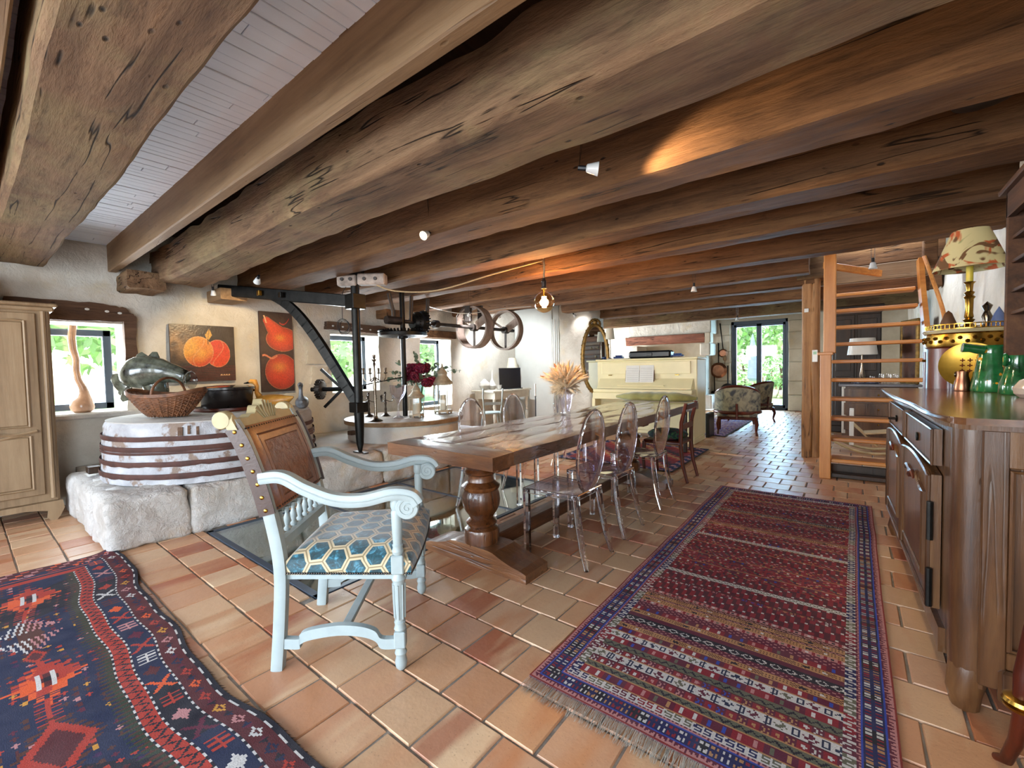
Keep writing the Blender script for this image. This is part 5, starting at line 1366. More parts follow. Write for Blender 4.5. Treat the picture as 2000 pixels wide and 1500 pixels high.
# bearing block on the beam
t = thing('bearing_block', 'whitewashed bolted bearing block on the beam above the crane post', 'block', (-4.27, 2.76, 2.2), math.radians(38))
m = MB(); m.box((-.22, -.06, 0), (-.01, .06, .12), .012); m.box((.0, -.06, .01), (.3, .06, .13), .012); m.build('block', plain('chipped_whitewash', hx('a8978a'), .8, 0, .35, 9, .5, 40), t)
for x in (-.16, -.07, .08, .2):
    m = MB(); m.lathe([(1e-4, -.075), (.018, -.075), (.02, -.06), (.02, -.05)], (x, 0, .07), 10, axis='y'); m.build('bolt', MT['iron_rust'], t)
m = MB(); m.box((-.09, -.05, .12), (.05, .05, .2), .005); m.build('bracket', I, t)
t = thing('cable_coil', 'coil of thin black cable hanging from the crane arm beside the post', 'cable', (-4.45, 2.66, 1.78))
m = MB(); R_ = random.Random(5)
for k in range(3):
    c = [(.05*math.cos(a)+.012*k*math.sin(a*2+k), .04*math.cos(a)+.01*k, .075*math.sin(a)-.01*k) for a in [2*PI*j/24 for j in range(24)]]; m.tube(c, .0035, 5, closed=True)
m.tube([(0, 0, .07), (.0, 0, .2), (.02, 0, .36), (.1, .05, .5)], .0035, 5); m.build('coil', MT['black'], t)

# ---------------------------------------------------------------- second tub (low, wooden rim)
T2 = Vector((-4.93, 3.85, .373))
t = thing('millstone_table', 'low round stone with a wooden rim and plank top carrying the candelabras', 'mill stone', T2)
def t2f(u, v):
    a = 2*PI*u; r = .76+.01*n3(math.cos(a)*3, math.sin(a)*3, v*2); return (r*math.cos(a), r*math.sin(a), .001+.22*v)
m = MB(); m.grid(t2f, 90, 8); m.build('stone_base', MT['lime'], t, ang=60)
m = MB(); m.lathe([(.78, .205), (.8, .21), (.805, .255), (.8, .262), (.74, .262), (.74, .205)], n=80); m.build('rim', MT['joist'], t)
pm = wood('grey_plank', hx('6e6259'), hx('94877b'), hx('b3a597'), 'y', .5, 9, .4, .1, .3)
for i in range(7):
    x0 = -.74+i*1.48/7; x1 = x0+1.48/7-.004; P = []
    for k in range(9): x = x0+(x1-x0)*k/8; P.append((x, -math.sqrt(max(0, .738**2-x*x))))
    for k in range(8, -1, -1): x = x0+(x1-x0)*k/8; P.append((x, math.sqrt(max(0, .738**2-x*x))))
    P = [p for i_, p in enumerate(P) if i_ == 0 or math.dist(p, P[i_-1]) > 1e-4]
    m = MB(); m.prism(P, .235, .262); m.build('plank', pm, t)
for k in range(1):
    m = MB(); m.box((-.09, -.84, .1), (.0, -.75, .15), .006); m.build('peg', MT['lintel'], t)
Z2 = T2.z+.263
# vertical shaft with crown wheel
t = thing('crown_wheel', 'horizontal black toothed gear wheel on an upright iron shaft above the round table', 'gear wheel', T2+Vector((0, 0, .263)))
m = MB(); m.tube([(0, 0, 0), (0, 0, 1.72)], .035, 14); m.build('shaft', I, t)
h = 1.10
m = MB(); m.lathe([(.2, h+.01), (.3, h), (.33, h+.01), (.335, h+.05), (.31, h+.06), (.2, h+.04)], n=48); m.lathe([(.335, h+.012), (.2, h+.008), (.2, h+.04)], n=48, caps=False); m.lathe([(.05, h-.03), (.07, h-.02), (.07, h+.08), (.05, h+.09)], n=20)
for k in range(6): a = 2*PI*k/6; m.beam((.05*math.cos(a), .05*math.sin(a), h+.02), (.22*math.cos(a), .22*math.sin(a), h+.02), .05, .03)
m.build('wheel', I, t)
m = MB()
for k in range(44): a = 2*PI*k/44; c, s = math.cos(a), math.sin(a); m.beam((.285*c, .285*s, h+.05), (.33*c, .33*s, h+.085), .02, .025)
m.build('teeth', I, t)['kind'] = 'stuff'
# line shaft: bevel pinion, bearing straps, two belt pulleys
S0 = Vector((-4.93, 4.0, 1.95))
t = thing('line_shaft', 'long iron shaft under the beams with a toothed gear and two grey pulleys', 'drive shaft', S0)
m = MB(); m.tube([(0, -.35, 0), (0, 2.35, .0)], .028, 12); m.tube([(0, -.42, 0), (0, -.2, 0)], .055, 14); m.tube([(0, .42, 0), (0, .5, 0)], [.06, .06], 14); m.build('shaft', MT['iron_rust'], t)
m = MB(); m.lathe([(.05, .02), (.09, .02), (.155, .1), (.16, .2), (.12, .22), (.05, .24)], n=30, axis='y'); m.build('bevel_gear', I, t)
m = MB()
for k in range(22):
    a = 2*PI*k/22; c, s = math.cos(a), math.sin(a); m.beam((.11*c, .06, .11*s), (.165*c, .22, .165*s), .018, .035, up=(c, 0, s))
m.build('teeth', I, t)['kind'] = 'stuff'
for (ya, yb) in ((-.3, -.38), (.0, 0), (.3, .3)):
    m = MB(); m.tube([(0, ya, .0), (.0, ya, .12), (.02, yb, .36)], .026, 8); m.build('hanger', MT['iron_rust'], t)
def pulley(y, R=.345, w_=.17):
    o_ = MB(); o_.lathe([(R-.03, y-w_/2), (R, y-w_/2), (R+.004, y), (R, y+w_/2), (R-.03, y+w_/2), (R-.03, y-w_/2)], n=56, axis='y', caps=False); p = o_.build('pulley', MT['pulley'], t)
    s = MB(); s.lathe([(.03, y-.06), (.06, y-.06), (.06, y+.06), (.03, y+.06)], n=16, axis='y'); s.build('hub', MT['iron_rust'], p)
    for k in range(3):
        a = .5+k*2*PI/3; s = MB(); c, sn = math.cos(a), math.sin(a); s.beam((.04*c, y, .04*sn), ((R-.02)*c, y, (R-.02)*sn), .03, .12, up=(0, 1, 0)) if 0 else s.beam((.04*c, y, .04*sn), ((R-.02)*c, y, (R-.02)*sn), .02, .13 if k == 0 else .035, up=(-sn, 0, c)); s.build('spoke', MT['pulley'] if k < 2 else MT['iron_rust'], p)
pulley(1.3); pulley(2.12, .355, .12)
m = MB(); m.box((-.12, 1.2, .1), (.0, 1.26, .36), .006); m.box((-.0, 1.38, .05), (.1, 1.42, .36), .006); m.tube([(-.12, 1.2, .35), (-.25, 1.15, .2), (-.25, 1.15, -.05)], .01, 6); m.build('bearing_bracket', MT['iron_rust'], t)
# small gear on the wall bracket
t = thing('wall_gear', 'small rusty gear on a bent iron bracket near the middle window', 'gear', (-5.62, 3.0, 1.04), math.radians(38))
m = MB(); m.lathe([(.03, -.03), (.1, -.03), (.115, -.02), (.115, .03), (.1, .04), (.03, .04)], n=28, axis='x')
for k in range(20): a = 2*PI*k/20; m.beam((0, .11*math.cos(a), .11*math.sin(a)), (0, .135*math.cos(a), .135*math.sin(a)), .02, .06, up=(1, 0, 0))
m.build('gear', MT['iron_rust'], t)
m = MB(); m.tube([(-.12, 0, 0), (.3, 0, 0)], .03, 10); m.build('axle', I, t)
m = MB(); m.beam((.3, 0, 0), (.02, .0, .27), .03, .035); m.beam((.3, 0, 0), (.05, -.0, -.24), .03, .035); m.build('bracket', I, t)
t = tag(MB().tube([(-5.35, 3.12, 1.03), (-4.93, 3.84, 1.18)], .009, 6).build('tie_rod', I), 'thin iron rod running from the bracket to the upright shaft', 'rod')

# ---------------------------------------------------------------- things on the round table
def candelabrum(name, label, loc, rz, H, arms, s, mat, grp=None):
    t = thing(name, label, 'candelabra', loc, rz, grp)
    m = MB(); m.lathe([(.075*s, 0), (.08*s, .008), (.06*s, .02), (.03*s, .035), (.016*s, .07), (.02*s, .1), (.013*s, .13), (.015*s, H*.45), (.021*s, H*.55), (.012*s, H*.6), (.02*s, H*.63), (.012*s, H*.68), (.01*s, H*.82), (.018*s, H*.86), (.009*s, H*.89), (.03*s, H*.925), (.03*s, H*.93), (.012*s, H*.935), (.018*s, H*.96), (.02*s, H), (.012*s, H)], n=20); m.build('stem', mat, t)
    for k in range(arms):
        a = 2*PI*k/arms; c, sn = math.cos(a), math.sin(a)
        P = bez([(.01, H*.66), (.05*s, H*.62), (.09*s, H*.6), (.125*s, H*.64), (.13*s, H*.72)], 5)
        m = MB(); m.tube([(r*c, r*sn, z) for r, z in P], .006*s, 7)
        m.lathe([(.008*s, 0), (.026*s, .012*s), (.027*s, .016*s), (.01*s, .018*s), (.014*s, .05*s), (.016*s, .07*s), (.01*s, .07*s)], (.13*s*c, .13*s*sn, H*.71), 12); m.build('arm', mat, t)
    return t
candelabrum('candelabra', 'tall silver five-branched candelabra on the round stone table', (-4.78, 3.27, Z2), .6, .84, 4, 1.1, MT['silver'])
c2 = candelabrum('candelabra', 'small dark candelabra left of the goblet, partly behind the tall silver candelabra', (-5.33, 3.54, Z2), .6, .34, 3, .8, plain('dark_bronze', hx('4a3f36'), .35, .9, .3, 15, .1))
dup(c2, (-5.17, 3.7, Z2), .9, 'small dark candelabra standing between the tall candelabra and the glass goblet')
t = tag(MB().lathe([(.075, 0), (.07, .012), (.03, .03), (.016, .06), (.022, .09), (.014, .12), (.02, .2), (.03, .24), (.075, .28), (.1, .34), (.105, .42), (.112, .44), (.1, .43), (.09, .36), (.06, .29), (.001, .25)], n=20).build('glass_goblet', CLR), 'cut glass goblet vase beside the small cream lantern', 'vase')
t.location = (-4.78, 3.62, Z2)
def lantern(label, loc, rz, s, H, sides=6):
    t = thing('lantern', label, 'lantern', loc, rz, 'cream metal lanterns')
    m = MB(); a0 = PI/sides
    ring = lambda r, z: [(r*math.cos(a0+2*PI*k/sides), r*math.sin(a0+2*PI*k/sides), z) for k in range(sides)]
    m.lathe([(s, 0.02), (s, .04), (s*.92, .05), (1e-4, .05)], n=sides, a0=a0, a1=a0+2*PI)
    for p in ring(s*.85, 0): m.box((p[0]-.012, p[1]-.012, 0), (p[0]+.012, p[1]+.012, .03), .003)
    m.build('base', MT['lantern'], t)
    for p in ring(s*.93, .05):
        m = MB(); m.tube([p, (p[0], p[1], H*.6)], .005, 6); m.build('bar', MT['lantern'], t)
    m = MB(); m.lathe([(s*.9, H*.6-.02), (s*1.08, H*.6), (s*1.1, H*.62), (s*.75, H*.7), (s*.5, H*.76), (s*.5, H*.8), (s*.6, H*.81), (s*.32, H*.88), (s*.2, H*.92), (.012, H*.95), (.01, H)], n=sides*2, a0=a0, a1=a0+2*PI); m.build('roof', MT['lantern'], t)
    m = MB(); m.lathe([(s*.88, .05), (s*.88, H*.6)], n=sides, a0=a0, a1=a0+2*PI, caps=False); m.build('glass', GLASS, t)
    m = MB(); m.lathe([(.045, .05), (.045, .05+H*.3), (1e-4, .05+H*.3)], n=16); m.build('candle', MT['lampshade'], t)
    return t
lantern('small cream metal lantern in front of the peonies', (-4.66, 3.83, Z2), .3, .1, .46)
lantern('tall cream metal lantern at the right of the round stone table', (-4.72, 4.37, Z2), .3, .135, .72)
t = thing('glass_vase', 'tall clear glass cylinder vase holding the dark red peonies', 'vase', (-4.98, 4.16, Z2))
m = MB(); m.lathe([(.04, 0), (.06, .01), (.05, .03), (.07, .2), (.085, .45), (.08, .45), (.065, .2), (.04, .03), (1e-4, .03)], n=24); m.build('body', clear_plastic('vase_glass', (.85, .95, .96), .6, (.6, .75, .78)), t)
m = MB(); R_ = random.Random(8)
for k in range(12): a = R_.uniform(0, 6.28); m.tube([(.03*math.cos(a+2), .03*math.sin(a+2), .03), (.06*math.cos(a), .06*math.sin(a), .45)], .004, 5)
bq = thing('peony_bouquet', 'bouquet of dark red peonies with eucalyptus sprigs on the round stone table', 'flowers', (-4.98, 4.16, Z2))
m.build('stem_bundle', MT['stem'], bq)['kind'] = 'stuff'
pet2 = plain('peony_petal_bright', hx('9c1840'), .6, 0, .4, 24, .1, 40)
for k in range(17):
    a = k*2.4; r = .22*math.sqrt((k+.5)/17); c = Vector((r*math.cos(a), r*math.sin(a), .66-(.0 if k < 8 else .10+.12*((k*.61) % 1)))); m = MB(); R = R_.uniform(.06, .08)
    for j in range(26):
        d = Vector((R_.gauss(0, 1), R_.gauss(0, 1), R_.gauss(.3, 1))).normalized(); q = d.to_track_quat('Z', 'Y').to_matrix().to_4x4()
        rr = R*R_.uniform(.45, .62); mm = Matrix.Translation(c+d*R*R_.uniform(.15, .6)) @ q
        m.lathe([(1e-4, 0), (rr*.6, .004), (rr, .022), (rr*.9, .03)], n=7, m=mm, caps=False)
    m.build('peony', pet2 if k % 4 == 0 else MT['peony'], bq)
def sprig(b, e, n, ls=.028):
    b, e = Vector(b), Vector(e); m = MB(); mid = b.lerp(e, .5)+Vector((0, 0, .07)); pts = [b.lerp(mid, k/6).lerp(mid.lerp(e, k/6), k/6) for k in range(7)]
    m.tube(pts, .0025, 4)
    for k in range(n):
        u = .25+.75*k/n; p = b.lerp(mid, u).lerp(mid.lerp(e, u), u)
        for s_ in (-1, 1):
            d = (Vector((R_.uniform(-1, 1), R_.uniform(-1, 1), R_.uniform(-.4, 1)))).normalized(); u_ = d.orthogonal().normalized(); v_ = d.cross(u_); c = p+d*ls*s_
            m.add([c+u_*ls*math.cos(a)*.9+v_*ls*math.sin(a) for a in [2*PI*i/7 for i in range(7)]], [tuple(range(7))])
    m.build('eucalyptus_sprig', MT['green_leaf'], bq)
for e in ((-.25, -.22, .78), (-.33, -.28, .62), (-.38, -.3, .5), (-.05, -.02, .92), (.05, .12, .78), (.22, .2, .74), (.36, .3, .68), (.46, .4, .62), (.3, .28, .56), (-.3, -.2, .4)): sprig((0, 0, .42), e, 9)

# ================================================================ desk corner
t = thing('writing_desk', 'cream writing desk with turned legs against the rough left wall', 'desk', (-5.85, 7.15, 0))
D = MT['desk']
m = MB(); m.box((-.3, -.68, .79), (.3, .6, .83), .008); m.build('desk_top', D, t)
m = MB(); m.box((-.27, -.6, .65), (.27, .54, .79), .005); m.build('apron', D, t)
m = MB(); m.box((.268, -.4, .67), (.28, .3, .77), .004); dw = m.build('drawer', D, t)
for x in (-.23, .23):
    for y in (-.57, .5):
        m = MB(); m.lathe([(.02, 0), (.028, .03), (.02, .07), (.028, .2), (.036, .32), (.022, .36), (.032, .38), (.02, .41), (.036, .5), (.024, .56), (.034, .6), (.034, .65)], (x, y, 0), 16); m.build('leg', D, t)
t = thing('laptop_screen', 'open black screen leaning back on the cream writing desk', 'screen', (-5.72, 7.22, .832), math.radians(-18))
m = MB(); m.box((-.1, -.24, 0), (.12, .24, .015), .004); m.build('base', MT['black'], t)
m = MB(); m.beam((-.0, 0, .015), (.13, 0, .44), .5, .012, up=(1, 0, 0)) if 0 else m.prism([(-.0, .012), (.012, .008), (.0, .44), (-.015, .44)], -.27, .27, 'xz'); m.build('screen', plain('dark_screen', hx('15141c'), .25, 0, .05, 3, 0), t)
t = thing('table_lamp', 'small lamp with a cream shade behind the black screen on the desk', 'lamp', (-6.0, 7.66, .832))
m = MB(); m.lathe([(.06, 0), (.06, .015), (.012, .03), (.025, .15), (.01, .3), (.01, .45)], n=18); m.build('base', MT['white'], t)
m = MB(); m.lathe([(.13, .42), (.085, .66), (.08, .66), (.125, .42)], n=28, caps=False); m.build('lamp_shade', MT['lampshade'], t)
for nm, lab, prof, loc in (('ceramic_vase', 'round white ceramic vase on the left of the desk', [(.05, 0), (.09, .03), (.115, .09), (.1, .15), (.05, .19), (.035, .22), (.03, .22)], (-6.0, 6.72, .832)),
                           ('ceramic_vase', 'slender white bottle vase with a long neck on the desk', [(.05, 0), (.075, .03), (.085, .08), (.05, .15), (.018, .22), (.012, .38), (.018, .4)], (-5.92, 6.87, .832)),
                           ('ceramic_cup', 'small white cup beside the bottle vase on the desk', [(.03, 0), (.045, .01), (.055, .09), (.05, .09)], (-5.8, 6.95, .832))):
    o = MB().lathe(prof, n=24).build(nm, MT['white']); o.location = loc; tag(o, lab, 'vase' if 'vase' in nm else 'cup')
t = thing('white_chair', 'small white wooden chair in front of the writing desk', 'chair', (-5.4, 6.22, 0), math.radians(140))
m = MB(); m.lathe([(.2, .42), (.21, .43), (.2, .45), (1e-4, .45)], n=24); m.build('seat', MT['white_paint'], t)
for x, y in ((.14, .14), (.14, -.14), (-.14, .14), (-.14, -.14)):
    m = MB(); m.tube([(x, y, .43), (x*1.25, y*1.25, 0)], [.016, .012], 8); m.build('leg', MT['white_paint'], t)
for s in (-1, 1):
    m = MB(); m.tube([(-.16, s*.15, .43), (-.2, s*.17, .6), (-.22, s*.18, .75), (-.27, s*.18, .9)], [.014, .013, .014, .016], 8); m.build('back_post', MT['white_paint'], t)
m = MB(); m.beam((-.2, -.17, .62), (-.2, .17, .62), .012, .05); m.build('back_rail', MT['white_paint'], t)
t = thing('black_candle_stand', 'thin white and black candle stand behind the table near the pier', 'stand', (-4.5, 6.4, 0))
m = MB(); m.lathe([(.1, 0), (.1, .02), (.01, .03), (.01, .75), (.03, .76)], n=14); m.build('stem', MT['black'], t); m = MB(); m.tube([(0, 0, .76), (0, 0, .98)], .014, 8); m.build('candle', MT['white'], t)
# ================================================================ far middle: mirror, piano
t = thing('oval_mirror', 'tall oval mirror in a carved gilt frame leaning against the pier', 'mirror', (-4.04, 7.83, 1.42), math.radians(38))
El = lambda a, b, k, n=48: (a*math.cos(2*PI*k/n), b*math.sin(2*PI*k/n))
m = MB(); m.tube([(El(.25, .66, k)[0], 0, El(.25, .66, k)[1]) for k in range(48)], .04, 8, closed=True)
for k in range(0, 48): x, z = El(.285, .70, k); m.sphere((x, -.01, z), .018 if k % 2 else .013, 6)
m.build('frame', MT['gilt'], t)
m = MB()
for k in range(9): a = PI*k/8; m.sphere((.1*math.cos(a), -.01, .68+.09*math.sin(a)), .03, 8)
m.sphere((0, -.015, .72), .05, 10); m.build('crest', MT['gilt'], t)
m = MB(); m.prism([El(.235, .64, k) for k in range(48)], -.008, .008, 'xz'); m.build('mirror_glass', plain('mirror_glass', (.85, .87, .88), .02, 1, .0, 3, 0), t)
m = MB(); m.box((-.03, .0, -1.42), (.03, .04, -.6), .006); m.box((-.2, -.02, -1.42), (.2, .18, -1.39), .006); m.build('stand', MT['dark_wood'], t)
t = thing('piano', 'cream yellow upright piano with open sheet music', 'piano', (-2.0, 7.28, 0))
CP = MT['cream']; W_ = -1.78
m = MB(); m.box((W_, .12, .08), (0, .62, 1.36), .012); m.build('case', CP, t)
m = MB(); m.box((W_-.02, .08, 1.36), (.02, .64, 1.392), .008); m.build('top_lid', CP, t)
m = MB(); m.box((W_+.02, -.1, .80), (-.02, .14, .86), .008); m.box((W_+.02, -.12, .68), (-.02, .14, .80), .01); m.build('key_bed', CP, t)
m = MB(); m.prism([(.12, 1.04), (.11, 1.04), (-.02, .88), (-.02, .865), (.12, .865)], W_+.06, -.06, 'yz'); m.build('fallboard', CP, t)
for x in (W_+.28, -.3): m = MB(); m.box((x-.05, .1, 1.095), (x+.02, .118, 1.11), .003); m.build('hinge', MT['brass'], t)
m = MB(); m.box((W_+.1, .1, 1.12), (-.1, .121, 1.33), .006); m.build('upper_panel', CP, t)
m = MB(); m.box((W_+.45, .0, .915), (-.5, .06, .93), .004); m.build('music_ledge', CP, t)
for k, x in enumerate((W_+.03, -.03)):
    m = MB(); m.box((x-.035, -.1, .08), (x+.035, .12, .7), .01); m.box((x-.05, -.14, 0), (x+.05, .5, .09), .01); m.build('leg', CP, t)
m = MB(); m.box((W_+.12, .1, .14), (-.12, .125, .62), .006); m.build('lower_panel', CP, t)
m = MB(); m.box((W_+.06, .125, .845), (-.06, .128, .862)); m.build('key_slot', MT['black'], t)
m = MB(); m.box((-.02, .55, .0), (.045, .9, .42), .01); tag(m.build('black_case', MT['black'], None), 'black flat case standing behind the right side of the piano', 'case').location = (-2.0, 7.4, 0)
t = thing('sheet_music', 'open music book standing on the cream piano', 'book', (-2.95, 7.33, .932))
for s in (0, 1):
    m = MB(); m.prism([(.0, 0), (.01, 0), (.06, .34), (.05, .34)], (-.25 if s == 0 else .004), (-.004 if s == 0 else .25), 'yz'); pg = m.build('page', MT['white'], t)
    l = MB()
    for k in range(9): z = .03+.032*k; l.box(((-.23 if s == 0 else .02), -.0018+.147*z, z), ((-.02 if s == 0 else .23), .147*z-.0008, z+.0035))
    l.build('stave_line', plain('ink', hx('6d6d72'), .8, 0, .1, 3, 0), pg)['kind'] = 'stuff'
m = MB(); m.prism([(.012, 0), (.018, 0), (.072, .35), (.064, .35)], -.26, .26, 'yz'); m.build('cover', MT['red_wood'], t)
ZP = 1.3945
t = thing('violin_case', 'black oblong instrument case lying on the piano', 'case', (-2.83, 7.62, ZP), .05); m = MB(); m.box((-.38, -.12, 0), (.36, .12, .13), .03); m.build('body', MT['black'], t); m = MB(); m.box((-.05, -.135, .04), (.05, -.12, .09), .005); m.build('handle', MT['black'], t)
bl_ = plain('blue_plastic', hx('22386e'), .35)
for lab, x, sx in (('small blue and dark object on papers at the left of the piano top', -3.42, .09), ('small blue object at the right end of the black instrument case', -2.36, .1)):
    m = MB(); m.box((-sx, -.05, 0), (sx, .05, .03), .01); m.box((-sx*.6, -.04, .03), (sx*.7, .04, .055), .008); o = m.build('blue_box', bl_); o.location = (x, 7.55, ZP+.014); tag(o, lab, 'box')
m = MB(); m.box((-.22, -.12, 0), (.2, .12, .012), .003); o = m.build('papers', MT['white']); o.location = (-3.38, 7.56, ZP); tag(o, 'stack of papers under the blue object on the piano', 'papers')
t = thing('table_lamp', 'slim lamp with a small beige shade on the left end of the piano', 'lamp', (-3.62, 7.62, ZP))
m = MB(); m.lathe([(.05, 0), (.05, .01), (.01, .03), (.015, .12), (.008, .3), (.008, .42)], n=16); m.build('base', MT['silver'], t)
m = MB(); m.lathe([(.085, .38), (.065, .58)], n=24, caps=False); m.build('lamp_shade', MT['lampshade'], t)

# ================================================================ far room
LM = MT['lime']
t = thing('fireplace', 'large whitewashed fireplace with a reddish wooden lintel in the far room', 'fireplace', (-4.2, 13.35, 0))
m = MB(); m.box((-1.2, -.75, 2.1), (1.15, 0, 2.65), .02); m.build('hood', MT['plaster'], t)
old = old_beam('lintel', -1.24, 1.0, -.82, -.55, 1.86, 2.1, wood('red_lintel', hx('4a2a1d'), hx('84503a'), hx('9f6a50'), 'x', .7, 9, .5, .07, .9), .01, 31, .01, label='', seg=.06)
for k in ('label', 'category', 'group'):
    if k in old: del old[k]
old.parent = t
m = MB(); m.box((1.0, -.82, 1.84), (1.15, -.5, 2.12), .02); m.build('lintel_end', MT['ashlar'], t)
m = MB(); m.box((.86, -.75, 1.5), (1.13, -.05, 1.84), .03); m.box((.8, -.6, .4), (.98, 0, 1.5), .01); m.build('jamb', MT['plaster'], t)
m = MB(); m.box((-1.1, -.75, 0), (-.9, 0, 1.84), .02); m.build('jamb', MT['plaster'], t)
m = MB(); m.box((.4, -.7, 0), (1.15, 0, .42), .02); m.box((.55, -.95, 0), (1.18, -.0, .04), .01); m.build('hearth', LM, t)
t = thing('dried_branch', 'dark dried branch standing on the white hearth', 'branch', (-3.4, 13.0, .425))
for k, (dx, dz) in enumerate(((.02, .35), (.12, .25), (.2, .15), (-.1, .2))): m = MB(); m.tube([(0, 0, 0), (dx*.4, 0, dz*.6), (dx, 0, dz)], [.03, .022, .008], 6); m.build('twig', MT['dark_wood'], t)
def pan(label, x, z, R, L, disc, hz_):
    t = thing('copper_pan', label, 'pan', (x+.07, 13.34, z), 0, 'long handled pans hung beside the garden door')
    m = MB(); m.lathe([(1e-4, -.05), (R*.7, -.05), (R, .0), (R, .005), (R*.66, -.035), (1e-4, -.035)], n=28, axis='y'); m.build('bowl', disc, t)
    m = MB(); m.tube([(0, 0, R*.9), (hz_*.5, 0, R+L*.5), (hz_, .01, R+L)], [.012, .014, .018], 8); m.build('handle', MT['iron'], t)
pan('small copper pan hung highest beside the garden door', -2.98, 1.56, .12, .72, MT['copper'], -.08)
pan('largest copper pan with a speckled bowl left of the garden door', -3.1, 1.08, .22, .55, MT['copper'], .0)
pan('dark skimmer pan with a black centre nearest the garden door', -2.86, .52, .19, .5, MT['iron_rust'], .0)
pan('lowest brown pan on the wall beside the hearth', -3.2, .3, .2, .62, MT['iron_rust'], -.02)
t = tag(MB().tube([(-2.86, 13.32, 1.35), (-2.86, 13.31, 1.22)], .012, 6).sphere((-2.86, 13.31, 1.42), .07, 10, (.8, .3, 1.2)).build('wooden_spoon', MT['joist']), 'wooden spoon hanging above the dark skimmer pan', 'spoon')
m = MB(); m.box((-2.93, 13.0, 0), (-2.74, 13.25, .26), .02); tag(m.build('copper_pot', MT['copper']), 'square copper pot on the floor behind the armchairs', 'pot')
TO = NT('toile_fabric'); vt = TO.co(); TOM = TO.out(TO.ramp(TO.noise(vt, 9, 4, .6, .8), [(.40, hx('a39d86')), (.52, hx('868272')), (.64, hx('474a50'))]), .9)
def bergere(label, loc, rz):
    t = thing('upholstered_armchair', label, 'armchair', loc, rz, 'carved armchairs by the garden door')
    m = MB(); m.box((-.3, -.32, .3), (.32, .32, .42), .04); m.build('seat', TOM, t)
    m = MB(); m.box((-.3, -.33, .27), (.34, .33, .32), .02); m.build('seat_rail', MT['red_wood'], t)
    for x in (-.28, .3):
        for s in (-1, 1): m = MB(); m.tube([(x, s*.29, .3), (x*1.1, s*.31, .2), (x*1.0, s*.3, .08), (x*1.12, s*.31, 0)], [.035, .028, .018, .022], 8); m.build('leg', MT['red_wood'], t)
    N_ = 24
    def sh(u, v, off=0):
        a = PI*(.18+1.64*u); r = .37+off; h = .40+(.17+.30*abs(math.sin(PI*u))**1.5)*v; return (-.02+r*math.cos(a)*.95-.06*v, r*math.sin(a), h)
    m = MB(); m.grid(lambda u, v: sh(u, v), N_, 6); m.grid(lambda u, v: sh(1-u, v, -.05), N_, 6); m.build('back_upholstery', TOM, t)
    m = MB(); m.tube([Vector(sh(k/N_, 1, -.025)) for k in range(N_+1)], .028, 8); m.build('crest_rail', MT['red_wood'], t)
    m = MB(); m.tube([Vector(sh(k/N_, 0, 0)) for k in range(N_+1)], .03, 8); m.build('lower_rail', MT['red_wood'], t)
    for s in (0, 1): p = Vector(sh(s, 1, -.02)); q = Vector(sh(s, 0, -.02)); m = MB(); m.tube([p+Vector((.04, 0, 0)), p, q], [.03, .03, .026], 8); m.build('arm_post', MT['red_wood'], t)
    m = MB(); p = Vector(sh(.5, 0, .012)); q = Vector(sh(.5, 1, .012)); m.tube([p+Vector((-.0, 0, -.1)), p, p.lerp(q, .35)], .02, 6); m.build('back_post', MT['red_wood'], t)
    return t
b0_ = bergere('carved armchair in grey toile fabric, nearer of the two, back turned to the dining room', (-1.68, 8.78, 0), math.radians(100))
dup(b0_, (-1.75, 10.6, 0), math.radians(150), 'carved armchair in toile fabric farther away, in front of the garden door')
o = MB(); o.grid(lambda a, b: (-3.6+1.85*a, 8.2+2.6*b, .010+.001*n3(a*9, b*9, 1)), 60, 80); ob = o.build('rug', RUG)
paint(ob, [(C['dk'] if min(i, 59-i) < 1 or min(j, 79-j) < 1 else [C['pink'], C['mar'], hx('6f6a86'), C['blue'], hx('8f6a72'), C['red']][(i//3*31+j//3*17+i*j//29) % 6]) for j in range(80) for i in range(60)])
tag(ob, 'faded pink and violet rug in front of the fireplace', 'rug')

# post, switch, thermostat
t = thing('oak_post', 'thick cracked oak post carrying the beams beside the staircase', 'post', (-.46, 7.1, 0))
m = MB(); N_ = 14
def pf(u, v):
    a = 2*PI*u; c, s = math.cos(a), math.sin(a); k = 1/((abs(c)**7+abs(s)**7)**(1/7)); z = 2.36*v
    d = .006*n3(c*2+z, s*2, z*1.3); x, y = .098*c*k, .098*s*k
    crack = math.exp(-((x-.012-.01*math.sin(z*3))/.006)**2)*(y < -.08)*.03*(.5+.5*math.sin(z*2.2+1))
    return (x*(1+d*8), y*(1+d*8)+crack, z)
m.grid(pf, 90, 40); m.build('post_body', MT['post'], t, ang=50)
m = MB(); m.box((-.05, -.118, 1.93), (.0, -.1, 1.98), .004); tag(m.build('light_switch', MT['white'], None), 'small white switch high on the oak post', 'switch').location = (-.48, 7.1, 0)
m = MB(); m.box((-.02, -.12, 1.27), (.04, -.1, 1.43), .005); o = tag(m.build('thermostat', MT['white'], None), 'white thermostat with a small green display on the oak post', 'thermostat'); o.location = (-.42, 7.1, 0)
m = MB(); m.box((-.008, -.123, 1.37), (.028, -.119, 1.41)); m.build('display', plain('green_lcd', hx('6f9d6a'), .3), o)

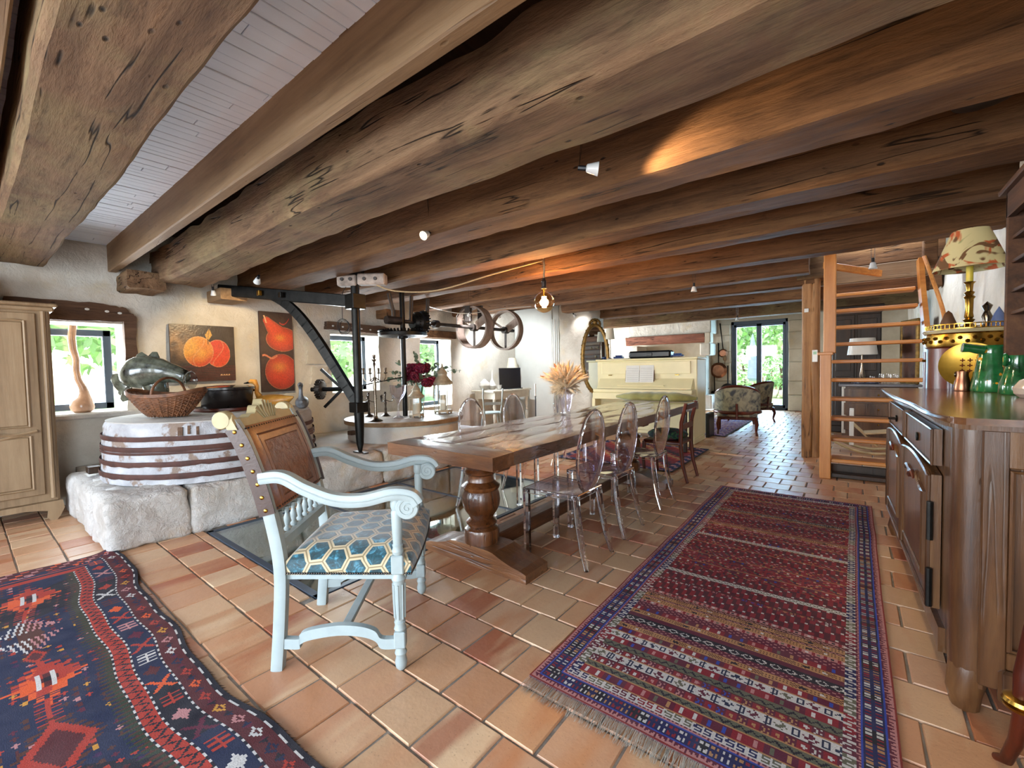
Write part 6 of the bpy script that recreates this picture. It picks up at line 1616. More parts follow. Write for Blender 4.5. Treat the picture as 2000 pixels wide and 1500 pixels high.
# ================================================================ miller stairs
SX = (-.30, -.2); SM, SZ = MT['stair'], MT['stairz']
t = thing('staircase', 'steep open orange pine miller staircase behind the dresser', 'stairs', (0, 0, 0))
m = MB(); m.box((SX[0]+.005, 5.8, 0), (SX[1]+.005, 5.9, 1.37), .006); m.build('newel_post', SZ, t)
m = MB(); m.box((SX[0]+.03, 5.86, 1.36), (SX[1]+.04, 5.95, 2.62), .006); m.build('upper_post', SZ, t)
m = MB(); m.box((SX[0]-.02, 5.78, 1.345), (SX[1]+.02, 5.92, 1.375), .005); m.build('post_ledge', SM, t)
for i in range(10):
    z = .0+.215*(i+1)-.01*(i > 5)*(i-5)*.6; y = 5.86+.115*i; xr = .66-.012*i
    m = MB(); m.box((-.2-.004*i, y, z-.04), (xr, y+.24, z), .008); m.build('tread', SM, t)
m = MB(); m.box((-.2, 5.9, .002), (.66, 5.99, .05), .006); m.box((-.22, 6.06, .0), (.66, 6.1, .12), .004); m.build('bottom_riser', MT['dark_wood'], t)
for x0_, x1_ in ((.66, .70), ):
    prof = [(5.78, 0), (6.02, 0), (7.1, 2.1), (7.15, 2.45), (6.9, 2.45), (6.78, 2.05)]
    m = MB()
    vs = [(x0_-.075*z/2.1+d, y, z) for d in (0, .045) for y, z in prof]; n_ = len(prof)
    m.add(vs, [tuple(range(n_)), tuple(range(2*n_-1, n_-1, -1))]+[((i+1) % n_, i, i+n_, (i+1) % n_+n_) for i in range(n_)]); m.build('stringer', SM, t)
m = MB(); m.tube(bez([(.62, 6.9, 2.45), (.66, 6.7, 2.2), (.74, 6.55, 1.8), (.78, 6.5, 1.45)], 6), .02, 8); m.build('handrail', SM, t)
t = thing('stairwell_trim', 'brown boards and joists framing the stairwell above the stairs', 'boards', (0, 0, 0))
DB = MT['beam2']
for i, (a, b) in enumerate((((-.4, 7.3, 2.3), (.75, 7.36, 2.5)), ((-.4, 7.38, 2.52), (.85, 7.43, 2.74)), ((-.4, 7.45, 2.76), (.9, 7.5, 3.0)), ((-.4, 7.2, 2.1), (.7, 7.26, 2.28)))):
    m = MB(); m.box(a, b, .006); m.build('board', MT['joist'] if i % 2 == 0 else DB, t)
m = MB(); m.beam((-.3, 6.6, 2.45), (.25, 7.2, 2.36), .04, .08, bev=.004); m.build('brace', SM, t)
m = MB(); m.box((.62, 6.95, 2.35), (.74, 7.15, 3.02), .01); m.build('end_post', DB, t)

# things behind the stairs
t = thing('dark_wardrobe', 'very dark wooden wardrobe seen through the stair treads', 'wardrobe', (.02, 9.75, 0))
m = MB(); m.box((-.38, 0, .1), (.34, .5, 2.18), .015); m.box((-.42, -.03, 2.14), (.38, .52, 2.24), .015); m.box((-.4, -.02, 0), (.36, .5, .12), .01); m.build('carcass', MT['dark_wood'], t)
for s in (0, 1):
    m = MB(); m.box((-.34+.35*s, -.025, .18), (-.02+.35*s, 0, 2.08), .008); d = m.build('door', MT['dark_wood'], t)
    for za, zb in ((.26, 1.0), (1.1, 2.0)): m = MB(); m.box((-.29+.35*s, -.035, za), (-.07+.35*s, -.025, zb), .006); m.build('panel', MT['dark_wood'], d)
t = thing('wooden_chest', 'brown chest of drawers with a grey top behind the stairs', 'chest', (.14, 8.95, 0))
m = MB(); m.box((-.3, -.05, .0), (.62, .4, .86), .01); m.build('carcass', MT['dresser'], t)
m = MB(); m.box((-.34, -.09, .86), (.66, .42, .9), .006); m.build('top', plain('grey_marble', hx('6c6a70'), .25), t)
for z0_ in (.16, .4, .63): m = MB(); m.box((-.27, -.065, z0_), (.59, -.05, z0_+.2), .006); d = m.build('drawer', MT['dresser'], t); k = MB(); k.sphere((.16, -.075, z0_+.1), .014, 8); k.build('knob', MT['brass'], d)
m = MB(); m.box((-.3, -.055, .1), (-.25, .0, .86), .004); m.build('corner_strip', MT['white'], t)
for i, x in enumerate((.0, .08, .22, .33, .42, .5)):
    h = (.05, .09, .12, .16, .16, .15)[i]; o = MB().lathe([(.03, 0), (.035, .01), (.032+(.02 if i == 0 else 0), h), (.028, h)], n=16).build('glassware', CLR); o.location = (x, 8.95-.03*(i % 2), .905)
    tag(o, ('short wide clear glass bowl at the left end of the grey topped chest', 'second glass from the left on the grey topped chest', 'third glass from the left on the grey topped chest', 'fourth glass from the left on the grey topped chest', 'fifth glass from the left on the grey topped chest', 'last glass at the right end of the grey topped chest')[i], 'glass', 'glasses on the grey topped chest')
m = MB(); m.lathe([(1e-4, 0), (.14, .004), (.17, .014), (1e-4, .01)], n=24); o = m.build('blue_plate', plain('blue_white_china', hx('8fa5c4'), .2, 0, .3, 20, 0)); o.location = (.15, 9.12, .902); tag(o, 'pale blue and white china dish on the grey topped chest', 'dish')
t = thing('table_lamp', 'lamp with a wide white drum shade behind the stair treads', 'lamp', (.1, 9.22, .902))
m = MB(); m.lathe([(.07, 0), (.07, .015), (.015, .03), (.04, .12), (.015, .3), (.012, .5)], n=18); m.build('base', MT['silver'], t)
m = MB(); m.lathe([(.2, .47), (.165, .74)], n=30, caps=False); m.build('lamp_shade', MT['white'], t)
t = thing('gilt_frame', 'gilt framed picture leaning at the wall beside the stairs', 'picture', (.66, 9.02, 1.395), math.radians(-75))
m = MB()
for a, b in (((-.3, -.02, -.49), (-.24, .02, .49)), ((.24, -.02, -.49), (.3, .02, .49)), ((-.3, -.02, -.49), (.3, .02, -.42)), ((-.3, -.02, .42), (.3, .02, .49))): m.box(a, b, .012)
m.build('frame', MT['gilt'], t); m = MB(); m.box((-.24, -.005, -.42), (.24, .01, .42)); m.build('picture', plain('dark_picture', hx('4a2a1c'), .4, 0, .5, 6, 0), t)
t = thing('rocking_horse', 'pale wooden rocking seat on curved runners behind the lowest stair treads', 'rocker', (.2, 7.7, 0))
PW = plain('pale_wood', hx('b39a72'), .5, 0, .15, 8, .1)
for s in (-1, 1):
    m = MB(); m.tube([(-.45+.9*k/14, s*.2, .03+.16*((k-7)/7)**2) for k in range(15)], .02, 7, sx=1.4); m.build('runner', PW, t)
    m = MB(); m.box((-.25, s*.16-.02, .12), (-.2, s*.16+.02, .6), .005); m.box((.25, s*.16-.02, .1), (.3, s*.16+.02, .5), .005); m.build('upright', MT['white'], t)
m = MB(); m.beam((-.3, 0, .5), (.05, 0, .12), .25, .02, bev=.004); m.build('back_board', PW, t); m = MB(); m.beam((-.1, 0, .28), (.3, 0, .34), .28, .025, bev=.004); m.build('seat', PW, t)
m = MB(); m.tube([(.3, -.2, .72), (.3, .2, .78)], .035, 12); m.build('roll', MT['white'], t)

# ================================================================ dresser
DX, DY = .275, 2.17
t = thing('dresser', 'large old walnut dresser with carved doors and a glossy brown top', 'dresser', (0, 0, 0))
DM = MT['dresser']
x1_, ya, yb, H_ = .93, 2.2, 4.25, 1.07
xe = .2   # the far front corner stands slightly further out
Fx = lambda y: DX+.005+(xe-DX)*(y-ya)/(yb-ya)
m = MB(); body = [(Fx(ya+.13)+.02, ya+.13), (Fx(ya)+.09, ya+.01), (x1_, ya+.01), (x1_, yb), (xe+.03, yb)]
m.prism(body, .12, 1.03, 'xy'); m.build('carcass', DM, t)
m = MB(); ov = .035; tp = bez([(xe-ov, yb+.03), (Fx(3.4)-ov-.018, 3.4), (Fx(2.9)-ov, 2.9), (Fx(2.5)-ov+.0, 2.5), (Fx(2.35)-ov+.008, 2.35), (Fx(ya)-.005, ya+.02), (Fx(ya)+.03, ya-.02)], 5)+[(x1_+.01, ya-.03), (x1_+.01, yb+.03)]
m.prism(tp, H_-.024, H_, 'xy'); m.build('top', MT['dresser_top'], t)
m = MB(); m.prism([(x+.012, y+.006) for x, y in tp], H_-.042, H_-.024, 'xy'); m.build('top_moulding', DM, t)
m = MB(); m.tube([(x-.002, y, H_-.012) for x, y in tp[:26]], .009, 6); m.build('top_bead', DM, t)
# rounded corner column
m = MB()
def colf(u, v):
    a = PI+PI/2*u*1.05; z = .1+.93*v; r = .075; cx_, cy_ = Fx(ya)+.08, ya+.08
    c, s = math.cos(a), math.sin(a); k = 1/((abs(c)**3+abs(s)**3)**(1/3)); return (cx_+r*c*k, cy_+r*s*k, z)
m.grid(colf, 12, 12); m.build('corner_post', DM, t)
m = MB(); m.tube([(Fx(ya)+.05, ya+.05, .0), (Fx(ya)+.045, ya+.045, .06), (Fx(ya)+.06, ya+.06, .14), (Fx(ya)+.07, ya+.065, .2)], [.04, .05, .058, .05], 12); m.build('foot', DM, t)
m = MB(); m.tube([(xe+.06, yb-.07, .0), (xe+.055, yb-.06, .06), (xe+.075, yb-.07, .2)], [.04, .055, .05], 12); m.build('foot', DM, t)
m = MB(); m.tube([(x1_-.06, ya+.07, .0), (x1_-.06, ya+.07, .2)], [.04, .05], 12); m.build('foot', DM, t)
m = MB(); P = [(ya+.2, .2), (ya+.2, .1)]+[(ya+.2+(yb-ya-.4)*k/16, .1+.06*math.sin(PI*k/16)+.015*math.cos(4*PI*k/16)) for k in range(1, 16)]+[(yb-.15, .1), (yb-.15, .2)]
vs = []
for d in (0, .03): vs += [(Fx(y)+d, y, z) for y, z in P]
n_ = len(P); m.add(vs, [tuple(range(n_)), tuple(range(2*n_-1, n_-1, -1))]+[(i, (i+1) % n_, (i+1) % n_+n_, i+n_) for i in range(n_)]); m.build('apron', DM, t)
def front_panel(y0, y1, z0, z1, th, arch=0.0, off=0.0, nm='door', mat=DM, pr=t):
    P = [(y0, z0), (y1, z0), (y1, z1)]+[(y1-(y1-y0)*k/12, z1+arch*math.sin(PI*k/12)) for k in range(1, 12)]+[(y0, z1)]
    vs = []
    for d in (-th-off, -off+.004): vs += [(Fx(y)+.012+d, y, z) for y, z in P]
    n_ = len(P); m = MB(); m.add(vs, [tuple(reversed(range(n_))), tuple(range(n_, 2*n_))]+[((i+1) % n_, i, i+n_, (i+1) % n_+n_) for i in range(n_)])
    return m.build(nm, mat, pr)
def moulding(y0, y1, z0, z1, off, arch, pr, r=.009, wave=0):
    P = [(y0, z0), (y1, z0), (y1, z1)]+[(y1-(y1-y0)*k/12, z1+arch*math.sin(PI*k/12)+wave*math.sin(4*PI*k/12)) for k in range(1, 12)]+[(y0, z1)]
    m = MB(); m.tube([(Fx(y)+.012-off, y, z) for y, z in P], r, 6, closed=True); return m.build('moulding', DM, pr)
edges = [(2.48, 3.3), (3.33, 4.06)]
for i, (a, b) in enumerate(edges):
    d = front_panel(a, b, .24, .80, .028, .03); moulding(a+.005, b-.005, .245, .795, .034, .03, d, .009)
    moulding(a+.12, b-.12, .34, .70, .034, .03, d, .011, .012)
    p_ = front_panel(a+.13, b-.13, .35, .69, .012, .03, .026, 'panel', DM, d)
    m = MB(); yc = (a+b)/2; m.tube([(Fx(yc)+.012-.045, yc-.12+.24*k/10, .72+.02*math.sin(2*PI*k/10)) for k in range(11)], [.004+.010*math.sin(PI*k/10) for k in range(11)], 6); m.build('carving', MT['red_wood'], d)
    for z in (.32, .60): m = MB(); y = a-.012 if i == 0 else b+.01; m.tube([(Fx(y)-.02, y, z-.07), (Fx(y)-.02, y, z+.09)], .011, 8); m.build('hinge', MT['iron'], d)
for i, (a, b) in enumerate(((2.48, 3.27), (3.34, 4.04))):
    d = front_panel(a, b, .84, .99, .022, 0, 0, 'drawer'); moulding(a+.004, b-.004, .843, .987, .027, 0, d, .005)
    m = MB(); y = (a+b)/2; m.lathe([(1e-4, -.006), (.02, -.004), (.022, 0), (.02, .004)], (Fx(y)-.014, y, .905), 12, axis='x') 
    if i: m.tube([(Fx(y)-.02, y-.05, .905), (Fx(y)-.045, y, .905), (Fx(y)-.02, y+.05, .905)], [.004, .009, .004], 6)
    m.build('escutcheon', MT['iron'], d)
# near side: framed panel
m = MB(); m.box((.42, ya-.006, .2), (.90, ya+.01, .26), .004); m.box((.40, ya-.006, .9), (.90, ya+.01, 1.03), .004); m.box((.352, ya-.008, .12), (.42, ya+.012, 1.03), .005); m.box((.86, ya-.008, .12), (.93, ya+.012, .99), .005); m.build('side_frame', DM, t)
m = MB(); m.tube([(.425, ya-.005, .27), (.86, ya-.005, .27), (.86, ya-.005, .89), (.425, ya-.005, .89)], .009, 6, closed=True); m.build('side_moulding', DM, t)
m = MB(); m.box((.40, ya-.02, .08), (.93, ya+.01, .2), .01); m.build('plinth', DM, t)
m = MB(); m.box((.42, yb, .12), (.9, yb+.01, .98)); m.build('far_side', DM, t)

ZD = H_+.001
GR = plain('green_glaze', hx('1f5e34'), .15, 0, .5, 9, .06, 20, Coat__Weight=.7)
def spots(m, c, items):
    pass
t = thing('green_jug', 'large green glazed jug with ochre spots on the dresser', 'jug', (.66, 3.93, ZD), math.radians(-50))
m = MB(); m.lathe([(.085, 0), (.09, .01), (.082, .08), (.07, .16), (.058, .23), (.055, .27), (.062, .285), (.055, .285), (.045, .25), (.05, .2)], n=28); m.build('body', GR, t)
m = MB(); m.tube([(.0, -.05, .255), (-.03, -.1, .27), (-.05, -.13, .275)], [.03, .026, .03], 12); m.build('spout', GR, t)
m = MB(); m.tube([(0, .05, .25), (0, .12, .26), (0, .15, .2), (0, .12, .12), (0, .08, .1)], .014, 8); m.build('handle', GR, t)
oc = plain('ochre_glaze', hx('c08a2a'), .15, 0, .2, 20, 0)
for k in range(16):
    a = 2.4+k*1.1; z = .03+.23*((k*.37) % 1); r = .088-.13*z; m = MB(); q = Vector((math.cos(a), math.sin(a), .12)).to_track_quat('Z', 'Y').to_matrix().to_4x4()
    m.lathe([(1e-4, .004), (.012, .003), (.015, -.003)], (0, 0, 0), 10, m=Matrix.Translation((r*math.cos(a), r*math.sin(a), z)) @ q); m.build('spot', oc, t)
t = thing('green_jug', 'smaller plain green jug with a ring handle, front right on the dresser', 'jug', (.72, 3.68, ZD), math.radians(-10))
m = MB(); m.lathe([(.07, 0), (.075, .01), (.07, .06), (.052, .13), (.04, .19), (.045, .22), (.04, .22), (.035, .19)], n=26); m.build('body', GR, t)
m = MB(); m.tube([(-.045-.0, .028*math.cos(2*PI*k/16)-.01, .195+.028*math.sin(2*PI*k/16)) for k in range(16)], .011, 7, closed=True); m.build('ring_handle', GR, t)
m = MB(); m.tube([(0, .04, .2), (0, .09, .2), (0, .1, .15), (0, .06, .1)], .01, 7); m.build('handle', GR, t)
t = thing('copper_cup', 'small metallic copper and silver lustre jug left of the green jugs', 'jug', (.545, 3.98, ZD), math.radians(-30))
m = MB(); m.lathe([(.04, 0), (.042, .01), (.036, .06), (.028, .1), (.03, .125), (.026, .125), (.024, .1)], n=22); m.build('body', MT['copper'], t)
m = MB(); m.tube([(-.028, .016*math.cos(2*PI*k/14), .105+.016*math.sin(2*PI*k/14)) for k in range(14)], .006, 6, closed=True); m.build('ring', MT['silver'], t)
t = thing('gold_plate', 'golden plate with small reddish figures leaning behind the jugs', 'plate', (.64, 4.13, ZD+.004), 0)
AX = Matrix.Translation((-.04, 0, .155)) @ Vector((-.25, -.95, .2)).to_track_quat('Z', 'Y').to_matrix().to_4x4()
m = MB(); m.lathe([(1e-4, 0), (.1, .002), (.15, .02), (.15, .026), (.1, .01), (1e-4, .008)], n=40, m=AX); m.build('dish', plain('gold_lustre', hx('b88f35'), .28, .7, .2, 8, .05), t)
for k in range(9):
    x, y = (k % 3-1)*.035, (k//3-1)*.035; m = MB(); m.tube([AX @ Vector((x-.012, y, .011)), AX @ Vector((x+.012, y, .011))], .0035, 5); m.tube([AX @ Vector((x, y-.013, .011)), AX @ Vector((x, y+.013, .011))], .003, 5); m.build('painted_figure', MT['red_wood'], t)
t = thing('white_ceramic', 'white ceramic piece at the right edge of the dresser top', 'ceramic', (.72, 3.38, ZD)); m = MB(); m.lathe([(.05, 0), (.07, .02), (.075, .05), (.05, .09), (.03, .1), (1e-4, .1)], n=20); m.build('body', plain('pale_glaze', hx('a3968c'), .15), t)
# wall shelf above the dresser
t = thing('plate_rack', 'dark wooden shelf unit standing on the back of the dresser', 'shelf', (0, 0, 0))
SW = wood('rack_wood', hx('2a190e'), hx('513320'), hx('6b4a2f'), 'y', .65, 8, .3, .07); X0, X1, YA, YB_ = .70, .93, 2.4, 3.88
m = MB(); m.box((X0, YB_-.03, ZD), (X1, YB_, 2.24), .006); m.build('side_panel', SW, t)
m = MB(); m.box((X0, YA, ZD), (X1, YA+.03, 2.24), .006); m.build('side_panel', SW, t)
m = MB(); m.box((X1-.02, YA, ZD), (X1, YB_, 2.24)); m.build('back_panel', MT['dark_wood'], t)
m = MB(); m.box((X0-.03, YA-.02, 2.24), (X1, YB_+.03, 2.27), .006); m.build('cornice', SW, t)
m = MB(); m.prism([(YA, 2.1), (YB_, 2.1), (YB_, 2.24), (YA, 2.24)]+[(YA+.001+(YB_-YA)*0*k, 2.2) for k in range(0)], X0, X0+.03, 'yz'); m.build('pediment', SW, t)
for z in (1.53, 1.66, 1.83, 1.97, 2.12): m = MB(); m.box((X0+.02, YA+.02, z), (X1-.01, YB_-.02, z+.02), .003); m.build('shelf_board', SW, t)
for k, (y, z) in enumerate(((3.7, 1.851), (3.4, 1.851), (3.6, 1.551))):
    o = MB().lathe([(.03, 0), (.045, .03), (.03, .06), (.035, .08), (1e-4, .085)], n=14).build('small_figurine', plain('pale_figure_%d' % k, hx('8c8570'), .5, 0, .4, 20, .3)); o.location = (.8, y, z); tag(o, ('small pale figurine on the second shelf from the top, far end', 'small pale figurine on the second shelf from the top, near end', 'small pale figurine on the lowest shelf of the rack')[k], 'figurine')
t = thing('white_bird', 'white rounded ceramic piece on top of the dark shelf unit', 'ceramic', (.78, 3.68, 2.275)); m = MB(); m.sphere((0, 0, .07), .07, 14, (1, 1.4, .9)); m.sphere((0, .1, .04), .03, 10); m.build('body', MT['plaster'], t)

# round brass trimmed cabinet with the floral lamp
CC = Vector((.66, 4.62, .055))
t = thing('round_cabinet', 'round mahogany cabinet with a marble top and pierced brass gallery', 'cabinet', CC)
m = MB(); m.lathe([(.2, .1), (.225, .12), (.225, 1.3), (.235, 1.31)], n=40); m.build('body', MT['red_wood'], t)
m = MB(); m.lathe([(.232, 1.31), (.238, 1.33), (.232, 1.40), (.24, 1.41), (.228, 1.41), (.226, 1.31)], n=44, caps=False)
for k in range(40): a = 2*PI*k/40; m.sphere((.237*math.cos(a), .237*math.sin(a), 1.36+.012*(-1)**k), .014, 6)
m.build('gilt_frieze', MT['brass'], t)
m = MB(); m.lathe([(1e-4, 1.41), (.24, 1.41), (.25, 1.425), (.24, 1.435), (1e-4, 1.435)], n=44); m.build('marble_top', plain('cream_marble', hx('b5a884'), .15, 0, .2, 7, 0), t)
m = MB(); m.lathe([(.235, 1.435), (.235, 1.442), (.23, 1.442)], n=44, caps=False); m.lathe([(.235, 1.468), (.235, 1.475), (.23, 1.475), (.23, 1.468)], n=44, caps=False)
for k in range(56): a = 2*PI*k/56; m.tube([(.2325*math.cos(a), .2325*math.sin(a), 1.435), (.2325*math.cos(a), .2325*math.sin(a), 1.47)], .0028, 4)
m.build('gallery', MT['brass'], t)
for k in range(4):
    a = PI/4+k*PI/2+.3; m = MB(); p = (.235*math.cos(a), .235*math.sin(a)); m.tube([(*p, .1), (*p, 1.28)], .026, 12); c = m.build('column', plain('grey_veneer_%d' % k, hx('6e6570'), .2), t); q = MB(); q.lathe([(.03, 1.2), (.034, 1.21), (.03, 1.22)], (*p, 0), 12); q.build('collar', MT['brass'], c)
    m = MB(); m.tube([(*p, -.055), (*p, .11)], [.015, .03], 8); m.build('foot', MT['brass'], t)
t = thing('table_lamp', 'brass candlestick lamp with a large floral shade on the round cabinet', 'lamp', CC+Vector((0, 0, 1.437)))
m = MB(); m.lathe([(.05, 0), (.052, .01), (.03, .03), (.02, .05), (.034, .07), (.02, .08), (.026, .09), (.022, .12), (.024, .22), (.034, .235), (.02, .25), (.03, .27), (.018, .28), (.022, .33), (.034, .345), (.014, .35)], n=22); m.build('base', MT['brass'], t)
m = MB(); m.tube([(0, 0, .35), (0, 0, .46)], .02, 12); m.build('candle', plain('yellow_candle', hx('c9b53f'), .4), t)
FS = NT('floral_shade'); v = FS.co(); n1 = FS.noise(v, 4, 3, .5, 2.0); n2 = FS.noise(v, 6, 2, .5, 1.2)
cf = FS.mix(hx('c9bd8e'), hx('b5562a'), FS.ramp(n1, [(.49, (0, 0, 0)), (.54, (1, 1, 1))])); cf = FS.mix(cf, hx('6a4a2c'), FS.ramp(n2, [(.55, (0, 0, 0)), (.58, (1, 1, 1))])); cf = FS.mix(cf, hx('7d8a5a'), FS.ramp(FS.noise(v, 5, 2, .5, 1), [(.62, (0, 0, 0)), (.66, (1, 1, 1))]))
FSM = FS.out(cf, .75)
m = MB(); m.lathe([(.198, .44), (.2, .445), (.1, .72), (.097, .718), (.193, .445)], n=40, caps=False); m.build('lamp_shade', FSM, t)
for lab, x, y, prof, mt in (('small brown figurine left of the lamp on the round cabinet', -.12, -.1, [(.045, 0), (.05, .03), (.03, .09), (.02, .12), (1e-4, .14)], plain('brown_figure', hx('5c3a20'), .6)),
     ('small pewter figurine right of the lamp base on the round cabinet', .1, .05, [(.03, 0), (.02, .05), (.03, .09), (.015, .13), (.03, .17), (1e-4, .2)], MT['silver']),
     ('small blue figurine at the right rim of the round cabinet', .14, -.06, [(.05, 0), (.04, .05), (.025, .1), (1e-4, .15)], plain('blue_figure', hx('5a6a95'), .4))):
    o = MB().lathe(prof, n=16).build('figurine', mt); o.location = CC+Vector((x, y, 1.437)); tag(o, lab, 'figurine')
# foreground leg at the lower right
t = thing('turned_leg_table', 'dark curved furniture leg with a brass ring at the lower right corner', 'table', (.392, 1.93, 0))
m = MB(); m.tube([(-.03, .06, .012), (-.012, .035, .03), (.0, .0, .12), (.004, -.03, .22), (.006, -.03, .34), (.03, -.03, .5)], [.011, .016, .018, .02, .022, .026], 12); m.build('leg', MT['red_wood'], t)
m = MB(); m.lathe([(.024, -.02), (.04, -.015), (.044, -.005), (.034, 0), (.044, .005), (.04, .015), (.024, .02)], (.005, -.03, .258), 24); m.build('brass_ring', MT['brass'], t)

# round black fitting on the ceiling
m = MB(); m.lathe([(.07, -.09), (.1, -.08), (.11, -.03), (.11, 0)], n=28); o = m.build('ceiling_speaker', MT['black']); o.location = (.44, 2.86, 2.50); tag(o, 'round black fitting under the ceiling between two beams at the upper right', 'speaker')

# ================================================================ hanging bulb and cable spots
bp = Vector((-2.545, 3.81, 1.95))
t = thing('pendant_bulb', 'large amber filament globe bulb hanging on a rope cord', 'lamp', bp)
AMB = clear_plastic('amber_glass', (1.0, .80, .52), .5, (.95, .6, .3))
m = MB(); m.lathe([(1e-4, -.108)]+[(.108*math.sin(a), -.108*math.cos(a)) for a in [PI*k/22 for k in range(1, 20)]]+[(.032, .105), (.027, .12), (.027, .15)], n=36, caps=False); m.build('bulb_glass', AMB, t)
m = MB()
for k in range(6):
    a = 2*PI*k/6; m.tube([(.018*math.cos(a), .018*math.sin(a), -.055), (.02*math.cos(a+.3), .02*math.sin(a+.3), .06)], .0055, 5)
m.build('filament', glow('filament_glow', (1, .62, .25), 160), t)
m = MB(); m.tube([(0, 0, .15), (0, 0, .06)], [.012, .006], 8); m.build('filament_stem', MT['brass'], t)
m = MB(); m.lathe([(.03, .14), (.032, .15), (.024, .16), (.024, .21), (.028, .215), (.02, .23), (.012, .25)], n=20); m.build('socket', MT['iron_rust'], t)
m = MB(); m.tube([(0, 0, .25), (.004, 0, .34), (0, 0, .46), (0, 0, .5)], .007, 8); m.tube([(0, 0, .46), (.012, 0, .4), (.008, 0, .3)], .007, 8); m.build('cord', MT['rope'], t)
light('bulb_light', 'POINT', bp, 80, (1, .6, .3), shadow_soft_size=.05)
tag(MB().tube(bez([(-2.545, 3.80, 2.38), (-3.0, 3.55, 2.27), (-3.55, 3.25, 2.13), (-3.95, 3.0, 2.14), (-4.15, 2.86, 2.23)], 8), .008, 7).build('rope_cord', MT['rope']), 'rope covered cord swagging from the bearing block to the hanging bulb', 'cord')
tag(MB().tube(bez([(-5.0, 4.35, 2.22), (-4.9, 4.8, 2.15), (-4.85, 5.2, 2.17), (-4.6, 5.6, 2.25), (-4.2, 5.9, 2.28)], 6), .006, 6).build('rope_cord', MT['white']), 'thin pale cord under the beams beside the belt pulleys', 'cord')
def spot(label, loc, aim, lit, up=.14, e=30, col=(1, .74, .42), ang=75):
    t = thing('cable_spotlight', label, 'spotlight', loc, 0, 'little white cable spotlights')
    a = Vector(aim).normalized(); q = a.to_track_quat('-Z', 'Y').to_matrix().to_4x4()
    m = MB(); m.lathe([(.012, .035), (.02, .03), (.03, -.01), (.034, -.025), (.03, -.022), (1e-4, -.018)] if not lit else [(.012, .035), (.02, .03), (.03, -.01), (.034, -.025), (.032, -.02)], n=18, m=q); m.build('reflector', MT['soap'], t)
    if lit: m = MB(); m.lathe([(1e-4, -.022), (.028, -.021), (.028, -.016), (1e-4, -.015)], n=14, m=q); m.build('lamp_face', glow('spot_glow_%d' % len(bpy.data.materials), (1, .82, .55), 14), t)
    m = MB(); m.tube([q @ Vector((0, 0, .03)), q @ Vector((0, 0, .075))], .013, 8); m.build('socket', MT['black'], t)
    m = MB()
    for s in (-1, 1): m.tube([q @ Vector((s*.012, 0, .07)), Vector((s*.022, 0, up))], .0018, 4)
    m.build('wire', MT['chrome'], t)
    if lit:
        p = Vector(loc)+a*.05
        light('spot_light', 'SPOT', p, e, col, aim=a, spot_size=math.radians(ang), spot_blend=.6, shadow_soft_size=.03)
spot('white cable spotlight glowing along the second beam, above the bulb', (-1.03, 2.0, 2.26), (.85, .55, -.12), True, .6, 60)
spot('bright spotlight aimed at the viewer under the second beam', (-2.52, 2.2, 2.28), (.1, -.8, -.45), True, .58, 20)
spot('unlit white spotlight in front of the beam left of the oak post', (-1.47, 5.32, 2.14), (0, 0, -1), False, .58)
spot('unlit white spotlight hanging in front of the stairwell', (.13, 5.4, 2.17), (0, 0, -1), False, .9)
spot('small white spotlight near the crane arm lighting the paintings', (-4.7, 1.9, 2.2), (-.85, .15, -.5), True, .66, 85)
spot('tiny white spotlight against the left wall above the paintings', (-5.9, 1.9, 2.22), (-.3, .2, -1), False, .64)
spot('tiny lit spotlight in front of the white pier beside the mirror', (-4.45, 7.75, 2.3), (.1, .6, -.6), True, .42, 7, (.95, .96, 1), 120)
spot('tiny lit spotlight in front of the near belt pulley', (-4.75, 5.0, 2.12), (-1, .5, -.6), True, .74, 50, (.95, .95, 1), 90)
spot('tiny lit spotlight seen between the two belt pulleys', (-5.32, 6.42, 2.26), (-.45, .75, -.8), True, .46, 150, (.88, .94, 1), 130)
spot('tiny clear spotlight hanging in front of the garden door', (-1.95, 10.2, 2.2), (0, 0, -1), False, .46)
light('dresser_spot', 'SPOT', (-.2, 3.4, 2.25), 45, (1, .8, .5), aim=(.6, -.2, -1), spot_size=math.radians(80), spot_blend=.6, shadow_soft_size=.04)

# ================================================================ garden outside
def leafmat(n, c): 
    k = NT(n); v = k.co(); i = k.n('ShaderNodeNewGeometry'); r = i.outputs['Random Per Island']
    return k.out(k.ramp(r, [(0, tuple(x*.55 for x in c)), (.5, c), (1, tuple(min(1, x*1.5) for x in c))]), .7, Transmission__Weight=.0)
LF1, LF2 = leafmat('leaf_green', hx('b9d49a')), leafmat('leaf_deep', hx('9cc07f'))
gr = plain('lawn_grass', hx('a9c67a'), .95, 0, .2, 1.5, .5, 30); pv = plain('pale_terrace', hx('ece6d8'), .9, 0, .08, 2, .2, 20)
m = MB(); m.box((-40, -30, -.3), (-6.65, 50, -.15)); m.box((-6.65, YF+.5, -.3), (25, 50, -.12)); struct(m.build('ground_lawn', gr), 'sunlit lawn outside the windows')
m = MB(); m.box((-13, -6, -.15), (-6.7, 14, -.1)); m.box((-4.5, YF+.5, -.12), (1.5, YF+1.6, -.06)); struct(m.build('ground_terrace', pv), 'pale terrace outside the windows and door')
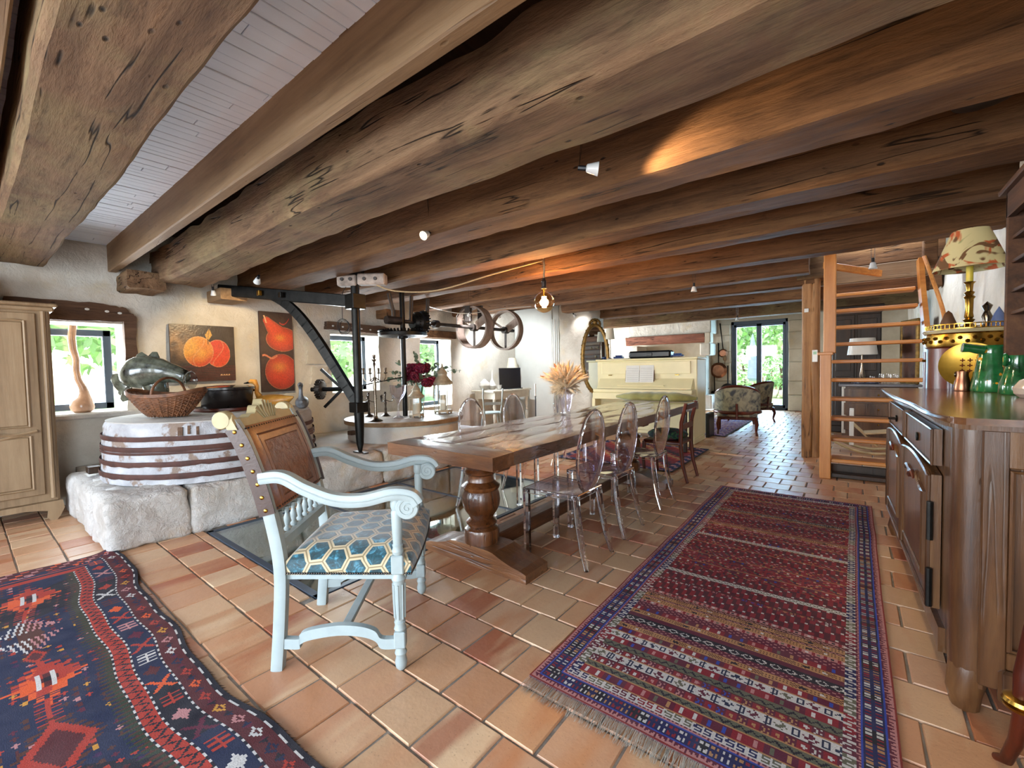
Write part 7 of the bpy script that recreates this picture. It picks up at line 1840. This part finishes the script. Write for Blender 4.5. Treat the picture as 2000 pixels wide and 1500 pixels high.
def tree(label, loc, R, H, n, mat, seed, cat='tree', ls=.16):
    R_ = random.Random(seed); t = thing('garden_tree' if cat == 'tree' else 'garden_shrub', label, cat, loc)
    m = MB(); m.tube([(0, 0, 0), (.1, 0, H*.4), (0, .1, H*.75)], [.16*R/2, .11*R/2, .04], 8); m.build('trunk', MT['lintel'], t)
    m = MB()
    for k in range(n):
        d = Vector((R_.gauss(0, 1), R_.gauss(0, 1), R_.gauss(0, 1))).normalized()*R*R_.uniform(.55, 1)**.6; d.z *= H*.42/R; c = d+Vector((0, 0, H*.6)); c += Vector((n3(c.x, c.y, c.z, 1.3), n3(c.y, c.z, c.x, 1.3), 0))*R*.4
        u = Vector((R_.gauss(0, 1), R_.gauss(0, 1), R_.gauss(0, 1))).normalized(); v_ = u.orthogonal().normalized(); s = ls*R_.uniform(.6, 1.3); m.add([c-u*s, c+v_*s*.5, c+u*s, c-v_*s*.5], [(0, 1, 2, 3)])
    o = m.build('foliage', mat, t); o['kind'] = 'stuff'
for i, (x, y, R, H) in enumerate(((-15.5, -1, 3, 5.5), (-16, 4.2, 3.2, 6), (-17, 9, 3.5, 6), (-16, 14.5, 3.2, 6), (-15, 19.5, 3.5, 6.5), (-14.5, 26, 4, 7))):
    tree(('leafy tree outside the gourd vase window', 'second leafy tree beyond the terrace, outside the middle window', 'third leafy tree beyond the terrace', 'fourth leafy tree, outside the tall window', 'fifth leafy tree along the garden edge', 'last leafy tree of the row along the garden edge')[i], (x, y, -.15), R, H, 2600, LF1, i, ls=.22)
for i, (x, y, R, H) in enumerate(((-8, 31, 4, 7), (-3.5, 33, 4.2, 8), (1.2, 30, 4, 7.5), (5.5, 32, 4, 7))):
    tree(('green tree farthest left beyond the garden door', 'tall green tree behind the closed parasol', 'green tree seen through the right leaf of the garden door', 'green tree beyond the right side of the lawn')[i], (x, y, -.12), R, H, 3200, LF1 if i % 2 else LF2, 20+i, ls=.24)
for i, (x, y, R) in enumerate(((-3.9, 21.5, .9), (-2.6, 22.5, .8), (-1.3, 22, .9), (-4.9, 22.5, 1.0))):
    tree(('rounded yellowish shrub left of the parasol', 'rounded shrub behind the parasol pole', 'pale shrub seen in the right door leaf', 'rounded shrub at the left edge of the door view')[i], (x, y, -.12), R, 1.7, 700, LF2 if i % 2 else LF1, 40+i, 'shrub', .1)
t = thing('garden_parasol', 'closed pale blue parasol standing outside the garden door', 'parasol', (-2.85, 17.5, -.12))
m = MB(); m.tube([(0, 0, 0), (0, 0, 2.3)], .025, 8); m.build('pole', MT['white'], t)
m = MB(); m.lathe([(.10, .75), (.17, .85), (.15, 1.2), (.12, 1.8), (.06, 2.2), (.01, 2.42)], n=12); m.build('canopy', plain('parasol_cloth', hx('8d97b5'), .8), t)
t = thing('picket_fence', 'pale slatted wooden fence far behind the parasol in the garden', 'fence', (0, 26, -.12))
for k in range(36): m = MB(); m.box((-5+.2*k, 0, 0), (-4.93+.2*k, .03, 1.3)); m.build('slat', MT['joist'], t)
t = thing('stone_border', 'low pale stone border beside the lawn outside the door', 'border', (0, 0, 0))
R_ = random.Random(3)
for k in range(14): o = rock('border_stone', (-5+.45*k, 19.6+R_.uniform(-.1, .1), -.12), (-4.6+.45*k, 20.0, .18), MT['ashlar'], t, .12, .04, .08, k)
# drawer end
